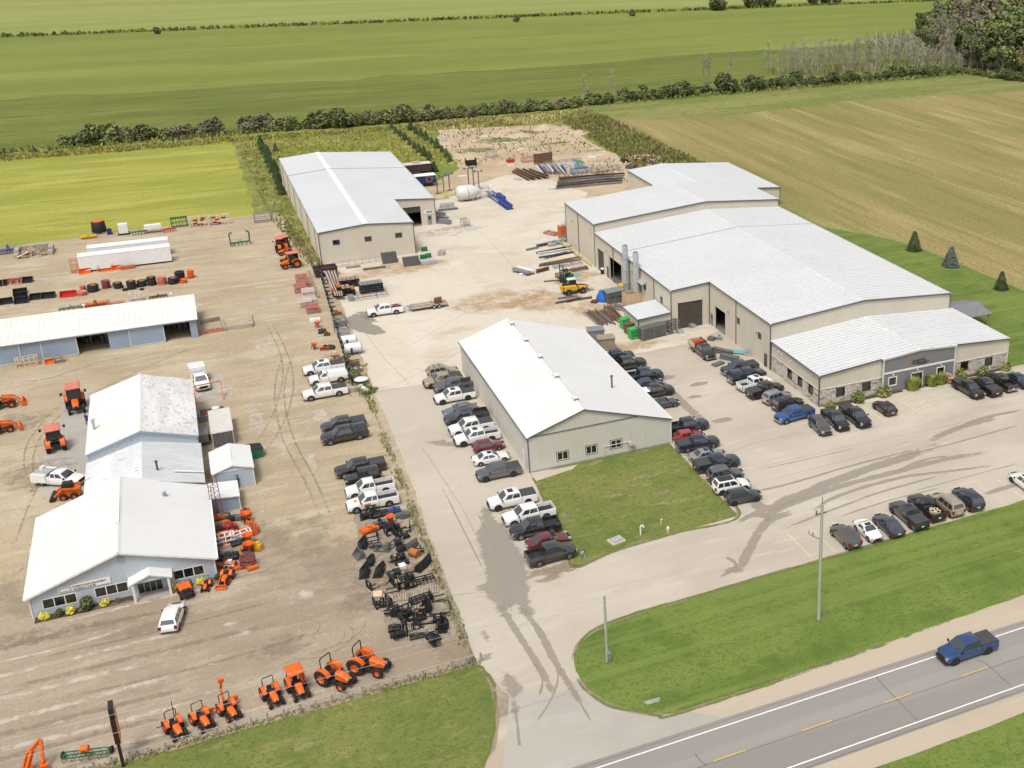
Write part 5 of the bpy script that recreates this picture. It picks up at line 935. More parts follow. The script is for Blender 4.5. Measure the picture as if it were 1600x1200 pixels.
def carbody(kind='sedan', rims='rim_silver', sunroof=False, rails=False, blackroof=False):
 key = (kind,rims,sunroof,rails,blackroof)
 if key in _cache: return _cache[key]
 L,W_,zr,zb,zh,c4,ztr,r = {'sedan':(4.8,.92,1.45,.93,.86,(-1.75,.95,-.95,.2),.98,.33),'suv':(4.65,.93,1.7,1.02,1.0,(-2.2,.95,-1.85,.3),1.05,.36),'bigsuv':(5.0,.99,1.82,1.1,1.08,(-2.42,1.05,-2.1,.4),1.1,.39),
  'hatch':(4.2,.88,1.5,.95,.9,(-2.0,.85,-1.35,.25),.98,.32),'jeep':(4.4,.92,1.85,1.12,1.08,(-2.05,.62,-1.98,.38),1.1,.41),'coupe':(4.5,.92,1.38,.92,.84,(-1.7,.8,-.8,.05),.98,.34)}[kind]
 f = L/2; z0 = .24 if kind in('sedan','hatch','coupe') else .3; wx = (f-.88,-f+.85)
 P_ = []; m = MB()
 if kind == 'jeep': m.loft([ring(-f+.05,W_*.97,z0+.1,zb,.05),ring(c4[1],W_*.97,z0+.1,zb,.05),ring(f-.3,W_*.8,z0+.1,zh-.03,.05),ring(f-.12,W_*.78,z0+.15,zh-.1,.05)])
 else: m.loft([ring(-f+.02,W_*.84,z0+.2,ztr-.25,.1),ring(-f+.14,W_*.93,z0+.06,ztr-.05,.13),ring(-f+.6,W_*.98,z0,ztr,.12),ring(-.6,W_,z0,zb+.02,.1),ring(c4[1]-.2,W_,z0,zb,.1),ring(c4[1]+.3,W_*.98,z0,zh+.0,.13),ring(f-.45,W_*.94,z0+.02,zh-.1,.15),ring(f-.12,W_*.84,z0+.06,zh-.22,.14),ring(f-.02,W_*.72,z0+.16,zh-.36,.1)])
 lo, mi_ = cabin(m, c4[0],c4[1],c4[2],c4[3],W_-.05,W_-.24,zb-.03,zr)
 P_.append(('body', m.mesh('body','paint_white',35), [], None))
 m = MB(); arches(m,wx,r,W_-.012); finish(P_,m,'wheel_arch','plastic_black')
 P_.append(('windshield', pane_on([lo[1],lo[2],mi_[2],mi_[1]],.07,.93,.1,.95).mesh('windshield','car_glass'), [], None)); P_.append(('rear_window', pane_on([lo[3],lo[0],mi_[0],mi_[3]],.1,.9,.15 if kind in('sedan','coupe') else .3,.93).mesh('rear_window','car_glass'), [], None))
 sp = {'sedan':((.14,.44),(.48,.84)),'suv':((.05,.28),(.32,.58),(.62,.9)),'bigsuv':((.05,.28),(.32,.58),(.62,.9)),'hatch':((.18,.46),(.5,.86)),'jeep':((.05,.3),(.35,.62),(.66,.93)),'coupe':((.22,.84),)}[kind]
 for q in ([lo[0],lo[1],mi_[1],mi_[0]],[lo[2],lo[3],mi_[3],mi_[2]]):
  for a,b_ in sp:
   if q[0] is lo[2]: a,b_ = 1-b_,1-a
   P_.append(('side_window', pane_on(q,a,b_,.14,.88).mesh('side_window','car_glass'), [], None))
 xm_ = (c4[2]+c4[3])/2
 if sunroof: m = MB(); m.box(xm_-.1,xm_+.45,-.4,.4,zr-.01,zr+.012); finish(P_,m,'sunroof','glass')
 if blackroof: m = MB(); m.box(c4[2]+.15,c4[3]-.15,-W_+.37,W_-.37,zr-.01,zr+.012); finish(P_,m,'glass_roof','glass')
 if rails:
  for s in (-1,1): m = MB(); m.tube([(c4[2]+.2,s*(W_-.32),zr-.02),(c4[2]+.3,s*(W_-.32),zr+.08),(c4[3]-.3,s*(W_-.32),zr+.08),(c4[3]-.2,s*(W_-.32),zr-.02)],.03,6); finish(P_,m,'roof_rail','rim_silver')
 hz = zh-.24 if kind != 'jeep' else zh-.25
 m = MB(); m.box(f-.1,f+.0,-.42,.42,hz-.12,hz+.06); finish(P_,m,'grille','plastic_black')
 for s in (-1,1):
  m = MB(); m.obox((f-.2,s*W_*.72,hz+.04),.3,.3,.14,s*.5); finish(P_,m,'headlight','lamp_clear')
  m = MB(); m.obox((-f+.12,s*W_*.78,ztr-.18),.22,.28,.2 if kind in('sedan','coupe') else .36,-s*.35); finish(P_,m,'taillight','lamp_red')
  m = MB(); m.obox((c4[1]-.15,s*(W_+.08),zb+.06),.12,.2,.14); finish(P_,m,'mirror','plastic_black')
 m = MB(); m.box(-f+.0,-f+.03,-.2,.2,ztr-.4,ztr-.28); finish(P_,m,'number_plate','plate_white')
 m = MB(); m.box(-f+.1,-f+.22,-W_*.8,W_*.8,z0+.1,z0+.3); m.box(f-.3,f-.06,-W_*.7,W_*.7,z0+.05,z0+.24); finish(P_,m,'bumper','plastic_black')
 if kind == 'jeep': m = MB(); m.cyl((-f+.05,0,1.0),(-f-.18,0,1.0),.38,None,16); finish(P_,m,'spare_wheel','tyre_black')
 P_ += car_wheels(wx, r, .24, W_-.12, rims)
 _cache[key] = P_; return P_
def park(u, v, tpl, colour, hd, label, cat, name, group, h=.75, extra=None):
 p = g(u,v,h); pm_ = {'body':'paint_'+colour,'bed_cap':'paint_'+colour}
 e = stamp(name, tpl, label, cat, (p.x,p.y,.02), R(hd+rnd.uniform(-1.6,1.6)), group, pm_); k = rnd.uniform(.965,1.03); e.scale = (k*rnd.uniform(.98,1.02),k,k*rnd.uniform(.96,1.04))
 return e
PK, PC = pickup, carbody
DK = 'rim_dark'
G1 = 'trucks parked along the weedy fence'; G2 = 'vehicles parked on the driveway side of the white roofed building'; G3 = 'vehicles parked between the white roofed building and the workshop'; G4 = 'vehicles along the office side wall'; G5 = 'vehicles parked in front of the office'; G6 = 'vehicles backed to the roadside lawn'
rows = [
 (505.6,574,PK(5.85,'cover',sunroof=True),'white',180,'white crew cab pickup, farthest of the three white trucks by the fence','pickup','pickup_truck',G1),
 (513,589.5,PK(5.6,'cover','reg',cap=True),'white',180,'white pickup with tall white bed cap between two white trucks','pickup','pickup_truck',G1),
 (507.5,612,PK(5.95,'cover'),'white',-178,'white crew cab pickup with dark bed cover, nearest of three white trucks','pickup','pickup_truck',G1),
 (536.5,662.5,PK(5.85,'cover'),'charcoal',180,'dark grey pickup behind the black capped truck by the weeds','pickup','pickup_truck',G1),
 (538.5,679.4,PK(5.9,'cover','crew',cap=True),'black',180,'black pickup with matching bed cap and silver wheels by the weeds','pickup','pickup_truck',G1),
 (563,730,PK(5.9,'cover'),'black',180,'black pickup with silver grey bed cover behind the boxy off-roader','pickup','pickup_truck',G1),
 (566,745,PC('jeep',DK),'black',180,'black boxy off-roader between a black pickup and a white pickup','off-roader','off_road_car',G1),
 (578,762.4,PK(5.85,'open','ext'),'white',180,'white pickup with empty black bed beside the boxy off-roader','pickup','pickup_truck',G1),
 (582,783,PK(5.95,'open','ext'),'white',180,'white pickup with orange door emblem beside the black attachments','pickup','pickup_truck',G1),
 (601,484.5,PK(5.85,'open'),'white',179,'white pickup towing a flat trailer on the concrete yard','pickup','pickup_truck',None),
 (691,580,PC('suv',DK,rails=True),'beige',0,'pale beige estate with roof bars, farthest car beside the white roofed building','car','parked_car',G2),
 (692,593.6,PK(5.4,'cover',rims=DK),'tan',180,'tan pickup with grey bed cover beside the white roofed building','pickup','pickup_truck',G2),
 (709,602,PK(5.5,'open',rims=DK),'grey',180,'grey pickup with open black bed behind a white pickup','pickup','pickup_truck',G2),
 (710,618,PK(5.85,'cover',rims=DK,sunroof=True),'white',-178,'white pickup with sunroof between the grey pickup and silver sedan','pickup','pickup_truck',G2),
 (719,639,PC('sedan'),'silver_blue',180,'silver blue sedan half hidden behind a dark pickup','sedan','parked_car',G2),
 (729,650,PK(5.85,'open',rims=DK),'charcoal',180,'charcoal pickup with open black bed beside the silver blue sedan','pickup','pickup_truck',G2),
 (736,667,PK(5.85,'cover'),'white',180,'white pickup with black bed cover beside the charcoal pickup','pickup','pickup_truck',G2),
 (745,682,PK(5.85,'open',rims=DK,sunroof=True),'white',180,'white pickup with open bed beside the dark red hatchback','pickup','pickup_truck',G2),
 (763,695,PC('hatch'),'maroon',2,'dark red hatchback between white pickup and white sedan','hatchback','parked_car',G2),
 (767,713,PC('sedan',sunroof=True),'white',1,'white sedan with sunroof parked nose to the wall','sedan','parked_car',G2),
 (779,736,PK(5.6,'cover',rims=DK),'grey',179,'grey pickup with black bed cover at the building corner','pickup','pickup_truck',G2),
 (800,780,PK(5.85,'cover',rims=DK,sunroof=True),'white',179,'white pickup with black bed cover, first along the lawn edge','pickup','pickup_truck',G2),
 (826,803,PK(6.0,'open'),'white',180,'white pickup with open black bed on the lawn edge','pickup','pickup_truck',G2),
 (836,824,PK(5.6,'open'),'black',180,'black pickup beside the dark red sedan on the lawn edge','pickup','pickup_truck',G2),
 (856.6,843,PC('sedan'),'maroon',3,'dark red sedan parked between two dark pickups','sedan','parked_car',G2),
 (860.6,865,PK(5.3,'open'),'charcoal',3,'dark grey pickup with bed rack, last by the small lawn sign','pickup','pickup_truck',G2),
 (962,557,PK(5.8,'cover',rims=DK),'dark_blue',0,'dark blue pickup mostly hidden behind the white roof, farthest of its row','pickup','pickup_truck',G3),
 (979,569,PK(5.8,'open',rims='rim_silver'),'black',0,'black pickup with silver wheels poking out from behind the white roof','pickup','pickup_truck',G3),
 (1006,587,PK(5.7,'open',rims=DK),'navy',0,'navy pickup half behind the white roof beside a slate sedan','pickup','pickup_truck',G3),
 (1013,598,PC('sedan'),'slate_blue',0,'slate blue sedan half behind the white roof','sedan','parked_car',G3),
 (1023,611,PK(5.8,'cover',rims=DK,cover='trailer_white'),'black',0,'black pickup with white bed cover half behind the white roof','pickup','pickup_truck',G3),
 (1038,628,PC('coupe'),'charcoal',0,'dark grey coupe at the corner of the white roof','coupe','parked_car',G3),
 (1074,665,PK(5.85,'open',rims=DK),'dark_blue',-2,'dark blue pickup with open bed beside the bright red hatchback','pickup','pickup_truck',G3),
 (1076,679,PC('hatch'),'red',-2,'bright red hatchback squeezed between two blue pickups','hatchback','parked_car',G3),
 (1090,692,PK(5.85,'cover'),'dark_blue',-4,'dark blue pickup with grey bed cover and silver wheels by the lawn corner','pickup','pickup_truck',G3),
 (1105,709,PC('sedan',sunroof=True),'silver',-3,'silver sedan between two dark blue pickups','sedan','parked_car',G3),
 (1120,723,PK(5.9,'cover',rims=DK),'navy',-3,'navy pickup with long black bed cover beside the silver sedan','pickup','pickup_truck',G3),
 (1133,740.5,PC('suv',rails=True),'grey',-3,'grey crossover with roof rails beside the white crossover','crossover','parked_car',G3),
 (1142.5,757.5,PC('suv',DK,blackroof=True),'white',-3,'white crossover with black glass roof by the lawn edge','crossover','parked_car',G3),
 (1161,774,PC('suv',DK),'charcoal',-3,'charcoal crossover, last of the row at the lawn tip','crossover','parked_car',G3),
 (1155.6,574.5,PK(5.8,'cover'),'slate_blue',182,'slate blue pickup with black bed cover facing away from the office side wall','pickup','pickup_truck',G4),
 (1167,587,PK(5.8,'cover','crew',cap=True),'navy',6,'navy pickup with bed cap facing the office side wall','pickup','pickup_truck',G4),
 (1180,598.5,PK(5.85,'open',sunroof=True),'white',8,'white pickup with black bed facing the stone wall','pickup','pickup_truck',G4),
 (1195.5,609.5,PK(5.8,'cover',rims=DK),'black',8,'black pickup with black bed cover facing the stone wall','pickup','pickup_truck',G4),
 (1214,620,PC('suv',rails=True),'silver',8,'silver crossover between two black vehicles at the stone wall','crossover','parked_car',G4),
 (1231,630.5,PC('bigsuv'),'black',8,'black large sport utility beside the bright blue pickup','sport utility','parked_car',G4),
 (1241,647,PK(5.85,'cover'),'blue',186,'bright blue pickup with black bed cover near the office corner','pickup','pickup_truck',G4),
 (1282,665,PC('suv'),'bronze',-92,'grey bronze crossover parked nose out beside the blue pickup','crossover','parked_car',G5),
 (1305.6,655,PK(5.85,'cover',rims=DK),'black',-92,'black pickup nose out beside the bronze crossover','pickup','pickup_truck',G5),
 (1336.6,650,PK(5.85,'cover',rims=DK),'black',-90,'black pickup nose out beside an empty bay and black hatchback','pickup','pickup_truck',G5),
 (1382,635.5,PC('hatch',DK),'black',91,'black hatchback alone in the bays before the office','hatchback','parked_car',G5),
 (1513,606.5,PK(5.85,'cover',rims=DK),'black',-90,'black pickup nose out beside the hatched walkway','pickup','pickup_truck',G5),
 (1539.4,603,PK(5.7,'cover',rims=DK),'black',90,'black pickup with covered bed facing the lot, second from the hatched walkway','pickup','pickup_truck',G5),
 (1563,596,PK(5.85,'open'),'black',90,'black pickup with open bed facing the lot near the office end','pickup','pickup_truck',G5),
 (1592,593,PC('sedan'),'dark_blue',-90,'dark blue sedan cut by the picture edge before the office','sedan','parked_car',G5),
 (1321,836,PC('suv'),'bronze',88,'bronze grey crossover, first bay by the utility pole','crossover','parked_car',G6),
 (1356.7,826.5,PC('coupe',sunroof=True),'white',-90,'white coupe with sunroof backed out between two grey cars','coupe','parked_car',G6),
 (1388,818,PC('sedan'),'slate_blue',90,'slate grey sedan between the white coupe and a dark pickup','sedan','parked_car',G6),
 (1419.4,803.5,PK(5.85,'cover',rims=DK,sunroof=True),'charcoal',89,'charcoal pickup with black bed cover beside the slate sedan','pickup','pickup_truck',G6),
 (1447,792,PK(5.5,'open',rims=DK),'black',88,'black pickup with cluttered open bed beside the beige estate','pickup','pickup_truck',G6),
 (1480,787,PC('bigsuv',rails=True),'tan',88,'tan sport utility with roof rails in the roadside row','sport utility','parked_car',G6),
 (1512,778.5,PC('bigsuv'),'navy',86,'navy sport utility at the end of the roadside row','sport utility','parked_car',G6),
 (1602,752,PC('suv',DK,blackroof=True),'white',89,'white crossover cut by the picture edge in the roadside bays','crossover','parked_car',G6),
 (1511,1012,PK(5.85,'cover',rims=DK),'road_blue',180.5,'deep blue pickup with black bed cover driving on the road','pickup','pickup_truck',None),
 (269,962.5,PC('suv'),'white',79,'white crossover parked at an angle before the showroom porch','crossover','parked_car',None),
]
for r_ in rows:
 e = park(*r_)
 lb = r_[5]
 if 'orange door emblem' in lb:
  for s in (-1,1): m = MB(); m.box(.35,1.05,s*1.0-.004,s*1.0+.012,.72,1.05); place('door_emblem', m.mesh('door_emblem','lamp_amber'), e)
  m = MB(); m.box(1.7,2.1,-.25,.25,1.165,1.175); place('hood_emblem', m.mesh('hood_emblem','lamp_amber'), e)
 if 'bed rack' in lb:
  m = MB()
  for x in (-2.2,-1.3,-.75):
   m.tube([(x,-.85,1.25),(x,-.85,1.6),(x,.85,1.6),(x,.85,1.25)],.03,6)
  m.tube([(-2.4,-.85,1.6),(-.6,-.85,1.6)],.03); m.tube([(-2.4,.85,1.6),(-.6,.85,1.6)],.03); place('bed_rack', m.mesh('bed_rack','plastic_black'), e)
 if 'cluttered open bed' in lb:
  m = MB()
  for k in range(9): m.obox((-2.2+rnd.random()*1.3,rnd.uniform(-.6,.6),.95),.4,.35,.3,rnd.random()*3)
  place('bed_load', m.mesh('bed_load','new_timber'), e)
 if 'towing' in lb:
  m = MB()
  for k in range(7): m.obox((-1.4-rnd.random()*1.1,rnd.uniform(-.55,.55),1.05),.6,.5,.5,rnd.random()*3,0,rnd.random())
  place('bed_load', m.mesh('bed_load','rusty'), e)
 if 'roof bars' in lb:
  for x in (-1.2,-.4): m = MB(); m.bar((x,-.7,1.8),(x,.7,1.8),.06); place('roof_bar', m.mesh('roof_bar','plastic_black'), e)
p = g(668,478,.4)
T = thing('flat_trailer','flat tandem trailer with a rusty load hitched to the white pickup','trailer',(p.x+.2,p.y+.1,0.02),R(1))
m = MB(); m.box(-3.2,3.2,-1.05,1.05,.55,.66); place('deck', m.mesh('deck','old_timber'), T)
m = MB(); m.bar((-3.2,-.9,.6),(-4.9,0,.6),.1); m.bar((-3.2,.9,.6),(-4.9,0,.6),.1); m.box(-3.2,3.2,-1.12,-1.05,.5,.72); m.box(-3.2,3.2,1.05,1.12,.5,.72); m.box(-3.6,-3.2,-.3,.3,.6,.95); place('frame', m.mesh('frame','galv'), T)
for x in (.7,1.6):
 for s in (-1,1): m = MB(); m.lathe([(.1,-.11),(.36,-.11),(.38,0),(.36,.11),(.1,.11)],(0,0,0),'y',16); w_ = place('wheel', m.mesh('wheel','tyre_black',40), T, (x,s*1.2,.38)); m = MB(); m.cyl((0,-.12,0),(0,.12,0),.2,None,12); place('rim', m.mesh('rim','rim_silver'), w_)
for a,b_ in ((-2.6,-.8),(-1.4,.2)): m = MB(); m.bar((a,-.6,.72),(a+1.6,.3,.72),.1); m.bar((a,.5,.72),(a+1.8,-.2,.74),.1); place('timber_load', m.mesh('timber_load','new_timber'), T)
m = MB(); m.box(1.1,2.2,-.55,.55,.66,1.35); m.cyl((1.2,.2,1.3),(2.3,-.2,1.5),.3); place('rusty_load', m.mesh('rusty_load','rusty'), T)
def ptruck(u,v,hd,label,body):
 p = g(u,v,.8); tpl = [q for q in pickup(5.9,'flat','ext')]
 e = stamp('service_truck', tpl, label, 'truck', (p.x,p.y,.02), R(hd), None, {'body':'paint_'+('black' if body=='dump' else 'white')})
 return e
e = ptruck(93,747,-33,'white service truck with side lockers parked beside the service shop','svc')
for s in (-1,1): m = MB(); m.box(-2.95,-.98,s*.98-.2,s*.98+.2,.6,1.65); place('side_locker', m.mesh('side_locker','paint_white'), e)
m = MB(); m.box(-2.95,-.98,-.78,.78,1.55,1.66); place('deck_cover', m.mesh('deck_cover','galv'), e); m = MB(); m.box(-2.6,-2.2,.2,.8,1.66,2.0); place('tool_box', m.mesh('tool_box','paint_white'), e)
e = ptruck(313,594,-84,'white service truck with tall box body parked nose out behind the service shop','box')
m = MB(); m.box(-3.4,-.95,-1.08,1.08,.7,2.45); m.box(-2.2,-1.6,-.3,.3,2.45,2.5); place('box_body', m.mesh('box_body','paint_white'), e)
e = ptruck(1099,547,-88,'black work truck with wooden sided bed beside the workshop door','dump')
m = MB(); m.box(-3.3,-.95,-1.1,1.1,.85,.98); place('flat_bed', m.mesh('flat_bed','steel_dark'), e)
for s in (-1,1): m = MB(); m.box(-3.3,-.95,s*1.08-.04,s*1.08+.04,.98,1.75); place('bed_side', m.mesh('bed_side','new_timber' if s<0 else 'steel_dark'), e)
m = MB(); m.box(-3.3,-3.2,-1.05,1.05,.98,1.75); place('tailboard', m.mesh('tailboard','new_timber'), e); m = MB(); m.box(-2.4,-1.2,-.8,.8,.98,1.7); m.obox((-1.5,.3,1.75),.9,.8,.3,.4); place('red_load', m.mesh('red_load','red_panel'), e)
# ================================================================ tractors and yard machines
simple('orange',(.72,.13,.015),.4,var=.1); simple('orange_dull',(.6,.17,.05),.6,var=.2); simple('pink_red',(.6,.2,.14),.6,var=.2); simple('maroon_rim',(.24,.06,.055),.6); simple('black_steel',(.022,.022,.024),.5,var=.2); simple('grey_steel',(.16,.165,.17),.5,.3,var=.2); simple('green',(.02,.16,.07),.5); simple('bright_green',(.05,.4,.1),.5); simple('teal',(.16,.4,.4),.6); simple('blue_tarp',(.02,.14,.5),.5); simple('blue_steel',(.03,.07,.3),.45); simple('yellow',(.72,.4,.02),.5)
simple('steel_brown',(.2,.12,.075),.75,.2,var=.4,scale=2.); simple('steel_tan',(.36,.26,.17),.75,.1,var=.25); simple('steel_grey',(.3,.31,.33),.5,.4,var=.15); simple('rust_orange',(.42,.16,.05),.8,.1,var=.3); simple('white_enamel',(.74,.74,.72),.45,var=.06); simple('yellow_rail',(.62,.52,.2),.6); simple('wrap_white',(.72,.74,.76),.35); simple('red',(.5,.03,.02),.45); simple('cardboard',(.45,.32,.2),.9); simple('ply',(.62,.47,.3),.8); simple('pallet_wood',(.4,.33,.25),.9,var=.25); simple('seat_vinyl',(.03,.03,.032),.6); simple('skin',(.5,.3,.22),.6); simple('denim',(.03,.045,.09),.9); simple('boots',(.05,.035,.025),.8); simple('concrete_block',(.42,.37,.3),.95,var=.2); simple('red_rack',(.5,.2,.16),.7,var=.3); simple('pale_rack',(.66,.55,.5),.7,var=.2); simple('tank_white',(.68,.67,.63),.45,var=.1); simple('nav',(.02,.03,.12),.5); simple('straw',(.5,.4,.2),.9)
def ag_wheel(r, wd, rim='orange', lugs=True):
 m = MB(); m.lathe([(r*.5,-wd/2+.03),(r*.9,-wd/2),(r*.97,-wd/2+.05),(r*.97,wd/2-.05),(r*.9,wd/2),(r*.5,wd/2-.03)],(0,0,0),'y',20)
 if lugs:
  n = 16
  for i in range(n):
   for s in (-1,1): t = 2*math.pi*(i+(.5 if s>0 else 0))/n; m.obox((math.cos(t)*r*.98,s*wd*.24,math.sin(t)*r*.98),.06,wd*.5,.05,0,0,0,-t)
 ty = m.mesh('wheel','tyre_black',40)
 m = MB(); m.lathe([(0,-wd/2+.1),(r*.18,-wd/2+.07),(r*.2,-wd/2+.14),(r*.46,-wd/2+.12),(r*.54,-wd/2+.02)],(0,0,0),'y',16); m.lathe([(0,wd/2-.1),(r*.18,wd/2-.07),(r*.2,wd/2-.14),(r*.46,wd/2-.12),(r*.54,wd/2-.02)],(0,0,0),'y',16)
 return ty, m.mesh('rim',rim,40)
_tc = {}
def tractor(kind='rops', s=1., loader=False, mower=False):
 key = (kind,s,loader,mower)
 if key in _tc: return _tc[key]
 P_ = []; rw,rf = .68*s,.42*s; wb = 1.75*s; xr,xf = -.75*s,-.75*s+wb; yw = .66*s; fin = lambda n,m,mt,sm=0: P_.append((n,m.mesh(n,mt,sm),[],None))
 m = MB(); m.box(xr-.1*s,xf+.15*s,-.2*s,.2*s,.42*s,.78*s); m.box(xr-.2*s,xr+.2*s,-yw,yw,.55*s,.8*s); m.box(xf-.08*s,xf+.08*s,-yw*.85,yw*.85,.36*s,.48*s); m.box(xr+.25*s,.35*s,-.58*s,.58*s,.5*s,.56*s); fin('chassis',m,'black_steel')
 m = MB(); a,b_ = .2*s,xf+.35*s; m.loft([[(a,-.32*s,.7*s),(a,.32*s,.7*s),(a,.3*s,1.18*s),(a,.18*s,1.26*s),(a,-.18*s,1.26*s),(a,-.3*s,1.18*s)],[(b_-.4*s,-.3*s,.66*s),(b_-.4*s,.3*s,.66*s),(b_-.4*s,.28*s,1.08*s),(b_-.4*s,.16*s,1.16*s),(b_-.4*s,-.16*s,1.16*s),(b_-.4*s,-.28*s,1.08*s)],[(b_,-.24*s,.66*s),(b_,.24*s,.66*s),(b_,.22*s,.88*s),(b_,.12*s,.94*s),(b_,-.12*s,.94*s),(b_,-.22*s,.88*s)]]); fin('hood',m,'orange',35)
 m = MB(); m.box(b_-.02,b_+.03*s,-.2*s,.2*s,.6*s,.82*s); m.box(b_-.05*s,b_+.1*s,-.22*s,.22*s,.45*s,.58*s); fin('grille',m,'black_steel')
 for q in (-1,1): m = MB(); m.box(b_-.03,b_+.035*s,q*.14*s-.06*s,q*.14*s+.06*s,.82*s,.9*s); fin('headlight',m,'lamp_clear')
 for q in (-1,1):
  m = MB(); pts = [(xr+math.cos(t)*rw*1.12,rw+math.sin(t)*rw*1.1) for t in [math.pi*(.12+.86*i/9) for i in range(10)]]; inn = [(xr+math.cos(t)*rw*1.05,rw+math.sin(t)*rw*1.03) for t in [math.pi*(.12+.86*i/9) for i in range(10)]]
  m.prism(pts+inn[::-1],'y',q*(yw-.2*s),q*(yw+.16*s)); m.prism(pts+[(xr-.4*s,.7*s),(xr+.5*s,.7*s)],'y',q*(yw-.24*s),q*(yw-.2*s)); fin('fender',m,'orange')
 m = MB(); m.box(xr+.0*s,xr+.48*s,-.24*s,.24*s,.86*s,.96*s); m.obox((xr-.02*s,0,1.16*s),.1*s,.46*s,.45*s,0,0,0,-.15); fin('seat',m,'seat_vinyl')
 m = MB(); m.cyl((.15*s,0,.95*s),(.0,0,1.28*s),.03*s); m.lathe([(.2*s,-.02),(.22*s,0),(.2*s,.02),(.18*s,0),(.2*s,-.02)],(0,0,1.29*s),'z',14); m.box(.1*s,.24*s,-.25*s,.25*s,.9*s,1.2*s); fin('steering_wheel',m,'black_steel')
 if kind == 'rops':
  m = MB(); m.tube([(xr-.15*s,-.5*s,.7*s),(xr-.2*s,-.52*s,2.15*s),(xr-.2*s,-.42*s,2.25*s),(xr-.2*s,.42*s,2.25*s),(xr-.2*s,.52*s,2.15*s),(xr-.15*s,.5*s,.7*s)],.045*s,6); fin('roll_bar',m,'black_steel')
 else:
  z1 = 2.3*s; xa,xb = xr-.35*s,.3*s
  m = MB()
  for x,y in ((xa,-.6*s),(xa,.6*s),(xb,-.55*s),(xb,.55*s)): m.bar((x,y,.85*s),(x,y*.95,z1),.07*s)
  fin('cab_frame',m,'black_steel')
  m = MB(); m.loft([[(xa-.2*s,-.72*s,z1),(xb+.2*s,-.68*s,z1),(xb+.2*s,.68*s,z1),(xa-.2*s,.72*s,z1)],[(xa-.2*s,-.72*s,z1+.08*s),(xb+.2*s,-.68*s,z1+.08*s),(xb+.2*s,.68*s,z1+.08*s),(xa-.2*s,.72*s,z1+.08*s)],[(xa-.05*s,-.55*s,z1+.16*s),(xb,-.5*s,z1+.16*s),(xb,.5*s,z1+.16*s),(xa-.05*s,.55*s,z1+.16*s)]]); fin('cab_roof' if kind=='cab' else 'canopy',m,'orange' if kind!='cab' else 'pink_red')
  if kind == 'cab':
   m = MB(); m.box(xa+.04,xa+.06,-.52*s,.52*s,1.3*s,z1); m.box(xb-.03,xb-.01,-.5*s,.5*s,1.25*s,z1); m.box(xa+.1,xb-.06,-.55*s,-.53*s,1.*s,z1); m.box(xa+.1,xb-.06,.53*s,.55*s,1.*s,z1); fin('cab_glass',m,'glass')
   for q in (-1,1): m = MB(); m.bar((xb,q*.55*s,2.*s),(xb+.1,q*1.0*s,2.*s),.03); m.obox((xb+.1,q*1.02*s,1.95*s),.06,.2*s,.3*s); fin('mirror',m,'black_steel')
 if loader:
  for q in (-1,1): m = MB(); m.bar((.25*s,q*.42*s,.7*s),(.25*s,q*.42*s,1.35*s),.1*s); m.bar((.22*s,q*.42*s,1.3*s),(1.35*s,q*.42*s,1.1*s),.09*s,.14*s); m.bar((1.3*s,q*.42*s,1.12*s),(xf+.95*s,q*.42*s,.35*s),.09*s,.14*s); m.cyl((.4*s,q*.42*s,.85*s),(1.2*s,q*.42*s,1.05*s),.04*s); fin('loader_arm',m,'orange')
  m = MB(); x = xf+.95*s; m.prism([(x,.12*s),(x+.5*s,.1*s),(x+.5*s,.13*s),(x+.08*s,.2*s),(x+.06*s,.55*s),(x+.25*s,.66*s),(x+.22*s,.69*s),(x,.6*s)],'y',-.75*s,.75*s); m.prism([(x,.12*s),(x+.5*s,.11*s),(x+.25*s,.66*s),(x,.6*s)],'y',-.77*s,-.74*s); m.prism([(x,.12*s),(x+.5*s,.11*s),(x+.25*s,.66*s),(x,.6*s)],'y',.74*s,.77*s); fin('bucket',m,'orange')
 if mower: m = MB(); m.lathe([(.75*s,.16*s),(.75*s,.3*s),(.6*s,.38*s),(.0,.38*s)],(.15*s,0,0),'z',16); fin('mower_deck',m,'orange')
 ty,ri = ag_wheel(rw,.38*s); tf,rf_ = ag_wheel(rf,.25*s)
 for q in (-1,1): P_.append(('wheel',ty,[('rim',ri,[],None)],(xr,q*(yw+.02*s),rw))); P_.append(('wheel',tf,[('rim',rf_,[],None)],(xf,q*yw*.92,rf)))
 _tc[key] = P_; return P_
GT = 'orange tractors on show along the roadside fence'
def put(name, tpl, lab, cat, u, v, hd, group=None, mats=None, z=.02, h=0.):
 if name.endswith('_frame'): name = name[:-6]+'_stillage'
 if name.endswith('_blade'): name = name[:-6]+'_plough'
 p = g(u,v,h); return stamp(name,tpl,lab,cat,(p.x,p.y,z),R(hd),group,mats)
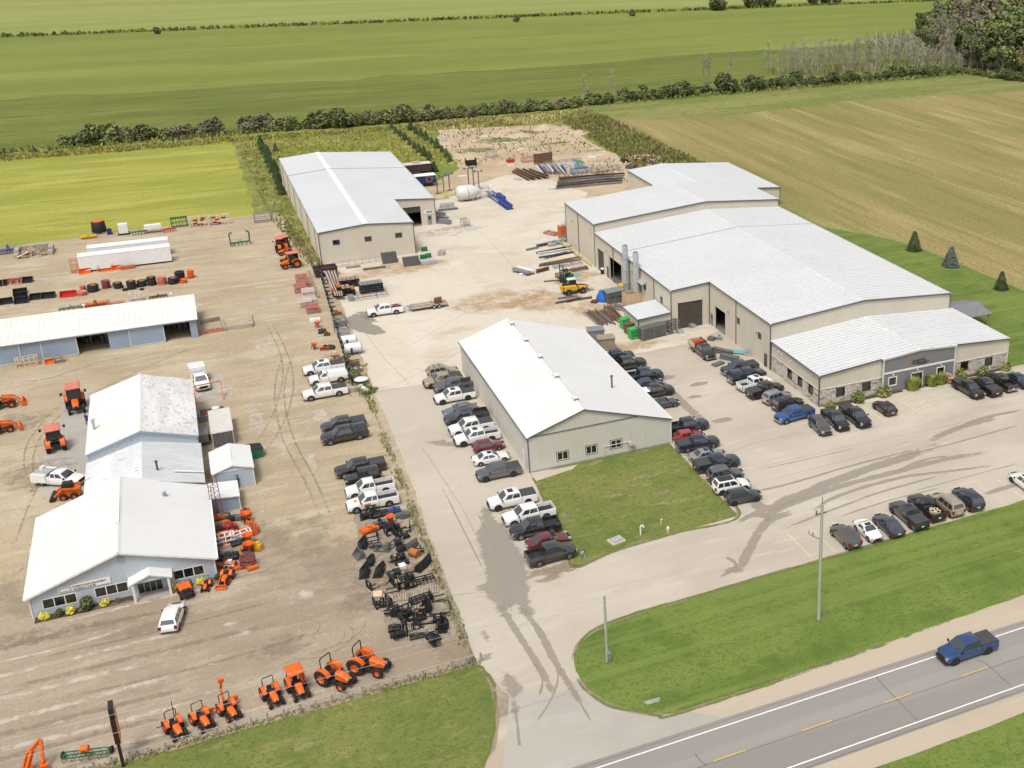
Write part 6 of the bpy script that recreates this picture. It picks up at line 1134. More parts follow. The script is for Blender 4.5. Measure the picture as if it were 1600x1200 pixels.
for u,v,hd,k,s,ld,lab in ((276,1146,-72,'rops',.88,False,'small orange tractor with mirror arm, nearest the tall pylon sign'),(318,1133,-70,'rops',.88,False,'small orange tractor with square roll bar, second from the pylon sign'),(360,1118,-70,'rops',.86,False,'small orange tractor with raised digger arm behind its seat'),
 (427,1095,-77,'rops',.92,False,'small orange tractor with tall roll bar beside the canopied one'),(467,1083,-80,'canopy',1.0,False,'orange tractor under a broad orange canopy by the fence'),(527,1068,-52,'rops',1.2,False,'bigger orange tractor turned aside, beside the canopied one'),(579,1048,-41,'rops',1.25,False,'bigger orange tractor at the end of the fence row')):
 e = put('farm_tractor',tractor(k,s,ld),lab,'tractor',u,v,hd,GT)
 if 'digger arm' in lab:
  m = MB(); m.bar((-1.0,0,.9),(-1.5,.1,2.0),.2,.25); m.bar((-1.5,.1,2.0),(-1.3,.15,2.9),.16,.2); m.obox((-1.25,.15,3.0),.35,.4,.4); place('digger_arm',m.mesh('digger_arm','orange'),e)
  for q in (-1,1): m = MB(); m.bar((-1.1,q*.3,.7),(-1.2,q*1.1,.6),.12); m.obox((-1.2,q*1.1,.6),.3,.3,.5); place('stabiliser',m.mesh('stabiliser','orange'),e)
 if 'mirror arm' in lab: m = MB(); m.bar((-.9,.3,1.),(-1.1,.35,2.6),.06); m.bar((-.6,-.5,.9),(-.7,-1.3,.9),.06); place('linkage',m.mesh('linkage','black_steel'),e)
for u,v,hd,k,s,ld,lab,c in ((120,640,-85,'cab',1.45,False,'orange cab tractor facing the road beside the service shop','tractor'),(88,700,97,'cab',1.35,False,'orange cab tractor seen from behind beside the white service truck','tractor'),(3,637,5,'rops',1.25,True,'orange loader tractor cut by the picture edge','tractor'),
 (438,392,-95,'cab',1.1,False,'orange cab tractor nearest the yard edge by the warehouse weeds','tractor'),(446.5,389,-85,'cab',1.1,False,'orange cab tractor second from the yard edge by the warehouse weeds','tractor'),(455,418,188,'cab',1.25,False,'orange cab tractor facing the yard beside the red racks','tractor'),(446,398,190,'rops',.9,False,'orange open tractor in front of the two cab tractors','tractor'),(448,409,190,'rops',.8,False,'small orange open tractor behind the cab tractor by the red racks','tractor')):
 put('farm_tractor',tractor(k,s,ld),lab,c,u,v,hd,'orange tractors in the gravel yard')
put('compact_tractor',tractor('rops',.72,True,True),'small orange loader tractor parked at the showroom corner','tractor',354,908,-112)
put('compact_tractor',tractor('rops',1.1,True),'orange loader at the picture edge below the other','loader',1,676,10,'orange tractors in the gravel yard')
m = MB(); P_ = []
m.prism([(-1.2,.35),(1.0,.35),(1.1,.9),(.7,1.1),(-.6,1.3),(-1.25,1.2)],'y',-.55,.55); P_.append(('body',m.mesh('body','orange',0),[],None))
m = MB(); m.prism([(-.55,1.1),(.65,1.0),(.55,2.0),(-.5,2.05)],'y',-.48,.48); P_.append(('cab',m.mesh('cab','black_steel'),[],None))
for q in (-1,1): m = MB(); m.bar((-1.2,q*.72,1.35),(.5,q*.72,1.5),.14,.22); m.bar((.45,q*.72,1.5),(1.5,q*.72,.6),.14,.22); P_.append(('lift_arm',m.mesh('lift_arm','orange'),[],None))
m = MB(); m.prism([(1.5,.15),(2.1,.12),(1.85,.75),(1.5,.7)],'y',-.9,.9); P_.append(('bucket',m.mesh('bucket','black_steel'),[],None))
ty,ri = ag_wheel(.42,.3)
for x in (-.6,.55):
 for q in (-1,1): P_.append(('wheel',ty,[('rim',ri,[],None)],(x,q*.72,.42)))
put('skid_steer',P_,'orange skid steer loader tucked beside the showroom roof','loader',110,777,172)
def T1(m, name, mat, sm=0): return (name, m.mesh(name,mat,sm), [], None)
_ic = {}
def cached(f):
 def w_(*a):
  k = (f.__name__,)+a
  if k not in _ic: _ic[k] = f(*a)
  return _ic[k]
 return w_
@cached
def bucket(w_=1.8, d=.8, h=.7, mat='black_steel'):
 m = MB(); pr = [(-d/2,0),(d/2,0),(d/2,.05),(-d/2+.12,.06),(-d/2+.08,h*.5),(-d/2+.2,h),(-d/2+.14,h+.03),(-d/2-.02,h*.55)]
 m.prism(pr,'y',-w_/2,w_/2); t = [MB(),MB()]
 for s in (-1,1): t[s>0].prism([(-d/2,0),(d/2,0),(d/2-.1,.12),(-d/2+.25,h),(-d/2+.1,h),(-d/2-.02,h*.55)],'y',s*w_/2-.03,s*w_/2+.03)
 b_ = MB(); b_.box(-d/2-.1,-d/2,-.35,.35,.15,h*.8)
 return [T1(m,'shell',mat),T1(t[0],'side_plate',mat),T1(t[1],'side_plate',mat),T1(b_,'mount_plate',mat)]
@cached
def forks(w_=1.15, L=1.2, mat='black_steel'):
 m = MB(); m.bar((0,-w_/2,.1),(0,w_/2,.1),.08,.12); m.bar((0,-w_/2,.85),(0,w_/2,.85),.08,.12)
 for y in (-w_/2,-w_*.2,w_*.2,w_/2): m.bar((0,y,.1),(0,y,.9),.06)
 r_ = [T1(m,'carriage',mat)]
 for s in (-1,1): t = MB(); t.box(0,L,s*w_*.32-.06,s*w_*.32+.06,.02,.07); t.box(-.02,.05,s*w_*.32-.06,s*w_*.32+.06,.02,.8); r_.append(T1(t,'tine',mat))
 return r_
@cached
def pallet(w_=1.2, d=1.0, n=6):
 r_ = []
 for i in range(n): m = MB(); y = -w_/2+w_*(i+.5)/n; m.box(-d/2,d/2,y-w_/n*.32,y+w_/n*.32,.11,.14); r_.append(T1(m,'slat','pallet_wood'))
 for x in (-d/2+.05,0,d/2-.05): m = MB(); m.box(x-.04,x+.04,-w_/2,w_/2,.0,.105); r_.append(T1(m,'runner','old_timber'))
 return r_
@cached
def grapple(w_=1.5, mat='black_steel'):
 r_ = []; m = MB(); m.bar((0,-w_/2,.35),(0,w_/2,.35),.14); m.bar((-.1,-w_/2,.8),(-.1,w_/2,.8),.1); r_.append(T1(m,'frame',mat))
 for i in range(6):
  y = -w_/2+w_*i/5; m = MB(); m.prism([(0,.3),(.3,.06),(.85,.02),(.85,.06),(.35,.14),(.1,.42),(-.1,.85),(-.16,.85)],'y',y-.025,y+.025); r_.append(T1(m,'tine',mat))
 for s in (-.5,.5): m = MB(); m.prism([(-.1,.85),(.3,1.0),(.75,.6),(.8,.3),(.7,.3),(.62,.55),(.28,.86),(-.1,.75)],'y',s*w_*.55-.08,s*w_*.55+.08); r_.append(T1(m,'claw',mat))
 return r_
@cached
def machine(w_=1.4, d=.8, h=.7, mat='black_steel', mat2='grey_steel'):
 m = MB(); m.prism([(-d/2,.12),(d/2,.12),(d/2,h*.45),(d*.2,h*.7),(-d/2,h*.7)],'y',-w_/2,w_/2); r_ = [T1(m,'housing',mat)]
 m = MB(); m.bar((-d/2-.05,-w_/2,.5*h),(-d/2-.05,w_/2,.5*h),.09); m.bar((-d/2-.05,-.3,.3),(-d/2-.2,0,h*1.25),.07); m.bar((-d/2-.05,.3,.3),(-d/2-.2,0,h*1.25),.07); r_.append(T1(m,'hitch',mat2))
 m = MB(); m.obox((0,0,h*.78),d*.4,.35,.22); m.cyl((0,-w_*.45,.2),(0,w_*.45,.2),.16); r_.append(T1(m,'gearbox',mat2))
 for s in (-1,1): m = MB(); m.box(-d/2,d/2,s*w_/2-.03,s*w_/2+.03,0,.3); r_.append(T1(m,'skid_shoe',mat))
 return r_
@cached
def spreader(mat='orange'):
 m = MB(); m.lathe([(.12,.35),(.18,.45),(.48,1.0),(.5,1.05),(.46,1.05),(.16,.5)],(0,0,0),'z',14); r_ = [T1(m,'hopper',mat)]; m = MB(); m.bar((-.4,-.3,.05),(-.3,-.2,.9),.05); m.bar((-.4,.3,.05),(-.3,.2,.9),.05); m.bar((-.35,-.3,.4),(-.35,.3,.4),.05); m.bar((.3,0,.02),(.1,0,.5),.05); r_.append(T1(m,'stand','black_steel')); m = MB(); m.lathe([(0,.25),(.22,.25),(.22,.28),(0,.28)],(0,0,0),'z',12); r_.append(T1(m,'disc','grey_steel')); return r_
@cached
def rack(L=2., w_=1., h=1., mat='pale_rack', n=3):
 r_ = []; m = MB()
 for x in (-L/2,L/2):
  for y in (-w_/2,w_/2): m.bar((x,y,0),(x,y,h),.1)
 for z in (.06,h*.5,h): 
  for y in (-w_/2,w_/2): m.bar((-L/2,y,z),(L/2,y,z),.09)
  for x in (-L/2,L/2): m.bar((x,-w_/2,z),(x,w_/2,z),.09)
 r_.append(T1(m,'frame',mat))
 for i in range(n): m = MB(); x = -L/2+L*(i+.5)/n; m.bar((x,-w_/2,h),(x,w_/2,h),.09); m.bar((x,-w_/2,.06),(x,w_/2,h),.07); r_.append(T1(m,'brace',mat))
 return r_
@cached
def hoop(w_=1.4,h=.9,mat='black_steel'):
 m = MB(); m.tube([(0,-w_/2,.05),(.05,-w_/2,h*.8),(.1,-w_*.4,h),(.1,w_*.4,h),(.05,w_/2,h*.8),(0,w_/2,.05)],.05,6); m.tube([(.5,-w_/2,.1),(.05,-w_/2,h*.4)],.04); m.tube([(.5,w_/2,.1),(.05,w_/2,h*.4)],.04); m2 = MB(); m2.bar((0,-w_/2,.08),(0,w_/2,.08),.12); return [T1(m,'hoop',mat),T1(m2,'base_bar',mat)]
@cached
def harrow(w_=1.6,mat='black_steel',mat2='black_steel'):
 r_ = []; m = MB(); [m.bar((x,-w_/2,.5),(x,w_/2,.5),.08) for x in (-.4,0,.4)]; [m.bar((-.4,y,.5),(.4,y,.5),.07) for y in (-w_/2,0,w_/2)]; m.bar((-.4,-.25,.5),(-.5,0,1.1),.06); m.bar((-.4,.25,.5),(-.5,0,1.1),.06); r_.append(T1(m,'frame',mat))
 for x in (-.4,0,.4):
  for i in range(6): m = MB(); y = -w_/2+w_*i/5; m.tube([(x,y,.5),(x-.15,y,.25),(x+.1,y,.0)],.025,5); r_.append(T1(m,'tine',mat2))
 return r_
GB = 'black loader attachments set out beside the driveway'
n_ = 0
att = [(594,806,machine(1.6,.9,.8,'black_steel','grey_steel'),95,'black trencher with hoses at the top of the attachment yard','attachment'),(616,802,machine(1.3,.8,.9,'blue_steel','grey_steel'),95,'dark blue framed attachment behind the orange hopper','attachment'),(629,809,bucket(1.3,.7,.8,'grey_steel'),90,'dark grey bucket at the top corner by the weeds','bucket'),
 (577,830,machine(1.7,1.1,.7,'orange','orange_dull'),100,'orange rotary tiller at the yard edge below the emblem truck','tiller'),(611,820,spreader('orange'),80,'single orange hopper among the black attachments','hopper'),(594,822,machine(1.2,.8,.9,'grey_steel','black_steel'),90,'grey topped black tiller beside the orange hopper','tiller'),(621,816,pallet(1.0,.8,4),90,'pallet with a torn cardboard sheet beside the orange hopper','pallet'),
 (566,853,bucket(1.7,.9,.7),165,'long black bucket, uppermost on the gravel edge','bucket'),(560,870,bucket(1.4,.8,.7,'grey_steel'),190,'grey bucket tipped by the gravel edge','bucket'),(578,879,bucket(1.6,.8,.5),170,'shallow black bucket with bare rim','bucket'),(569,897,bucket(1.8,.9,.8),165,'deep black bucket lowest on the gravel edge','bucket'),(592,895,bucket(1.9,.9,.7),160,'long black bucket inside the gravel edge row','bucket'),(599,910,bucket(1.2,.8,.3,'steel_tan'),160,'dull tan plate bucket below the long black one','bucket'),
 (591,930,pallet(1.3,1.1,5),80,'pallet carrying a pale folded blade','pallet'),(577,921,forks(1.0,.9),20,'lone fork carriage at the gravel edge','forks'),(602,951,grapple(1.4),60,'black grapple with curled claws near the gravel edge','grapple'),(613,964,grapple(1.3),75,'black grapple standing upright in the lower corner','grapple'),(617,985,machine(1.,.7,.8),80,'small black machine lowest on the gravel edge','attachment'),(632,963,machine(1.2,.9,.8,'black_steel','black_steel'),110,'black auger drive strapped on a pallet','attachment'),
 (623,909,pallet(1.1,.9,5),95,'empty pallet beside the small harrow','pallet'),(634,907,harrow(1.1),95,'small black harrow on the middle row','harrow'),(629,888,pallet(1.2,1.,5),100,'pallet carrying a white box','pallet'),(608,889,pallet(1.2,1.,6),95,'empty pallet uppermost in the middle row','pallet'),(620,898,pallet(1.2,1.1,5),85,'pallet carrying a black crate','pallet'),
 (632,858,bucket(1.5,.9,.7),100,'black bucket beside the upturned grey one','bucket'),(641,856,bucket(1.3,.9,.9,'grey_steel'),120,'upturned grey bucket by the weeds','bucket'),(658,886,bucket(2.0,1.1,1.,),135,'largest black bucket, close to the driveway weeds','bucket'),(645,890,bucket(1.5,.9,.6,'steel_tan'),120,'brown bucket beside the largest black one','bucket'),(664,910,harrow(1.7),95,'wide black spring harrow by the driveway weeds','harrow'),
 (596,863,forks(1.6,1.5,'grey_steel'),60,'pale A-frame arm leaning in the upper yard','frame'),(614,857,forks(1.4,1.4,'grey_steel'),130,'second pale arm facing the A-frame','frame'),
 (614,937,pallet(1.3,1.,5),85,'empty pallet on the lower row nearest the gravel','pallet'),(634,934,pallet(1.1,1.,5),80,'empty pallet second on the lower row','pallet'),(648,930,pallet(1.3,1.1,6),80,'empty pallet third on the lower row','pallet'),(660,926,pallet(1.1,1.1,5),80,'empty pallet fourth on the lower row','pallet'),(675,923,pallet(1.3,1.1,6),80,'empty pallet at the driveway end of the lower row','pallet'),
 (658,940,rack(2.,.7,.5,'black_steel',5),15,'low black cage frame on the lower row','cage'),(626,949,pallet(1.1,.9,5),80,'pallet below the cage frame nearest the gravel','pallet'),(640,946,pallet(1.1,.9,5),80,'pallet with a red strap below the cage frame','pallet'),(658,947,pallet(1.2,.9,5),80,'pallet beside the black wedge','pallet'),(664,954,bucket(1.1,1.,1.1),170,'tall black wedge bucket in the lower yard','bucket'),
 (651,957,pallet(1.3,.8,4),85,'pallet with a dark red frame on top','pallet'),(652,970,hoop(1.6,1.1),80,'black hoop attachment upright in the lower yard','attachment'),(664,976,hoop(1.9,.7),75,'wide black hoop beside the large bare pallet','attachment'),(688,960,hoop(1.9,1.3),80,'tall black hoop frame near the fence corner','attachment'),(693,980,bucket(1.9,.8,.5),-15,'long black bucket nearest the fence corner','bucket'),
 (636,983,pallet(1.4,.8,6),80,'pallet of sorted bars in the lowest row','pallet'),(637,995,pallet(1.5,1.,6),75,'pallet with loose planks in the lowest row','pallet'),(672,987,pallet(1.6,1.2,7),80,'large bare pallet in the lowest row','pallet'),(656,989,bucket(1.1,.8,.5,'old_timber'),80,'brown bucket between two pallets in the lowest row','bucket'),(672,1008,grapple(1.5),10,'black grapple lying alone below the attachment yard','grapple'),
 (590,841,forks(1.3,1.3),175,'fork frame below the tiller nearest the gravel','forks'),(603,836,forks(1.2,1.2),10,'fork frame below the grey topped tiller','forks'),(620,832,forks(1.3,1.2),10,'fork frame below the cardboard pallet','forks'),(641,828,forks(1.3,1.3),175,'fork frame nearest the weeds','forks'),(613,914,forks(1.1,1.1),10,'fork frame beside the tan plate bucket','forks'),(623,921,forks(1.1,1.1),175,'fork frame above the lower pallet row','forks'),(637,916,forks(1.2,1.3),8,'fork frame beside the wide spring harrow','forks'),(586,949,forks(1.2,1.1),5,'fork frame below the folded blade pallet','forks'),(674,938,forks(1.2,1.3),5,'fork frame at the driveway end of the cage','forks')]
for u,v,tp,hd,lab,cat in att:
 nm = {'attachment':'loader_attachment','frame':'loader_frame','cage':'wire_cage','forks':'pallet_forks'}.get(cat,cat)
 e = put(nm,tp,lab,cat,u,v,hd+rnd.uniform(-6,6),GB if cat!='pallet' else 'wooden pallets among the attachments'); e.scale = (1.12,1.12,1.12 if cat!='pallet' else 1.)
 L_ = None
 if 'white box' in lab: L_ = ('cargo_box','white_enamel',(.8,.7,.35),'white box resting on a pallet in the attachment yard','box')
 if 'black crate' in lab: L_ = ('crate','black_steel',(.8,.8,.45),'black crate resting on a pallet in the attachment yard','crate')
 if lab.endswith('folded blade'): L_ = ('folded_plough','ply',(.9,.9,.4),'pale folded blade resting on a pallet','blade')
 if 'torn cardboard' in lab: L_ = ('cardboard_sheet','cardboard',(.7,.6,.06),'torn cardboard sheet on a pallet beside the orange hopper','cardboard')
 if 'dark red frame' in lab: L_ = ('steel_stillage','maroon_rim',(.9,.4,.1),'dark red frame lying on a pallet','frame')
 if L_:
  m = MB(); sx,sy,sz = L_[2]; z0_ = .142
  if L_[0]=='folded_plough': m.prism([(-sx/2,z0_),(sx/2,z0_),(0,z0_+sz)],'y',-sy/2,sy/2)
  elif L_[0]=='steel_stillage': [m.bar(a,b_,.07) for a,b_ in (((-.45,-.2,.19),(.45,-.2,.19)),((-.45,.2,.19),(.45,.2,.19)),((-.45,-.2,.19),(-.45,.2,.19)),((.45,-.2,.19),(.45,.2,.19)))]
  else: m.loft([[(-sx/2,-sy/2,z0_),(sx/2,-sy/2,z0_),(sx/2,sy/2,z0_),(-sx/2,sy/2,z0_)],[(-sx/2,-sy/2,z0_+sz*.9),(sx/2,-sy/2,z0_+sz*.9),(sx/2,sy/2,z0_+sz*.9),(-sx/2,sy/2,z0_+sz*.9)],[(-sx/2+.05,-sy/2+.05,z0_+sz),(sx/2-.05,-sy/2+.05,z0_+sz),(sx/2-.05,sy/2-.05,z0_+sz),(-sx/2+.05,sy/2-.05,z0_+sz)]])
  o2 = m.obj(L_[0],L_[1]); o2.location = e.location; o2.rotation_euler = e.rotation_euler; tag(o2,L_[3],L_[4])
ex = [(u,v) for u,v,*_ in att]; rr1 = random.Random(11); k = 0
while k < 34:
 v = rr1.uniform(800,1000); u = rr1.uniform(566+(v-800)*.28,634+(v-800)*.32)
 if min((u-a)**2+((v-b_)*1.6)**2 for a,b_ in ex) < 50: continue
 ex.append((u,v)); tp,nm,lab = ((forks(1.2,1.2),'pallet_forks','plain black fork frame among the attachments'),(machine(1.3,.8,.6),'loader_attachment','plain low black machine among the attachments'),(bucket(1.4,.8,.6),'bucket','plain black bucket among the attachments'),(grapple(1.3),'grapple','plain black grapple among the attachments'),(forks(1.2,1.2),'pallet_forks','plain black fork frame among the attachments'))[k%5]
 e = put(nm,tp,lab,nm.split('_')[-1],u,v,rr1.choice((85,95,175,10,100))+rr1.uniform(-8,8),GB); k += 1
m = MB(); m.lathe([(0,-.55),(.42,-.55),(.45,-.5),(.45,.5),(.42,.55),(0,.55)],(0,0,.45),'y',16); o2 = m.obj('steel_drum','rust_orange',None,40); o2.location = g(648,869,.02); o2.rotation_euler = (0,0,.6); tag(o2,'rust orange drum lying behind the largest black bucket','drum')
GO = 'machines and attachments crowded beside the showroom'
for u,v,nm,tp,hd,lab,cat in ((343,812,'front_blade',machine(1.5,.5,.6,'orange','orange_dull'),85,'orange blade close to the lean-to','blade'),(363,813,'bucket',bucket(.9,.7,.6),100,'black bucket below the lean-to','bucket'),(373,811,'bucket',bucket(.9,.7,.6,'grey_steel'),80,'grey black bucket beside the red machine','bucket'),(384,806,'yard_machine',machine(.8,.8,1.,'red','grey_steel'),90,'red and grey machine on a pallet behind the hoppers','machine'),
  (386,816,'hopper',spreader('orange'),20,'orange hopper spreader, uppermost of three','hopper'),(389,850,'hopper',spreader('orange'),10,'orange hopper spreader in the middle of three','hopper'),(390,864,'hopper',spreader('orange'),30,'orange hopper spreader, lowest of three','hopper'),(363,826,'tool_chest',machine(.9,.7,.7,'red','maroon_rim'),90,'bright red boxed machine in the orange stock','machine'),(344,828,'yard_machine',machine(1.1,.7,.7,'maroon_rim','grey_steel'),95,'dark red machine against the showroom','machine'),
  (346,838,'bucket',bucket(1.8,.6,.4,'orange'),95,'orange bucket against the showroom wall','bucket'),(367,835,'bucket',bucket(1.3,.7,.5,'orange'),90,'orange bucket behind the pale rail rack','bucket'),(385,832,'bucket',bucket(1.,.6,.6,'orange'),85,'narrow orange bucket beside the square one','bucket'),(395,833,'bucket',bucket(1.,.8,.9,'orange'),180,'square orange bucket at the gravel side','bucket'),
  (349,850,'rail_rack',rack(2.,.9,.9,'white_enamel',4),3,'white barred rack against the showroom','rack'),(377,842,'rail_rack',rack(1.8,.7,.7,'white_enamel',3),12,'white barred rack beside the orange hoppers','rack'),(376,849,'yard_machine',machine(1.6,.7,.6),100,'black machine behind the lower white rack','machine'),(404,859,'yellow_frame',machine(.7,.7,.9,'yellow','yellow'),60,'bright yellow frame at the gravel side','frame'),(388,884,'red_frame',rack(1.,1.1,.9,'maroon_rim',2),80,'dark red open frame alone on the gravel','frame'),
  (354,866,'bucket',bucket(.9,.7,.7,'steel_grey'),90,'steel grey bucket against the showroom corner','bucket'),(363,873,'yard_machine',machine(1.1,.8,.9),80,'black engine unit beside the grey bucket','machine'),(349,875,'yard_machine',machine(.9,.7,.8),90,'black mower unit against the showroom corner','machine'),(361,886,'yard_machine',machine(.9,.8,.8,'orange_dull','white_enamel'),70,'orange and white machine behind the small loader tractor','machine'),(348,884,'sheet_blade',bucket(.8,.6,.3,'orange'),30,'orange sheet lying by the showroom corner','blade')):
 put(nm,tp,lab,cat,u,v,hd,GO).scale = (1.2,1.2,1.2)
ex = []; rr1 = random.Random(5); k = 0
while k < 22:
 v = rr1.uniform(800,896); u = rr1.uniform(338+(v-800)*.06,398)
 if ex and min((u-a)**2+((v-b_)*1.5)**2 for a,b_ in ex) < 75: continue
 ex.append((u,v)); tp,nm,lab = ((machine(.9,.7,.6,'orange','black_steel'),'yard_machine','plain small orange machine crowded beside the showroom'),(bucket(1.,.6,.5,'orange'),'bucket','plain small orange bucket crowded beside the showroom'),(machine(.8,.7,.6,'red','grey_steel'),'yard_machine','plain small red machine crowded beside the showroom'),(rack(1.,.7,.5,'grey_steel',2),'steel_stillage','plain grey stillage crowded beside the showroom'))[k%4]
 put(nm,tp,lab,nm.split('_')[-1],u,v,rr1.choice((90,80,100,0))+rr1.uniform(-12,12),GO); k += 1
e = put('ride_on_mower',tractor('rops',.55,False,True),'orange ride-on mower before the showroom window','mower',323,920,-105,None)
T = put('tipping_cart',[],'orange tipping cart parked beside the porch','cart',290,928,-80)
m = MB(); m.loft([[(-.7,-.5,.5),(.7,-.5,.5),(.7,.5,.5),(-.7,.5,.5)],[(-.8,-.6,1.),(.8,-.6,1.),(.8,.6,1.),(-.8,.6,1.)]]); place('tub',m.mesh('tub','orange'),T); m = MB(); m.box(-.9,1.2,-.3,.3,.35,.5); place('frame',m.mesh('frame','black_steel'),T)
ty,ri = ag_wheel(.32,.22)
for x in (-.5,.8):
 for q in (-1,1): w_ = place('wheel',ty,T,(x,q*.58,.32)); place('rim',ri,w_)
m = MB(); m.box(.9,1.5,-.45,.45,.5,.8); m.box(1.,1.3,-.4,.4,.8,1.2); place('seat',m.mesh('seat','seat_vinyl'),T)
def tyre_mesh(r,wd): m = MB(); m.lathe([(r*.52,0),(r*.9,0),(r,.06),(r,wd-.06),(r*.9,wd),(r*.52,wd),(r*.5,wd*.5),(r*.52,0)],(0,0,0),'z',20); return m.mesh('tyre','tyre_black',40)
def rim_mesh(r,wd,mat,full=False):
 m = MB()
 if full: m.lathe([(0,wd*.4),(r*.5,wd*.4),(r*.85,wd*.15),(r*.9,0),(r,0),(r,.06),(r*.88,.1),(r*.85,wd*.5),(r*.88,wd-.1),(r,wd-.06),(r,wd),(r*.9,wd),(r*.8,wd*.7),(r*.4,wd*.55),(0,wd*.55)],(0,0,0),'z',20)
 else: m.lathe([(0,wd*.5),(r*.2,wd*.55),(r*.45,wd*.62),(r*.53,wd*.95),(r*.5,wd*.95),(r*.4,wd*.5)],(0,0,0),'z',16)
 return m.mesh('rim',mat,40)
TY = {}
stacks = [(129.5,461,.8,2,'pink_red',1,'pale red'),(146,455,.95,2,'orange_dull',0,'large'),(167,450,.75,4,'maroon_rim',1,'maroon'),(185,450,.8,2,'orange_dull',0,'medium'),(195,454,.5,1,'black_steel',0,'little single'),(207,451,.8,3,'pink_red',0,'fourth big'),(222,447,.85,2,'pink_red',0,'fifth big'),(222,453,.4,1,'black_steel',0,'tiny single'),(238,445,.8,3,'orange_dull',0,'sixth big'),(254.5,444,.8,4,'pink_red',1,'tall pale red'),(271,443,.9,2,'pink_red',0,'wide'),(282,437,.85,3,'black_steel',0,'second last'),(287,442,.6,2,'orange',1,'short orange'),(299,434,.6,4,'orange',1,'end orange'),
          (130,455,.55,3,'pink_red',1,'small pale red')]
for k,(u,v,r,n,mt,full,nm) in enumerate(stacks):
 p = g(u,v); wd = .38*r/.6 if not full else .36
 for i in range(n):
  key = (r,mt,full)
  if key not in TY: TY[key] = (None if full else tyre_mesh(r,wd), rim_mesh(r,wd,mt,bool(full)))
  dx,dy = rnd.uniform(-.08,.08),rnd.uniform(-.08,.08)
  what = f'{nm} wheel rim' if full else f'{nm} tractor tyre'
  posn = '' if n == 1 else (' at the bottom of its stack' if i==0 else ' on top of its stack' if i==n-1 else f', number {i+1} up its stack')
  loc = (p.x+dx,p.y+dy,.02+i*wd)
  if full: o2 = place('wheel_rim',TY[key][1],None,loc); tag(o2,what+' in the tyre row'+posn,'rim','stacked wheels and tyres')
  else:
   e = thing('tractor_tyre',what+' in the tyre row'+posn,'tyre',loc,0,'stacked wheels and tyres'); place('tyre',TY[key][0],e); place('rim',TY[key][1],e)
for u,v,nm,mt,w_,lab in ((10.6,474,'bucket','black_steel',2.,'single black bucket at the far end of the bucket row'),(34,473,'bucket','black_steel',2.2,'black bucket in front of two others beside it'),(33,466,'bucket','black_steel',2.2,'black bucket in the middle of a file of three'),(32,459,'bucket','black_steel',2.2,'black bucket at the back of a file of three'),(56,467,'bucket','black_steel',1.8,'low black bucket beside the long one'),(76,465,'bucket','black_steel',2.2,'long black bucket next to the red one'),(107,463,'bucket','red',2.6,'wide faded red bucket at the head of the tyre row'),
 (3,446,'feed_tub','black_steel',1.8,'black tub cut by the picture edge'),(14,444,'feed_tub','red_rack',1.8,'dark red tub beside the edge tub'),(27,443,'feed_tub','red_rack',1.6,'small dark red tub in the tub row'),(41,441,'feed_tub','black_steel',2.2,'black tub with red insert at the end of the tub row')):
 put(nm,bucket(w_,1.3,.9,mt),lab,nm.split('_')[-1],u,v,-90+rnd.uniform(-8,8),'buckets and tubs in the gravel yard')
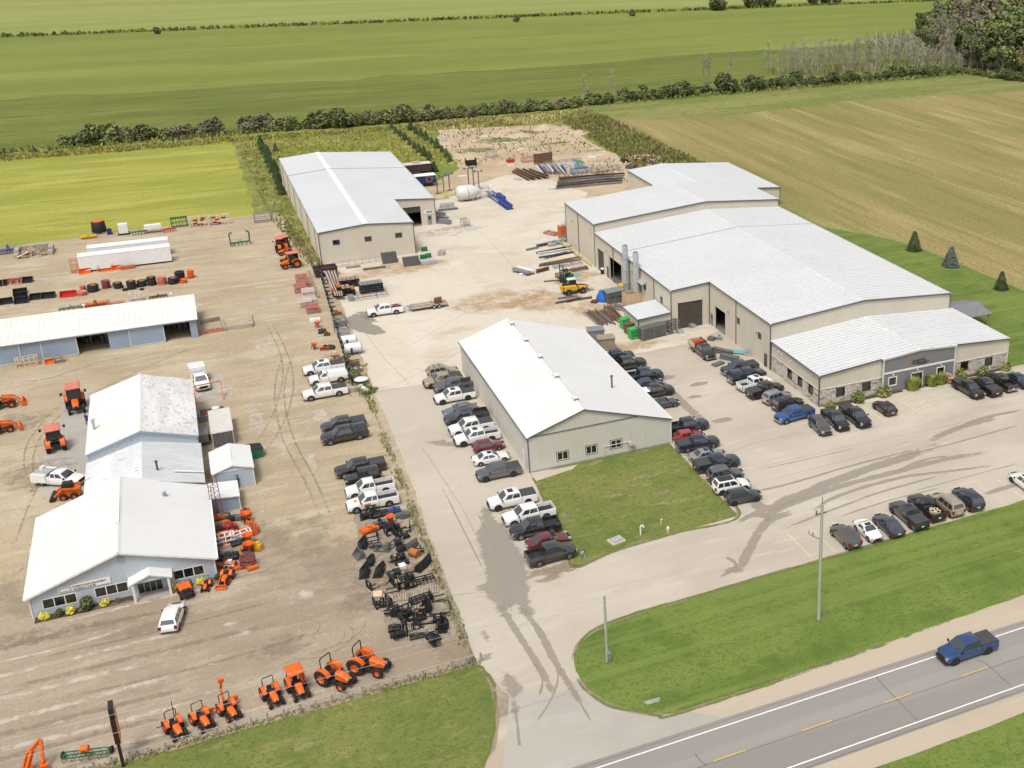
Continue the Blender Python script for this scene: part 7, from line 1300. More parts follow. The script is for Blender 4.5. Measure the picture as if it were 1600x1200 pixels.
for u,v,tp,hd,nm,lab,cat in ((118,425,rack(1.,1.2,2.,'orange_dull',2),5,'orange_crate','orange and grey crate at the trailer corner','crate'),(133,427,bucket(1.6,.9,.7,'orange'),-85,'bucket','orange bucket beside the crate at the trailer','bucket'),(165,423,bucket(2.0,1.2,1.1,'orange'),-90,'snow_pusher','big orange snow pusher leaning on the trailer','pusher'),(182,421,bucket(1.4,.8,.6,'orange'),-85,'bucket','small orange bucket beside the big pusher','bucket'),(200,420,rack(2.,.5,.5,'orange_dull',3),3,'orange_frame','pale orange frame lying along the trailer','frame'),
 (150,479,machine(3.6,1.4,1.,'orange_dull','steel_brown'),92,'mower_deck','row mower with orange covers behind the machinery shed','mower'),(112,486,harrow(3.,'green','black_steel'),92,'cultivator','green cultivator with black tines behind the machinery shed','cultivator'),(182,478,rack(2.2,.6,.5,'red_rack',4),5,'low_frame','low red frame behind the machinery shed','frame'),(213,470,rack(1.7,1.,1.2,'pale_rack',3),4,'wire_crate','pale wire crate behind the machinery shed','crate'),(248,468,harrow(2.4,'black_steel','black_steel'),95,'implement','black implement behind the machinery shed roof','implement'),
 (43,571,rack(2.4,1.,1.1,'ply',4),5,'wooden_crate','pale wooden crate frame before the machinery shed','crate'),(79,567,bucket(1.2,.8,.5,'orange'),-80,'bucket','small orange bucket before the machinery shed','bucket'),(92,566,rack(1.,.8,.8,'old_timber',2),10,'wooden_crate','small grey wooden crate before the machinery shed','crate'),
 (139,372,machine(2.4,1.,.7,'yellow','yellow'),92,'yellow_implement','yellow implement at the hay field edge','implement'),(219,366,harrow(2.4,'green','black_steel'),95,'green_implement','low green implement at the hay field edge','implement'),(281,354,rack(2.6,.9,1.6,'green',5),4,'green_rack','tall green rack at the hay field edge','rack'),(313,353,rack(3.4,1.,1.8,'pale_rack',5),5,'parts_crate','pale crate of red parts at the hay field edge','crate'),(343,351,rack(3.6,1.,1.8,'pale_rack',6),5,'parts_crate','pale crate of red parts nearer the warehouse','crate'),(412,346,rack(3.,1.2,1.6,'steel_grey',4),4,'parts_rack','grey blue rack at the corner of the hay field','rack'),
 (265,362,harrow(2.,'red','red'),95,'red_implement','low red implement at the hay field edge','implement'),(376,383,harrow(3.2,'green','green'),95,'folding_cultivator','green folding cultivator alone on the gravel','cultivator'),(14,395,machine(4.,1.6,1.4,'silver_none' if False else 'steel_grey','blue_steel'),95,'blue_machine','blue grey machine at the hay field edge','machine')):
 e = put(nm,tp,lab,cat,u,v,hd,None); e.scale = (1.2,1.2,1.2)
 if 'red parts' in lab:
  m = MB(); [m.obox((rnd.uniform(-1.4,1.4),rnd.uniform(-.3,.3),.3+.22*k),.7,.4,.25,rnd.random()) for k in range(6)]; place('red_part',m.mesh('red_part','red'),e)
 if 'folding' in lab:
  for q in (-1,1):
   for k in range(4): m = MB(); m.bar((-.5+k*.35,q*1.5,.5),(-.5+k*.35,q*1.6,2.1),.1); m.bar((-.5+k*.35,q*1.6,2.1),(-.6+k*.35,q*1.1,2.4),.06); place('wing_arm',m.mesh('wing_arm','green'),e)
 if 'tall green' in lab: m = MB(); [m.cyl((-1.2+.4*k,-.3,1.7),(-1.2+.4*k,.3,1.7),.12) for k in range(7)]; place('roller',m.mesh('roller','black_steel'),e)
T = put('black_tank',[],'black poly tank with orange lid on a stand at the hay field edge','tank',156,364,0); m = MB(); m.lathe([(0,.3),(1.35,.3),(1.45,.5),(1.25,2.6),(1.2,2.65)],(0,0,0),'z',20); place('body',m.mesh('body','black_steel',40),T); m = MB(); m.lathe([(1.2,2.65),(1.0,2.8),(0,2.85)],(0,0,0),'z',20); place('lid',m.mesh('lid','orange'),T); m = MB(); m.box(-1.5,1.5,-1.2,1.2,.0,.3); place('stand',m.mesh('stand','old_timber'),T)
T = put('white_tote',[],'white liquid tote on a dark base at the hay field edge','tote',194,366,0); m = MB(); m.box(-.9,.9,-.7,.7,.35,2.3); place('body',m.mesh('body','white_enamel'),T); m = MB(); m.box(-1.1,1.1,-.8,.8,0,.35); place('base',m.mesh('base','black_steel'),T)
T = put('white_crate',[],'white covered crate on legs at the hay field edge','crate',240,363,3); m = MB(); m.box(-1.6,1.6,-.7,.7,.9,1.7); place('cover',m.mesh('cover','white_enamel'),T); m = MB(); [m.bar((x,y,0),(x,y,.9),.1) for x in (-1.5,0,1.5) for y in (-.6,.6)]; place('leg_frame',m.mesh('leg_frame','steel_grey'),T)
T = put('small_pump',[],'small navy pump beside the black tank','pump',172,366,0); m = MB(); m.box(-.5,.5,-.4,.4,0,.3); m.cyl((0,-.4,.8),(0,.4,.8),.45); place('body',m.mesh('body','nav'),T)
bc = g(54,398); T = thing('debris_bay','concrete block bay heaped with broken timber at the field edge','bay',(bc.x,bc.y,.02))
for i in range(8): m = MB(); m.box(-2.9+i*.74,-2.2+i*.74,2.6,3.3,0,1.3); place('block',m.mesh('block','concrete_block'),T)
for i in range(5):
 for s in (-1,1): m = MB(); m.box(s*2.95-.4,s*2.95+.4,-1.8+i*.88,-1.0+i*.88,0,1.3 if i>1 else .8); place('block',m.mesh('block','concrete_block'),T)
for k in range(34):
 m = MB(); m.obox((0,0,0),rnd.uniform(.8,2.4),rnd.uniform(.1,.5),.06,0); o2 = place('plank',m.mesh('plank',rnd.choice(('ply','new_timber','old_timber','steel_tan','old_timber'))),T,(rnd.uniform(-2,2),rnd.uniform(-2.,2.),.15+rnd.random()*.9)); o2.rotation_euler = (rnd.uniform(-.4,.4),rnd.uniform(-.35,.35),rnd.random()*3)
T = thing('crib_walls','low timber and concrete crib walls beside the machinery shed','wall',(0,197,0.02)); q0 = g(313,523); q1 = g(395,513)
for a,b_,mt in (((313,523),(350,517),'red_rack'),((350,517),(395,511),'concrete_block'),((352,518),(345,500),'concrete_block'),((395,511),(391,494),'concrete_block'),((313,507),(345,500),'old_timber')):
 A,B2 = g(*a),g(*b_); n = max(1,int((B2-A).length/1.2))
 for i in range(n):
  m = MB(); m.bar(A.lerp(B2,(i+.03)/n)+Vector((0,0,.35)),A.lerp(B2,(i+.97)/n)+Vector((0,0,.35)),.3,.7); o2 = place('block',m.mesh('block',mt),T); o2.matrix_parent_inverse = Matrix.Translation((0,-197,-.02))
T = put('steel_gantry',[],'orange red steel gantry frame behind the service shop','gantry',325,622,0); m = MB(); [m.bar(a,b_,.14) for a,b_ in (((-1.6,0,0),(-1.6,0,2.1)),((2.,0,0),(2.,0,2.3)),((-1.6,0,2.1),(2.,0,2.3)),((-1.6,-1.6,0),(-1.6,0,2.1)),((2.,-1.6,0),(2.,0,2.3)))]; place('frame',m.mesh('frame','orange_dull'),T)
T = put('steel_bin',[],'grey bin with red tanks behind the storage container','bin',333,652,0); m = MB(); m.box(-1.6,1.6,-1.3,-1.2,0,.9); m.box(-1.6,1.6,1.2,1.3,0,.9); m.box(-1.6,-1.5,-1.2,1.2,0,.9); m.box(1.5,1.6,-1.2,1.2,0,.9); m.box(-1.5,1.5,-1.2,1.2,0,.1); place('shell',m.mesh('shell','steel_grey'),T); m = MB(); m.lathe([(0,.1),(.6,.1),(.65,.6),(.5,1.4),(0,1.5)],(.5,0,0),'z',14); place('sack',m.mesh('sack','white_enamel',50),T); m = MB(); [m.cyl((x,-.9,.5),(x+.1,-.3,.6),.3) for x in (-.9,-.2,.9)]; place('red_tank',m.mesh('red_tank','red'),T)
T = put('grey_trailer',[],'grey covered utility trailer beside the service shop','trailer',314,690,0); m = MB(); m.box(-1.,1.,-1.6,1.6,.4,1.3); m.box(-1.,1.,-1.6,.2,1.3,1.6); place('body',m.mesh('body','steel_grey'),T); m = MB(); [m.cyl((s*1.1-.1,0,.35),(s*1.1+.1,0,.35),.35) for s in (-1,1)]; place('wheel',m.mesh('wheel','tyre_black'),T)
T = put('green_cart',[],'green dumpster with dark lid beside the little shed','dumpster',398,713,8); m = MB(); m.prism([(-.9,0),(.8,0),(1.,1.2),(-.9,1.5)],'y',-.9,.9); place('body',m.mesh('body','green'),T); m = MB(); m.prism([(-.95,1.5),(1.05,1.2),(1.05,1.27),(-.95,1.57)],'y',-.95,.95); place('lid',m.mesh('lid','black_steel'),T)
p = g(341,806); T = thing('lattice_mast','dark red lattice mast beside the showroom','mast',(p.x,p.y,.02)); hM = 5.2
for x,y in ((-.6,-.3),(.6,-.3),(0,.6)): m = MB(); m.cyl((x,y,0),(x*.8,y*.8,hM),.045,None,6); place('leg',m.mesh('leg','maroon_rim'),T)
for k in range(9):
 z = k*hM/9; pts = [(-.6,-.3),(.6,-.3),(0,.6)]
 for i in range(3): a,b_ = pts[i],pts[(i+1)%3]; m = MB(); m.cyl((a[0],a[1],z),(b_[0],b_[1],z+hM/9),.025,None,5); place('brace',m.mesh('brace','maroon_rim'),T)
GF = 'steel racks along the yard boundary'
for k,(u,v) in enumerate(((476,448),(482,462),(470,455),(484,475),(489,487),(478,478),(472,440))): put('gate_rack',rack(2.4,2.,1.1,'pale_rack' if k%2 else 'red_rack',8),('tall pale stacked gate rack','dull red stacked gate rack')[k%2==0]+(' nearest the red tractor',' second along the boundary',' third along the boundary',' fourth along the boundary',' fifth along the boundary',' sixth along the boundary',' behind the others')[k],'rack',u,v,88,'stacked gate racks along the yard boundary')
A,B2 = g(500,428),g(551,602)
T = thing('rack_fence','row of dark steel uprights dividing the gravel yard from the concrete yard','fence',(A.x,A.y,.02))
for i in range(26):
 q = A.lerp(B2,i/25)-A; m = MB(); m.bar((q.x,q.y,0),(q.x,q.y,1.9+.3*math.sin(i*1.7)),.16,.22); m.bar((q.x,q.y,.1),(q.x+.9,q.y,.1),.14); place('upright',m.mesh('upright','black_steel'),T)
for z in (.6,1.5): m = MB(); q = B2-A; m.bar((0,0,z),(q.x,q.y,z),.08,.12); place('rail',m.mesh('rail','steel_grey'),T)
for k in range(12):
 a,b_ = g(503+k*1.6,428,0),g(521+k*1.1,470,0); z = .9+.12*(k%3)
 m = MB(); m.cyl((0,0,0),(b_.x-a.x,b_.y-a.y,.0),.11,None,8); o2 = m.obj('steel_pipe',('steel_grey','pale_rack','steel_brown')[k%3],None,40); o2.location=(a.x+.4,a.y,z); tag(o2,('grey','pale','brown')[k%3]+' long pipe lying in the boundary rack','pipe','long pipes in the boundary rack')
m = MB(); a,b_ = g(481,418,.9),g(497,458,.9); m.bar((0,0,0),b_-a,.4,.3); o2 = m.obj('steel_beam','steel_tan'); o2.location = a-Vector((0,0,.7)); tag(o2,'long tan beam lying beside the boundary rack','beam')
T = put('dumpster',[],'dark brown open dumpster at the warehouse corner','dumpster',509,430,3); m = MB(); m.loft([[(-1.9,-1.1,.15),(1.9,-1.1,.15),(1.9,1.1,.15),(-1.9,1.1,.15)],[(-2.1,-1.25,1.7),(2.1,-1.25,1.7),(2.1,1.25,1.7),(-2.1,1.25,1.7)]],0,False); m.box(-1.9,1.9,-1.1,1.1,.15,1.2); simple('brown_paint',(.07,.04,.045),.5); place('shell',m.mesh('shell','brown_paint'),T)
for i in range(5): m = MB(); m.bar((-1.7+i*.85,-1.2,.2),(-1.75+i*.87,-1.32,1.7),.1); place('rib',m.mesh('rib','brown_paint'),T)
m = MB(); m.box(-.6,.6,-1.3,-1.27,1.0,1.25); place('label_plate',m.mesh('label_plate','pale_rack'),T)
T = put('blue_barrel',[],'blue barrel beside the brown dumpster','barrel',513.5,440,0); m = MB(); m.lathe([(0,0),(.3,0),(.32,.3),(.3,.33),(.32,.6),(.3,.9),(0,.9)],(0,0,0),'z',14); place('body',m.mesh('body','blue_steel',40),T)
def tube_mesh(mat,L=2.2,wd=.62,h=.36,t=.04):
 m = MB(); m.box(-wd/2+t,wd/2-t,.25,.3,t,h-t); m.box(-wd/2,wd/2,0,L,0,t); m.box(-wd/2,-wd/2+t,0,L,t,h-t); m.box(wd/2-t,wd/2,0,L,t,h-t); m.m = [1]*len(m.m); m.box(-wd/2,wd/2,0,L,h-t,h); return m.mesh('steel_tube',[mat,'black_steel'])  # black sides and inner plate paint in the dark of the hollow tube
TM = {k:tube_mesh(k) for k in ('steel_tan','steel_grey','rust_orange','steel_brown','teal')}
def tubes(u,v,n,levels,mats,lab,step=.68):
 p = g(u,v)
 for i in range(n):
  for z in range(levels[i%len(levels)]):
   o2 = place('steel_tube',TM[mats[(i*2+z)%len(mats)] if z==levels[i%len(levels)]-1 else ('steel_brown' if len(mats)>1 else mats[0])],None,(p.x+i*step,p.y+rnd.uniform(-.05,.05),.03+z*.37)); tag(o2,lab,'tube',lab)
tubes(567,461,6,(5,5,5,5,5,5),['steel_grey'],'grey rectangular steel tube in the tall stack before the warehouse')
tubes(524,465,5,(3,5,4,4,3),['rust_orange','steel_tan'],'brown rectangular steel tube in the stepped stack before the warehouse',.8)
q = g(519,455); tubes(527,452,6,(3,4,4,4,4,4),['steel_tan'],'tan rectangular steel tube in the rear stack before the warehouse',.75)
A = g(551,471); T = thing('ladder_truss','pale grey ladder truss lying before the tube stacks','truss',(A.x,A.y,.02),R(0))
for y in (0,1.6):
 m = MB(); m.bar((0,y,.5),(6.2,y,.5),.12); place('chord',m.mesh('chord','steel_grey'),T)
for i in range(7): m = MB(); m.bar((i*1.03,0,.5),(i*1.03,1.6,.5),.1); place('rung',m.mesh('rung','steel_grey'),T)
for x in (0,4.4): m = MB(); m.bar((x,.2,0),(x,.2,.5),.1); m.bar((x,1.4,0),(x,1.4,.5),.1); place('trestle',m.mesh('trestle','green'),T)
m = MB(); m.box(-.6,.3,.1,1.5,.05,.9); place('basket',m.mesh('basket','steel_grey'),T)
def plank_stack(u,v,n,L,wd,lab,hd=0,mat='grey_steel'):
 p = g(u,v); T = thing('plank_stack',lab,'stack',(p.x,p.y,.02),R(hd))
 for i in range(n): m = MB(); m.box(-L/2,L/2,-wd/2+i*.28,wd/2+i*.28,.05+i*.3,.3+i*.3); place('plank',m.mesh('plank',mat),T)
 return T
plank_stack(610,411,6,2.9,.7,'stepped grey steel stack nearest the warehouse door'); plank_stack(644,415,5,3.1,.7,'stepped grey steel stack at the warehouse corner'); plank_stack(585,420,1,4.2,.6,'single grey steel length before the warehouse'); plank_stack(552,418,1,2.6,.8,'low grey bundle before the warehouse railing',0,'steel_grey'); plank_stack(670,412,2,3.,1.4,'pale grey mesh bundle beside the corner stack',0,'galv')
A,B2 = g(524,418),g(598,408.5); T = thing('pipe_railing','grey pipe railing along the warehouse front','railing',(A.x,A.y,.02))
q = B2-A
for z in (.35,.7,1.05): m = MB(); m.cyl((0,0,z),(q.x,q.y,z),.04,None,6); place('rail',m.mesh('rail','steel_grey'),T)
for i in range(8): m = MB(); m.cyl((q.x*i/7,q.y*i/7,0),(q.x*i/7,q.y*i/7,1.1),.04,None,6); place('post',m.mesh('post','steel_grey'),T)
for u,v,lab in ((663,392,'green bin stacked behind, beside the warehouse corner'),(661,404,'green bin nearer, beside the warehouse corner'),(669,402,'green bin at the open side of the warehouse corner')): put('green_bin',bucket(1.1,.9,.9,'green'),lab,'bin',u,v,90,'green bins at the warehouse corner')
put('scrap_frame',rack(1.6,1.,.8,'galv',3),'pale galvanised frame on the concrete east of the warehouse','frame',690,398,60); put('galvanised_frame',rack(1.4,1.4,1.6,'galv',4),'pale galvanised cube frame standing alone on the yard','frame',727,353,20)
for u,v,nm,tp,lab,cat in ((498,566-10,'pressure_tank',None,'',''),) : pass
for u,v,tp,hd,nm,lab,cat in ((492,503,bucket(1.6,1.2,.9,'white_enamel'),90,'white_tub','white tub on the boundary above the orange hopper','tub'),(497,512,spreader('orange'),0,'hopper','orange hopper alone on the yard boundary','hopper'),(504,520,machine(1.2,1.,.9),80,'black_machine','black machine below the orange hopper on the boundary','machine'),(511,524,machine(.9,.7,.7,'maroon_rim','steel_brown'),80,'small_machine','dark red machine on the boundary','machine'),(492,546,spreader('orange'),40,'hopper','orange and white hopper standing out on the gravel','hopper'),(509,546,machine(1.5,1.,.8,'orange','black_steel'),70,'snow_blower','orange snow blower on the boundary','blower'),(517,545,machine(1.2,.9,.8,'black_steel','grey_steel'),70,'black_machine','black machine behind the orange snow blower','machine'),(523,556,machine(1.1,.8,.7,'orange','white_enamel'),80,'snow_blower','orange and white snow blower near the white trucks','blower'),(509,558,rack(1.3,.8,.3,'pale_rack',2),10,'low_frame','low pale frame near the white trucks','frame'),
 (526,492,machine(1.6,1.,.9,'rust_orange','steel_brown'),90,'rusty_heap','rusty heap of castings inside the boundary','heap'),(531,506,rack(1.8,2.,1.2,'steel_grey',3),88,'steel_rack','grey steel rack inside the boundary, uppermost','rack'),(533,516,rack(1.8,2.,1.,'grey_steel',3),88,'steel_rack','dark steel rack inside the boundary, second down','rack'),(535,524,rack(2.2,1.8,.9,'galv',4),88,'steel_rack','galvanised rack inside the boundary, lowest','rack'),(553,574,rack(1.6,1.6,.9,'steel_brown',3),80,'steel_rack','brown rack below the pressure tanks','rack'),(560,580,machine(1.2,1.,.9,'galv','grey_steel'),90,'air_unit','galvanised air unit on the boundary','unit'),(568,571,bucket(1.,1.,.6,'straw'),60,'wooden_box','straw coloured box beside the air unit','box'),(574,614,machine(.7,1.,.8,'teal','galv'),60,'small_machine','teal grey machine beside the concrete edge','machine')):
 put(nm,tp,lab,cat,u,v,hd)
for u,v,rr_,L_,lab in ((546,540,.75,2.2,'grey white pressure tank, upper of two on the boundary'),(553,553,.8,2.4,'grey white pressure tank, lower of two on the boundary')):
 T = put('pressure_tank',[],lab,'tank',u,v,0,'pressure tanks on the boundary'); m = MB(); m.lathe([(0,-L_/2-.25),(rr_*.6,-L_/2-.18),(rr_,-L_/2+.1),(rr_,L_/2-.1),(rr_*.6,L_/2+.18),(0,L_/2+.25)],(0,0,rr_+.25),'x',18); place('body',m.mesh('body','wrap_white',45),T); m = MB(); [m.box(x-.1,x+.1,-rr_*.7,rr_*.7,0,.6) for x in (-L_*.3,L_*.3)]; place('saddle',m.mesh('saddle','steel_grey'),T); m = MB(); m.box(-.5,-.2,-rr_-.05,-rr_+.3,.5,1.3); place('control_panel',m.mesh('control_panel','nav'),T)
T = put('round_cover',[],'pale round lid resting on a stand near the concrete edge','lid',565,600,0); m = MB(); m.lathe([(0,.75),(.9,.75),(1.,.8),(.9,.88),(0,.92)],(0,0,0),'z',20); place('disc',m.mesh('disc','wrap_white',40),T); m = MB(); m.cyl((0,0,0),(0,0,.75),.5); place('stand',m.mesh('stand','steel_grey'),T)
T = put('white_cylinder',[],'white cylinder lying beside the concrete edge','tank',569,611,0); m = MB(); m.cyl((-.3,1.2,.35),(.3,-1.2,.35),.33,None,14); place('body',m.mesh('body','wrap_white',40),T); m = MB(); m.box(-.4,.4,.5,.8,0,.2); m.box(-.3,.5,-.9,-.6,0,.2); place('chock',m.mesh('chock','old_timber'),T)
for k,(a,b_) in enumerate((((543,565),(557,600)),((488,400),(497,428)))):
 A,B2 = g(*a),g(*b_); m = MB(); m.bar((0,0,.15),(B2.x-A.x,B2.y-A.y,.15),.35,.3); o2 = m.obj('concrete_kerb_block','concrete_block'); o2.location=(A.x,A.y,.02); tag(o2,('long pale kerb block on the boundary behind the white trucks','short pale kerb block by the warehouse corner')[k],'block')
T = put('concrete_block_wall',[],'low concrete block stub behind the nearest white truck','block',551,612,0); [place('block',(lambda m:(m.box(-1.4+i*.95,-.5+i*.95,-.3,.3,0,.7),m.mesh('block','concrete_block'))[1])(MB()),T) for i in range(3)]
for k,(u,v) in enumerate(((443,357),(444,362),(445,368),(447,373),(449,379),(442,352))):
 m = MB(); m.obox((0,0,.3),.9,.7,.6,k*.4); o2 = m.obj('boulder','concrete_block'); bm = bmesh.new(); bm.from_mesh(o2.data); bmesh.ops.subdivide_edges(bm,edges=bm.edges[:],cuts=2,use_grid_fill=True)
 for vv in bm.verts: d = vv.co-Vector((0,0,.3)); vv.co = Vector((0,0,.3))+d*(.62/max(.3,d.length)*.75+.2*mnoise.noise(vv.co*2+Vector((k,0,0))))
 bm.to_mesh(o2.data); bm.free(); o2.location = g(u,v,.02); tag(o2,f'pale boulder in the line beside the warehouse weeds','boulder','boulders beside the warehouse weeds')
# ================================================================ steel yard
def ibeam(L,h=.4,wd=.25,t=.03,mat='steel_brown'):
 m = MB(); m.box(0,L,-wd/2,wd/2,0,t); m.box(0,L,-wd/2,wd/2,h-t,h); m.box(0,L,-t/2,t/2,t,h-t); return m.mesh('steel_beam',mat)
_bm = {}
def beam(u0,v0,u1,v1,lab,mat='steel_brown',h=.4,z=.03,group='loose beams beside the tall rear block',name='steel_beam'):
 a,b_ = g(u0,v0),g(u1,v1); L = (b_-a).length; key = (round(L,1),h,mat)
 if key not in _bm: _bm[key] = ibeam(L,h,h*.62,.035,mat)
 o2 = place(name,_bm[key],None,(a.x,a.y,z),math.atan2(b_.y-a.y,b_.x-a.x)); return tag(o2,lab,'beam',group)
for i,(u0,v0,u1,v1,mt,h,lab) in enumerate(((838,387,884,377,'grey_steel',.6,'dark grey deep beam, farthest beside the tall block'),(822,392,842,388,'steel_grey',.4,'short grey beam end beside the deep beam'),(838,397,893,386,'steel_brown',.4,'brown beam behind the white one'),(840,400,895,391,'wrap_white',.6,'white beam among the loose steel'),(842,404,898,395,'grey_steel',.35,'dark beam just below the white one'),(843,416,905,404,'steel_tan',.5,'tan beam behind the orange plate'),(842,417,908,408,'grey_steel',.4,'dark grey beam beside the orange plate'),
   (838,427,858,422,'steel_brown',.7,'thick short brown beam by the lattice pieces'),(850,441,875,439,'grey_steel',.25,'thin dark bar pointing at the green forklift'),(872,468,903,464,'steel_grey',.35,'grey beam beyond the telehandler'),(868,475,925,466,'grey_steel',.35,'long dark beam nearest the telehandler'),(886,473,908,468,'steel_brown',.5,'short brown beam on the long dark one'))): beam(u0,v0,u1,v1,lab,mt,h)
A,B2 = g(852,405),g(892,396); T = thing('roof_truss','dark lattice truss lying among the loose beams','truss',(A.x,A.y,.02),math.atan2((B2-A).y,(B2-A).x)); L = (B2-A).length
for y in (0,1.3): m = MB(); m.bar((0,y,.1),(L,y,.1),.1); place('chord',m.mesh('chord','black_steel'),T)
for i in range(7): m = MB(); m.bar((L*i/7,0,.1),(L*(i+.5)/7,1.3,.1),.07); m.bar((L*(i+.5)/7,1.3,.1),(L*(i+1)/7,0,.1),.07); place('web',m.mesh('web','black_steel'),T)
A = g(862,411); m = MB(); m.box(0,6.5,0,1.5,.1,.2); o2 = m.obj('steel_plate','ply'); o2.location = A; o2.rotation_euler = (0,0,.05); tag(o2,'wide orange tan plate among the loose beams','plate')
for k,(u,v,w_) in enumerate(((880,417,4.),(898,414,3.),(905,422,3.2))): put('steel_lattice',rack(w_,1.,.5,('galv','pale_rack','steel_brown')[k],6),('galvanised lattice panel below the orange plate','pale lattice panel by the yellow railing','rusty lattice panel near the roller door')[k],'lattice',u,v,6)
put('brown_crate',rack(2.6,1.3,.8,'steel_brown',5),'brown steel crate behind the green forklift','crate',880,433,8); put('teal_plate',bucket(1.6,1.2,.15,'teal'),'small teal plate on the rusty concrete','plate',903,430,0)
m = MB(); p = g(922,428); o2 = None
T = thing('waste_bin','dark drum with white top beside the open door','bin',(p.x+2.2,p.y-1.,.02)); m.lathe([(0,0),(.4,0),(.45,1.),(0,1.)],(0,0,0),'z',14); place('body',m.mesh('body','black_steel',40),T); m = MB(); m.lathe([(.45,1.),(.3,1.15),(0,1.2)],(0,0,0),'z',12); place('lid',m.mesh('lid','white_enamel'),T)
put('pallet_stack',bucket(2.,1.2,.3,'galv'),'pale sheet stack on trestles in the yard','stack',820,428,75); T = put('sheet_bundle',[],'wrapped white sheet bundle on blue trestles','bundle',818,427,-62)
for k in range(2): m = MB(); m.box(-2.2,2.2,-.9+k*.95,-.05+k*.95,.5,.85); place('sheet',m.mesh('sheet','wrap_white' if k else 'slate' if False else 'steel_grey'),T)
m = MB(); [m.bar((x,-.9,.0),(x,-.9,.5),.12) or m.bar((x,.9,.0),(x,.9,.5),.12) for x in (-1.8,0,1.8)]; place('trestle',m.mesh('trestle','blue_steel'),T)
A,B2 = g(886,380),g(936,416); A.x -= 1.6; B2.x -= 1.6; T = thing('guard_railing','yellow guard railing along the tall rear block','railing',(A.x,A.y,.02)); q = B2-A
for z in (.6,1.1): m = MB(); m.bar((0,0,z),(q.x,q.y,z),.12); place('rail',m.mesh('rail','yellow_rail'),T)
for i in range(9): m = MB(); m.bar((q.x*i/8,q.y*i/8,0),(q.x*i/8,q.y*i/8,1.1),.12); place('post',m.mesh('post','yellow_rail'),T)
T = put('orange_machine',[],'tall orange machine against the tall rear block','machine',880,371,10); m = MB(); m.box(-.9,.9,-.7,.7,.1,2.6); place('cabinet',m.mesh('cabinet','orange_dull'),T); m = MB(); m.tube([(-.5,0,2.6),(-.4,0,3.4),(.4,0,3.4),(.5,0,2.6)],.12,8); place('duct',m.mesh('duct','white_enamel'),T); m = MB(); m.bar((-1.3,-.8,0),(-1.3,-.8,2.8),.12); place('post',m.mesh('post','orange_dull'),T)
for k,(u,v,mt,lab) in enumerate(((872,381,'teal','teal machine parts heaped below the orange machine'),(880,377,'teal','teal housing against the tall block'),(862,384,'galv','pale casting at the end of the teal heap'))): put('machine_part',machine(1.6,1.1,.9,mt,'galv'),lab,'machine',u,v,20+k*30)
put('red_frame',rack(3.2,1.6,.4,'red_rack',3),'flat red and white frame beyond the teal parts','frame',862,366,-60)
P_ = []; m = MB(); m.prism([(-1.4,.35),(.6,.35),(.6,1.),(-.2,1.1),(-1.4,1.5)],'y',-.7,.7); P_.append(T1(m,'body','green')); m = MB(); [m.bar((x,y,1.),(x,y,2.3),.08) for x in (-.7,.5) for y in (-.6,.6)]; m.box(-.85,.65,-.7,.7,2.3,2.38); P_.append(T1(m,'overhead_guard','black_steel'))
m = MB(); [m.bar((.85,y,.1),(.85,y,3.6),.14) for y in (-.5,.5)]; [m.bar((.85,-.5,z),(.85,.5,z),.1) for z in (.3,1.6,3.5)]; P_.append(T1(m,'mast','black_steel')); m = MB(); [m.box(.9,2.2,y-.07,y+.07,.3,.36) for y in (-.4,.4)]; m.box(.88,.95,-.6,.6,.3,1.2); P_.append(T1(m,'fork','black_steel')); m = MB(); m.box(-.7,-.2,-.3,.3,1.1,1.5); P_.append(T1(m,'seat','seat_vinyl'))
ty,ri = ag_wheel(.45,.3,'green',False)
for x in (-.95,.45):
 for q in (-1,1): P_.append(('wheel',ty,[('rim',ri,[],None)],(x,q*.65,.45)))
put('forklift',P_,'green forklift with raised dark mast in the steel yard','forklift',884,441,200)
P_ = []; m = MB(); m.prism([(-2.2,.7),(2.,.7),(2.,1.2),(.6,1.4),(-2.2,1.6)],'y',-.6,.9); P_.append(T1(m,'chassis','black_steel')); m = MB(); m.prism([(-2.1,.9),(.4,.9),(.2,1.6),(-2.1,1.75)],'y',-1.08,-.1); m.prism([(.6,1.),(2.1,1.),(2.1,1.25),(.6,1.5)],'y',-1.05,-.2); P_.append(T1(m,'engine_cover','yellow')); m = MB(); m.prism([(-.9,1.3),(.7,1.3),(.5,2.5),(-.8,2.55)],'y',.2,1.1); P_.append(T1(m,'cab','glass')); m = MB(); m.prism([(-.95,2.5),(.6,2.45),(.5,2.6),(-.8,2.65)],'y',.15,1.15); P_.append(T1(m,'cab_roof','white_enamel')); m = MB(); m.bar((-2.2,.0,1.9),(2.2,.0,1.2),.3,.35); m.bar((2.2,0,1.2),(2.6,0,.5),.25,.3); P_.append(T1(m,'boom','black_steel')); m = MB(); m.bar((2.7,-.7,.3),(2.7,.7,.3),.12); m.bar((2.7,-.7,1.),(2.7,.7,1.),.1); [m.box(2.7,3.8,y-.07,y+.07,.2,.27) for y in (-.45,.45)]; P_.append(T1(m,'fork_carriage','black_steel'))
m = MB(); m.prism([(-2.3,.7),(-2.1,.7),(-2.1,1.7),(-2.3,1.6)],'y',-.5,1.); P_.append(T1(m,'counterweight','yellow'))
ty,ri = ag_wheel(.62,.42,'grey_steel')
for x in (-1.4,1.35):
 for q in (-1,1): P_.append(('wheel',ty,[('rim',ri,[],None)],(x,q*.95,.62)))
put('telehandler',P_,'yellow and black telehandler in the steel yard','telehandler',897,458,4)
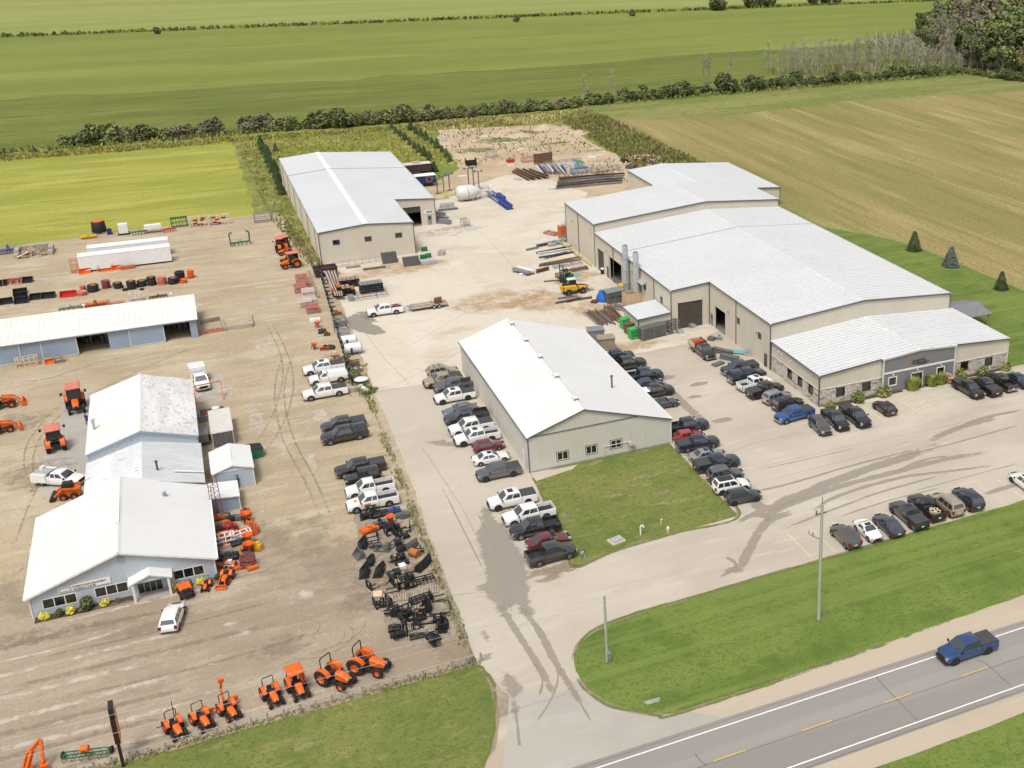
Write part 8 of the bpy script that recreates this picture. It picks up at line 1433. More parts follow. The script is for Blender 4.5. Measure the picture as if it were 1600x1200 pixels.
T = put('grey_cabinet',[],'grey steel hut beside the blue tarpaulin','hut',960,471,0); m = MB(); m.prism([(-1.6,0),(1.6,0),(1.6,2.2),(-1.6,2.0)],'y',-1.1,1.1); place('body',m.mesh('body','grey_steel'),T); m = MB(); m.prism([(-1.7,2.0),(1.7,2.23),(1.7,2.32),(-1.7,2.1)],'y',-1.2,1.2); place('roof',m.mesh('roof','steel_grey'),T)
for x in (-.7,.7): m = MB(); m.box(x-.35,x+.35,-1.12,-1.1,1.1,1.3); place('louvre',m.mesh('louvre','black_steel'),T)
m = MB(); rr0 = random.Random(3); T = put('blue_tarpaulin',[],'bright blue tarpaulin bundled beside the grey hut','tarpaulin',940,470,20)
n = 14; rings = []
for k,(z,r_) in enumerate(((0,1.15),(.5,1.1),(1.0,.9),(1.5,.6),(1.9,.45),(2.1,.1))): rings.append([((r_*(1+.35*mnoise.noise(Vector((math.cos(t)*2,math.sin(t)*2,z*2+5)))))*math.cos(t)*.8,(r_*(1+.3*mnoise.noise(Vector((math.cos(t)*2+9,math.sin(t)*2,z*2)))))*math.sin(t),z) for t in [2*math.pi*i/n for i in range(n)]])
m.loft(rings); place('cover',m.mesh('cover','blue_tarp',30),T)
T = put('wooden_crate',[],'tall open topped plywood crate against the workshop wall','crate',991,477,2)
for i in range(6):
 z0_ = .05+i*.42
 for x0_,x1_,y0_,y1_ in ((-1.9,1.9,-1.0,-.94),(-1.9,1.9,.94,1.),(-1.9,-1.84,-.94,.94),(1.84,1.9,-.94,.94)): m = MB(); m.box(x0_,x1_,y0_,y1_,z0_,z0_+.4); place('board',m.mesh('board','ply' if i!=3 else 'new_timber'),T)
m = MB(); m.box(-1.8,1.8,-.9,.9,.05,2.0); place('rust_fill',m.mesh('rust_fill','rusty'),T)
T = put('yellow_bin',[],'yellow lidded bin behind the plywood crate','bin',972,463,0); m = MB(); m.box(-.45,.45,-.45,.45,0,1.9); place('body',m.mesh('body','grey_steel'),T); m = MB(); m.lathe([(.7,1.9),(.65,2.25),(.4,2.4),(0,2.42)],(0,0,0),'z',12); place('lid',m.mesh('lid','yellow'),T)
put('brown_heap',machine(1.,1.,.6,'rusty','steel_brown'),'rusty scrap heap beside the blue tarpaulin','heap',929,473,40); put('water_box',machine(.8,.8,1.,'galv','grey_steel'),'galvanised fan box behind the plywood crate','machine',988,455,0)
PA,PB = g(912,489),g(931,506)
for k in range(15):
 a = PA.lerp(g(952,484),k/15); L = rnd.uniform(5.5,7.5); d = (PB-PA).normalized(); m = MB(); m.cyl((0,0,0),tuple(d*L),.14,None,8); o2 = m.obj('steel_pipe',rnd.choice(('steel_brown','steel_brown','grey_steel','steel_grey')),None,40); o2.location = (a.x,a.y+rnd.uniform(-.4,.4),.16+(k%4==3)*.2); mt = o2.data.materials[0].name
 tag(o2,{'steel_brown':'rusty brown pipe','grey_steel':'dark grey pipe','steel_grey':'light grey pipe'}[mt]+' in the loose spread beside the lean-to shed','pipe','loose pipes beside the lean-to shed')
for k,(u0,v0,u1,v1) in enumerate(((944,480,962,500),(949,480,966,500),(953,479,971,499))): beam(u0,v0,u1,v1,('first','second','third')[k]+' thick brown beam next to the loose pipes','steel_brown',.45,.03,'beams next to the loose pipes')
put('pallet_rack',rack(4.2,1.4,.5,'steel_grey',6),'grey ladder rack behind the lean-to shed','rack',973,484,-58)
for k,(u,v) in enumerate(((976,513),(989,529),(983,521))):
 T = put('recycling_bin',[],('green wheeled bin farthest from the lot','green wheeled bin nearest the lot','brown bin between two green bins')[k],'bin',u,v,10,'bins beside the lean-to shed'); m = MB(); m.prism([(-.6,.1),(.6,.1),(.7,1.7),(-.7,1.7)],'y',-.6,.6); place('body',m.mesh('body','bright_green' if k<2 else 'steel_brown'),T); m = MB(); m.box(-.75,.75,-.65,.65,1.7,1.8); place('lid',m.mesh('lid','bright_green' if k<2 else 'steel_brown'),T)
 for z in (.6,1.1): m = MB(); m.box(-.62,.62,-.63,-.6,z,z+.2); place('band',m.mesh('band','black_steel' if k==2 else 'green'),T)
T = put('steel_plate_rack',[],'dark grey plate stacks in a cage before the lean-to shed','rack',1018,527,10)
for i in range(6): m = MB(); m.box(-2.2,2.2,-.8,.8,.2+i*.32,.45+i*.32); place('plate',m.mesh('plate','grey_steel'),T)
m = MB(); [m.bar((x,y,0),(x,y,2.2),.08) for x in (-2.2,0,2.2) for y in (-.9,.9)]; place('cage_frame',m.mesh('cage_frame','steel_grey'),T)
for k,(u,v) in enumerate(((1040,522),(1052,519))): put('steel_trolley',rack(1.8,1.2,2.,'grey_steel',2),('dark frame trolley beside the plate cage','dark frame trolley nearest the roller door')[k],'trolley',u,v,12)
for k,(u,v,s_,lab) in enumerate(((1063,520,.8,'small bagged pallet before the roller door'),(1082,511,.8,'grey gear heap at the roller door corner'),(1112,531,.9,'grey pump unit beside the work truck'),(1124,530,.8,'grey cube unit beside the work truck'))): put('yard_machine',machine(1.2*s_,1.,.8,'galv' if k!=2 else 'grey_steel','steel_grey'),lab,'machine',u,v,20*k)
plank_stack(1127,552,2,3.6,.8,'dark rail bundle beside the work truck',-58); plank_stack(1139,562,2,3.,1.,'dark flat bundle near the slate blue pickup',-55); plank_stack(1122,570,1,2.,1.,'dark grate lying behind the slate blue pickup',20); T = put('teal_sheet',[],'teal sheet leaning low beside the workshop wall','sheet',1149,551,-38); m = MB(); m.box(-1.9,1.9,-.7,.7,.15,.25); m.box(-1.8,-1.6,-.6,.6,0,.15); m.box(1.6,1.8,-.6,.6,0,.15); place('panel',m.mesh('panel','teal'),T)
T = put('wire_stand',[],'light wire bicycle-like stand against the workshop wall','stand',1178,557,-45); m = MB(); [m.tube([(-1.6+k*.6,0,0),(-1.5+k*.6,.2,1.3),(-1.1+k*.6,0,1.2),(-1.2+k*.6,-.2,0)],.035,5) for k in range(5)]; m.tube([(-1.6,0,.1),(1.6,0,.1)],.04); place('frame',m.mesh('frame','galv'),T)
for u,v,lab,mt in ((931,532,'grey blue box behind the white roof edge','steel_grey'),(947,545,'brown timber box behind the white roof edge','old_timber')):
 T = put('storage_box',[],lab,'box',u,v,-10); m = MB(); m.box(-1.3,1.3,-1.,1.,.1,2.0); place('body',m.mesh('body',mt),T); m = MB(); m.box(-1.4,1.4,-1.1,1.1,2.0,2.1); place('lid',m.mesh('lid',mt),T)
for k in range(9):
 for lv in range(3):
  a = g(866+(k%3)*.5,297-k*.0,0); p = g(868,298-0); q = g(976,288)
  if k < 5 and lv < (3,2,3,2,1)[k]: beam(868+k*1.2+lv*2,296-k*4.2,972+k*1.-lv*(9,3,14,6,2)[k],286.5-k*3.6,('dark steel beam in the lower layer of the long rows','dark steel beam in the middle layer of the long rows','dark steel beam on top of the long rows')[lv],('steel_grey','steel_brown','grey_steel')[(k+lv)%3],.42,.05+lv*.5,'long beam rows at the end of the concrete')
for k in range(11):
 beam(800+k*3.4,269+k*.2,826+k*3.2,283-k*.35,'rusty brown channel in the slanted pile at the yard corner','steel_brown' if k%3 else 'rusty',.45,.03+(k%3)*.42,'slanted rusty pile at the yard corner')
for k in range(12):
 mt = ('wrap_white','blue_steel','steel_grey','galv','steel_tan')[k%5]; beam(838+k*3.5,262,848+k*3.4,273,{'wrap_white':'white','blue_steel':'blue','steel_grey':'grey','galv':'pale','steel_tan':'tan'}[mt]+' section in the mixed rack behind the beam rows',mt,.45,.2+(k%2)*.4,'mixed sections behind the beam rows')
T = put('steel_sheet_stand',[],'rusty brown sheet stood upright on the dirt','sheet',849,256,4); m = MB(); m.box(-2.6,2.6,-.1,.1,.3,2.9); place('sheet',m.mesh('sheet','steel_brown'),T); m = MB(); [m.bar((x,-.9,0),(x,0,1.5),.12) for x in (-2.,2.)]; place('prop',m.mesh('prop','steel_brown'),T)
for k,(u,v,mt,L_,lab) in enumerate(((880,258,'steel_grey',10.,'grey long crate on the dirt'),(905,255,'teal',5.,'teal wrapped crate, upper on the dirt'),(909,262,'teal',5.5,'teal wrapped crate, lower on the dirt'),(905,271,'blue_steel',4.5,'blue machine crate beside the mixed sections'),(885,263,'wrap_white',5.,'white crate beside the mixed sections'),(945,268,'steel_grey',8.,'grey flat rail behind the beam rows'),(827,253,'red_rack',4.,'faded red crate by the upright sheet'),(943,276,'steel_brown',3.,'brown bin behind the beam rows'))): put('long_crate',rack(L_,1.4,1.3,mt,6) if k not in (1,2) else bucket(1.6,L_*.6,1.2,mt),lab,'crate',u,v,4)
T = put('bin_box',[],'small red and white box on the dirt','box',798,259,0); m = MB(); m.box(-.9,.9,-.6,.6,0,1.); place('body',m.mesh('body','white_enamel'),T); m = MB(); m.box(-1.,1.,-.7,.7,1.,1.7); place('lid',m.mesh('lid','red'),T)
T = put('black_cart',[],'black open cart at the end of the dirt track','cart',736,258,0); m = MB(); m.box(-1.4,1.4,-.8,-.7,.3,1.2); m.box(-1.4,1.4,.7,.8,.3,1.2); m.box(-1.4,1.4,-.8,.8,.3,.4); m.box(-1.4,-1.3,-.8,.8,.3,1.9); m.box(1.3,1.4,-.8,.8,.3,1.9); place('body',m.mesh('body','black_steel'),T); m = MB(); [m.cyl((x,-.9,.3),(x,.9,.3),.3) for x in (-.9,.9)]; place('wheel',m.mesh('wheel','tyre_black'),T)
put('white_frame',rack(2.6,1.6,1.6,'galv',4),'pale steel frame alone on the dirt lot','frame',768,246,10)
for k,(u,v,hh_) in enumerate(((684,303,4.),(694,301,4.2),(703,298,4.2),(733,292,4.6),(741,296,5.6),(749,295,4.4))):
 T = put('steel_stand',[],('dark steel stand with two arms, '+('nearest the warehouse','second from the warehouse','third from the warehouse','behind the white tank','tallest, behind the white tank','at the outer end of the white tank')[k]),'stand',u,v,0,'dark steel stands behind the tank'); m = MB(); m.bar((0,0,0),(0,0,hh_),.22); place('post',m.mesh('post','grey_steel'),T)
 for s in (-1,1): m = MB(); m.bar((0,0,hh_-.15),(s*.9,0,hh_-.05),.12); m.obox((s*.85,0,hh_),.35,.4,.4); place('arm',m.mesh('arm','grey_steel'),T)
 m = MB(); m.bar((-.7,0,.08),(.7,0,.08),.2); m.bar((0,-.7,.08),(0,.7,.08),.2); place('base',m.mesh('base','grey_steel'),T)
p = g(730,313); T = thing('white_tank','large white cone ended tank lying on the concrete','tank',(p.x,p.y,.02),R(4)); m = MB(); m.lathe([(0,-2.5),(.7,-2.45),(1.5,-2.1),(1.75,-1.6),(1.75,1.3),(.75,2.9),(.6,3.1),(0,3.1)],(0,0,1.85),'x',24); place('body',m.mesh('body','tank_white',40),T); m = MB(); m.lathe([(1.76,-.05),(1.8,0),(1.76,.05)],(0,0,1.85),'x',24); place('seam',m.mesh('seam','steel_grey'),T)
for x in (-1.4,1.0): m = MB(); m.box(x-.2,x+.2,-1.2,1.2,0,.55); place('saddle',m.mesh('saddle','steel_grey'),T)
put('tank_frame',rack(2.4,2.,2.2,'galv',4),'galvanised frame at the cone of the white tank','frame',758,308,0)
for k,(u,v,lab) in enumerate(((690,311,'yellow trestle frame nearest the warehouse'),(703,306,'yellow trestle frame beside the tank'))): put('trestle_frame',rack(3.,1.,1.,'yellow_rail',5),lab,'frame',u,v,6)
put('small_boat_cover',bucket(3.,1.6,1.1,'galv'),'pale grey wrapped unit on a dark base beside the extension','unit',698,323,95); plank_stack(700,328,1,4.4,1.1,'dark steel base under the pale wrapped unit')
for k,(u,v,lab) in enumerate(((686,338,'grey steel length leaning against the extension, first'),(690,345,'grey steel length leaning against the extension, second'),(694,350,'grey steel length leaning against the extension, third'))): plank_stack(u,v,3,3.,.5,lab,-55+k*6,'steel_grey')
A,B2 = g(765,305),g(797,328); T = thing('blue_conveyor','long blue lattice conveyor lying on the concrete','conveyor',(A.x,A.y,.02),math.atan2((B2-A).y,(B2-A).x)); L = (B2-A).length
for y in (-.7,.7):
 for z in (.15,1.0): m = MB(); m.bar((0,y,z),(L,y,z),.16); place('chord',m.mesh('chord','blue_steel'),T)
for i in range(12):
 x = L*i/12; m = MB(); m.bar((x,-.7,.15),(x,-.7,1.),.1); m.bar((x,.7,.15),(x+L/12,.7,1.),.1); m.bar((x,-.7,1.),(x+L/12,.7,1.),.1); place('brace',m.mesh('brace','blue_steel'),T)
m = MB(); m.box(L*.55,L,-.6,.6,.2,.9); place('belt_housing',m.mesh('belt_housing','blue_steel'),T); m = MB(); m.box(L*.2,L*.5,.7,1.6,.1,1.2); place('drive_unit',m.mesh('drive_unit','blue_steel'),T)
for k,(u,v,mt,lab) in enumerate(((657,291,'nav','navy box trailer with orange emblem and white roof behind the extension'),(651,272,'tan','tan roofed box trailer farther behind the extension'))):
 T = put('box_trailer',[],lab,'trailer',u,v,0); m = MB(); m.box(-3.6,3.6,-1.3,1.3,.8,2.7); place('body',m.mesh('body','nav' if k==0 else 'brown_paint'),T); m = MB(); m.box(-3.7,3.7,-1.4,1.4,2.7,2.8); place('roof',m.mesh('roof','trailer_white' if k==0 else 'pale_rack'),T); m = MB(); [m.cyl((x,-1.2,.45),(x,1.2,.45),.45) for x in (1.4,2.5)]; place('wheel',m.mesh('wheel','tyre_black'),T)
 if k == 0: m = MB(); m.lathe([(.55,-.02),(.8,-.02),(.8,.02),(.55,.02)],(2.,-1.31,1.8),'y',18); place('emblem',m.mesh('emblem','rust_orange'),T)
 else: m = MB(); m.box(-.8,1.,-.6,.6,2.8,3.2); place('roof_unit',m.mesh('roof_unit','galv'),T)
p = g(1005,251); T = thing('debris_heap','heap of broken timber and rubble at the weedy end of the yard','heap',(p.x,p.y,.01))
for k in range(60): m = MB(); m.obox((0,0,0),rnd.uniform(.5,1.8),rnd.uniform(.3,.8),rnd.uniform(.1,.5)); r_ = 3.6*math.sqrt(rnd.random()); t = rnd.random()*6.28; o2 = place('chunk',m.mesh('chunk',rnd.choice(('ply','concrete_block','old_timber','steel_tan','rust_orange'))),T,(r_*math.cos(t)*1.5,r_*math.sin(t),.2+max(0,1.8-r_*.55)*rnd.random())); o2.rotation_euler = (rnd.random(),rnd.random(),rnd.random()*3)
for k,(u,v,lab) in enumerate(((976,253,'dark wreck beside the debris heap'),(1019,254,'grey broken slab beside the debris heap'),(985,263,'dark scrap box behind the beam rows'))): put('scrap_unit',machine(2.2,1.6,1.3,('black_steel','galv','grey_steel')[k],'steel_brown'),lab,'scrap',u,v,25*k)
for k in range(26):
 u,v = rnd.uniform(690,960),rnd.uniform(200,300)
 q = g(u,v)
 if not(62 < q.x < 108 and 262 < q.y < 345): continue
 m = MB(); m.obox((0,0,.08),rnd.uniform(.6,2.2),rnd.uniform(.4,1.2),.16); o2 = m.obj('broken_slab',rnd.choice(('wrap_white','concrete_block','white_enamel','galv'))); o2.location=(q.x,q.y,.02); o2.rotation_euler=(0,0,rnd.random()*3); tag(o2,'pale broken slab lying loose on the dirt lot','slab','broken slabs on the dirt lot')
for k,(u,v,rx,h_) in enumerate(((735,246,5.,1.5),(700,225,3.5,.8),(812,212,4.5,1.),(850,200,5.5,1.2),(905,208,4.,1.),(880,232,3.5,.7))):
 p = g(u,v); m = MB(); n = 16; rings = []
 for q in range(7):
  t = q/6; r_ = rx*(1-t)**.8+.05; rings.append([(p.x+r_*math.cos(a)*(1+.25*mnoise.noise(Vector((math.cos(a)*1.5+k*3,math.sin(a)*1.5,t)))),p.y+r_*.8*math.sin(a)*(1+.25*mnoise.noise(Vector((math.cos(a)*1.5,math.sin(a)*1.5+k,t)))),h_*t**1.1*(1+.3*mnoise.noise(Vector((a,t*3,k))))) for a in [2*math.pi*i/n for i in range(n)]])
 m.loft(rings); o2 = m.obj('dirt_mound','dirt',None,60); tag(o2,('tallest dirt mound beside the black cart','low dirt mound nearest the young spruces','dirt mound in the middle of the back lot','broad dirt mound at the back of the lot','dirt mound at the weedy side of the back lot','small dirt mound nearest the stacked steel')[k],'mound','dirt mounds on the back lot')
# ================================================================ street furniture
p = g(1279,968); T = thing('utility_pole','tall pale wooden utility pole on the roadside lawn','pole',(p.x,p.y,.02))
surf('pole_wood',(.42,.42,.34),[((.34,.34,.26),2.,.45,.6,.8,(4,4,.3)),((.52,.5,.42),5.,.6,.7,.6,(4,4,.2))],.9)
m = MB(); m.cyl((0,0,0),(.12,.25,13.1),.2,.13,12); place('shaft',m.mesh('shaft','pole_wood',40),T); m = MB(); m.cyl((.12,.25,13.1),(.12,.25,13.9),.04); m.cyl((-.5,.25,12.),(-.5,.25,12.5),.07); m.bar((-.6,.25,12.1),(.6,.25,12.1),.1); place('insulator',m.mesh('insulator','grey_steel'),T); m = MB(); m.tube([(.05,.2,9.2),(-.7,.1,9.7),(-1.4,0,10.3),(-1.5,0,10.7)],.04); m.cyl((-.9,.1,9.8),(-.9,.1,10.3),.06); place('bracket',m.mesh('bracket','steel_grey'),T)
p2 = g(949,1033); T = thing('utility_pole','short weathered wooden pole beside the driveway mouth','pole',(p2.x,p2.y,.02)); m = MB(); m.cyl((0,0,0),(0,.05,7.3),.16,.11,10); place('shaft',m.mesh('shaft','pole_wood',40),T); m = MB(); m.box(-.02,.32,-.32,.1,0,1.0); place('meter_box',m.mesh('meter_box','steel_grey'),T)
for k,(v0,zz) in enumerate(((1154,7.15),(1189,6.7))):
 a = g(0,v0,zz-.2); b_ = Vector((p2.x,p2.y,zz)); d = b_-a; far = a-d*.6; far.z = zz; n = 24; m = MB(); pts = []
 for i in range(n+1):
  t = i/n; q = far.lerp(b_,t); q.z -= 1.1*(1-(2*t-1)**2)*.35; pts.append(q)
 m.tube(pts,.014,5); o2 = m.obj('overhead_wire','galv'); tag(o2,('upper','lower')[k]+' thin overhead wire leading to the short pole','wire','overhead wires')
A,B2 = g(90,1221),g(752,1033); T = thing('post_fence','grey wooden post fence with a top cable behind the front lawn','fence',(B2.x,B2.y,.02)); d = A-B2; n = 26; ext = 1.5
surf('post_wood',(.36,.33,.28),[((.27,.25,.21),3.,.45,.6,.8,(3,3,.4))],.9)
for i in range(n+8):
 q = d*(i/n); q.z = 0
 if q.x < -48: break
 m = MB(); m.bar((q.x,q.y,0),(q.x+rnd.uniform(-.03,.03),q.y,.95+rnd.uniform(-.08,.05)),.18,.18); place('post',m.mesh('post','post_wood'),T)
m = MB(); q = d*(34/n); m.cyl((0,0,.88),(q.x,q.y,.88),.028,None,5); place('cable',m.mesh('cable','galv'),T)
A,B2 = g(735,1022),g(582,640); T = thing('wire_fence','weathered wire fence overgrown with weeds along the driveway','fence',(A.x,A.y,.02)); q = B2-A
for i in range(19): t = i/18; m = MB(); m.bar((q.x*t,q.y*t,0),(q.x*t+rnd.uniform(-.06,.06),q.y*t,1.05),.13); place('post',m.mesh('post','post_wood'),T)
for z in (.35,.7,1.0): m = MB(); m.cyl((0,0,z),(q.x,q.y,z),.012,None,4); place('wire',m.mesh('wire','galv'),T)
p = g(193,1197); T = thing('pylon_sign','tall narrow orange and black pylon sign by the fence','sign',(p.x,p.y,.02),R(2)); T.scale = (.72,.8,.71); m = MB(); m.box(-.16,.16,-.2,.2,0,4.0); place('post',m.mesh('post','black_steel'),T)
m = MB(); m.box(-.26,.26,-.1,1.9,3.3,6.6); place('lower_cabinet',m.mesh('lower_cabinet','black_steel'),T); m = MB(); m.box(-.26,.26,.1,1.7,6.75,8.1); place('upper_cabinet',m.mesh('upper_cabinet','black_steel'),T)
for s in (-1,1):
 m = MB(); m.box(s*.27-.012,s*.27+.012,-.02,1.82,3.4,6.5); place('face_panel',m.mesh('face_panel','orange'),T); m = MB(); m.box(s*.27-.012,s*.27+.012,.18,1.62,6.82,8.0); place('face_panel',m.mesh('face_panel','orange'),T); m = MB(); m.box(s*.285-.01,s*.285+.01,.3,1.5,5.6,6.2); place('face_stripe',m.mesh('face_stripe','white_enamel'),T)
m = MB(); m.box(-.3,-.26,-.14,1.94,3.2,6.7); place('edge_trim',m.mesh('edge_trim','orange'),T); m = MB(); m.box(.26,.3,-.14,1.94,3.2,6.7); place('edge_trim',m.mesh('edge_trim','orange'),T)
T = put('green_plough',harrow(3.4,'green','black_steel'),'green plough with an orange tank beside the pylon sign','plough',136,1184,75); m = MB(); m.cyl((0,-.3,.95),(0,.3,.95),.3,None,14); place('tank',m.mesh('tank','orange'),T)
for q in (-1,1): m = MB(); m.lathe([(.1,-.1),(.3,-.1),(.32,0),(.3,.1),(.1,.1)],(.3,q*1.9,.32),'y',14); place('wheel',m.mesh('wheel','tyre_black',40),T)
T = put('mini_digger',[],'orange digger arm standing at the corner by the plough','digger',62,1203,0); m = MB(); [m.bar(a,b_,.22,.3) for a,b_ in (((-1.2,0,0),(-.6,.3,1.6)),((-.6,.3,1.6),(.5,.6,2.5)),((.5,.6,2.5),(.4,-.2,.8)),((-.9,-.5,.3),(-.2,.2,1.9)))]; place('boom',m.mesh('boom','orange'),T); m = MB(); m.obox((.4,-.3,.4),.5,.7,.6,.3); m.box(-1.6,-.4,-.5,.5,0,.3); place('bucket',m.mesh('bucket','orange'),T)
T = put('manhole_slab',[],'pale concrete access slab on the lawn','slab',963,846,12); m = MB(); m.box(-.85,.85,-.7,.7,0,.18); place('base',m.mesh('base','concrete'),T); m = MB(); m.box(-.6,.6,-.5,.5,.18,.34); place('lid',m.mesh('lid','galv'),T)
T = put('vent_pipe',[],'white hooked vent pipe on the lawn','pipe',1001,836,0); m = MB(); m.tube([(0,0,0),(0,0,1.0),(.05,-.03,1.16),(.17,-.08,1.22),(.29,-.13,1.16),(.33,-.15,.98)],.1,8); place('pipe',m.mesh('pipe','white_enamel',50),T)
T = put('vent_pipe',[],'thin white pipe stub on the lawn','pipe',1033,819,0); m = MB(); m.tube([(0,0,0),(0,0,.6),(.18,0,.62)],.05,6); place('pipe',m.mesh('pipe','white_enamel'),T)
T = put('hydrant',[],'small cream hydrant stub on the lawn','hydrant',1044,832,0); m = MB(); m.lathe([(0,0),(.14,0),(.14,.5),(.2,.52),(.2,.6),(.1,.75),(0,.78)],(0,0,0),'z',12); m.cyl((-.22,0,.4),(.22,0,.4),.06); place('body',m.mesh('body','trim_cream',40),T)
T = put('lawn_sign',[],'small dark lawn sign on two legs beside the last pickup','sign',910,872,8); m = MB(); [m.bar((x,0,0),(x,0,.75),.035) for x in (-.3,.3)]; place('leg',m.mesh('leg','white_enamel'),T); m = MB(); m.box(-.4,.4,-.02,.02,.4,.95); place('panel',m.mesh('panel','trim_dark'),T); m = MB(); m.box(-.25,.25,-.035,-.02,.55,.62); m.box(-.2,.2,-.035,-.02,.72,.84); place('print',m.mesh('print','white_enamel'),T)
T = put('culvert_end',[],'pale culvert pipe end in the roadside ditch','culvert',1019,1096,-2); m = MB(); m.box(-.75,.75,-.08,.08,-.05,.14); place('lip',m.mesh('lip','galv'),T); m = MB(); m.box(-.6,.6,-.3,-.09,0,.06); place('ditch_stone',m.mesh('ditch_stone','concrete_block'),T)
def person(u,v,hd,lab,top,trousers,height=1.76):
 p = g(u,v); k = height/1.76
 me = bpy.data.meshes.new('body'); V = [(0,0,.98),(0,0,1.2),(0,0,1.42),(0,.01,1.52),(.02,.01,1.68),(0,.19,1.42),(.03,.26,1.15),(.14,.24,.92),(.18,.23,.84),(0,-.19,1.42),(.0,-.26,1.15),(.1,-.26,.92),(.13,-.26,.84),(0,.1,.92),(.02,.12,.5),(-.02,.13,.09),(.14,.14,.04),(0,-.1,.92),(.06,-.11,.5),(.02,-.12,.09),(.17,-.13,.04)]
 E = [(0,1),(1,2),(2,3),(3,4),(2,5),(5,6),(6,7),(7,8),(2,9),(9,10),(10,11),(11,12),(0,13),(13,14),(14,15),(15,16),(0,17),(17,18),(18,19),(19,20)]
 rad = [(.15,.11),(.15,.11),(.16,.11),(.06,.06),(.1,.115),(.075,.075),(.05,.05),(.038,.038),(.04,.025),(.075,.075),(.05,.05),(.038,.038),(.04,.025),(.1,.1),(.07,.07),(.05,.05),(.045,.035),(.1,.1),(.07,.07),(.05,.05),(.045,.035)]
 me.from_pydata([(a*k,b_*k,c*k) for a,b_,c in V],E,[]); o2 = bpy.data.objects.new('body',me); COL.objects.link(o2)
 sk_ = o2.modifiers.new('skin','SKIN'); sb = o2.modifiers.new('sub','SUBSURF'); sb.levels = 1; sb.render_levels = 1
 for i,r_ in enumerate(rad): me.skin_vertices[0].data[i].radius = r_
 me.skin_vertices[0].data[0].use_root = True
 bpy.context.view_layer.update(); dg = bpy.context.evaluated_depsgraph_get(); m2 = bpy.data.meshes.new_from_object(o2.evaluated_get(dg)); bpy.data.objects.remove(o2)
 m2.materials.clear(); [m2.materials.append(MAT[x]) for x in (top,trousers,'skin','boots')]
 for f in m2.polygons: z = f.center.z/k; ay = abs(f.center.y)/k; f.material_index = 2 if z > 1.5 or (ay > .19 and z < .93) else 3 if z < .13 else 1 if z < .97 and ay < .22 else 0; f.use_smooth = True
 T = thing('person',lab,'person',(p.x,p.y,.025),R(hd)); place('body',m2,T)
 m = MB(); m.lathe([(.115,1.7*k),(.12,1.76*k),(.08,1.83*k),(0,1.85*k)],(.01,.01,0),'z',12); place('hair',m.mesh('hair','boots',50),T)
 m = MB(); m.obox((.11*k,.01,1.66*k),.05,.03,.05); place('nose',m.mesh('nose','skin'),T)
person(374,763,160,'person in dark blue clothes standing beside the little shed','denim','denim'); person(137,664,60,'person in blue work clothes beside the cab tractor','blue_steel','denim')
# ================================================================ vegetation
def leafmat(name, c, k=.55, sc=.5):
 m, t, bs = _nodes(name)
 co = t.nodes.new('ShaderNodeTexCoord').outputs['Object']; oi = t.nodes.new('ShaderNodeObjectInfo')
 at = t.nodes.new('ShaderNodeAttribute'); at.attribute_name = 'tone'
 c1 = _mix(t, _ramp(t,_noise(t,co,sc,3),.4,.62,.8), c, tuple(x*k for x in c))
 c2 = _mix(t, at.outputs['Fac'], c1, tuple(min(1,x*1.5+.01) for x in c))
 hv = t.nodes.new('ShaderNodeHueSaturation'); t.links.new(c2,hv.inputs['Color'])
 mr = t.nodes.new('ShaderNodeMapRange'); mr.inputs[3].default_value=.78; mr.inputs[4].default_value=1.2; t.links.new(oi.outputs['Random'],mr.inputs[0]); t.links.new(mr.outputs[0],hv.inputs['Value'])
 t.links.new(hv.outputs[0],bs.inputs['Base Color']); bs.inputs['Roughness'].default_value=.8; bs.inputs['Specular IOR Level'].default_value=.2
 bs.inputs['Subsurface Weight'].default_value = 0
 return m
for _n,_c in dict(leaf_dark=(.125,.15,.06),leaf_mid=(.17,.205,.07),leaf_yellow=(.24,.27,.085),leaf_grey=(.2,.185,.115),leaf_olive=(.19,.19,.08),spruce_green=(.075,.11,.045),spruce_blue=(.12,.165,.13),goldenrod=(.55,.44,.06),weed_green=(.27,.29,.075),weed_dry=(.45,.38,.2),reed_brown=(.3,.25,.12),grass_clump=(.36,.42,.1),flower_pink=(.75,.45,.35),shrub_lime=(.62,.56,.08),deadwood=(.33,.315,.235),pale_twig=(.38,.37,.25)).items(): leafmat(_n,_c)
simple('bark',(.13,.105,.08),.95,var=.3); simple('pale_bark',(.34,.31,.26),.95,var=.25)
import numpy as np
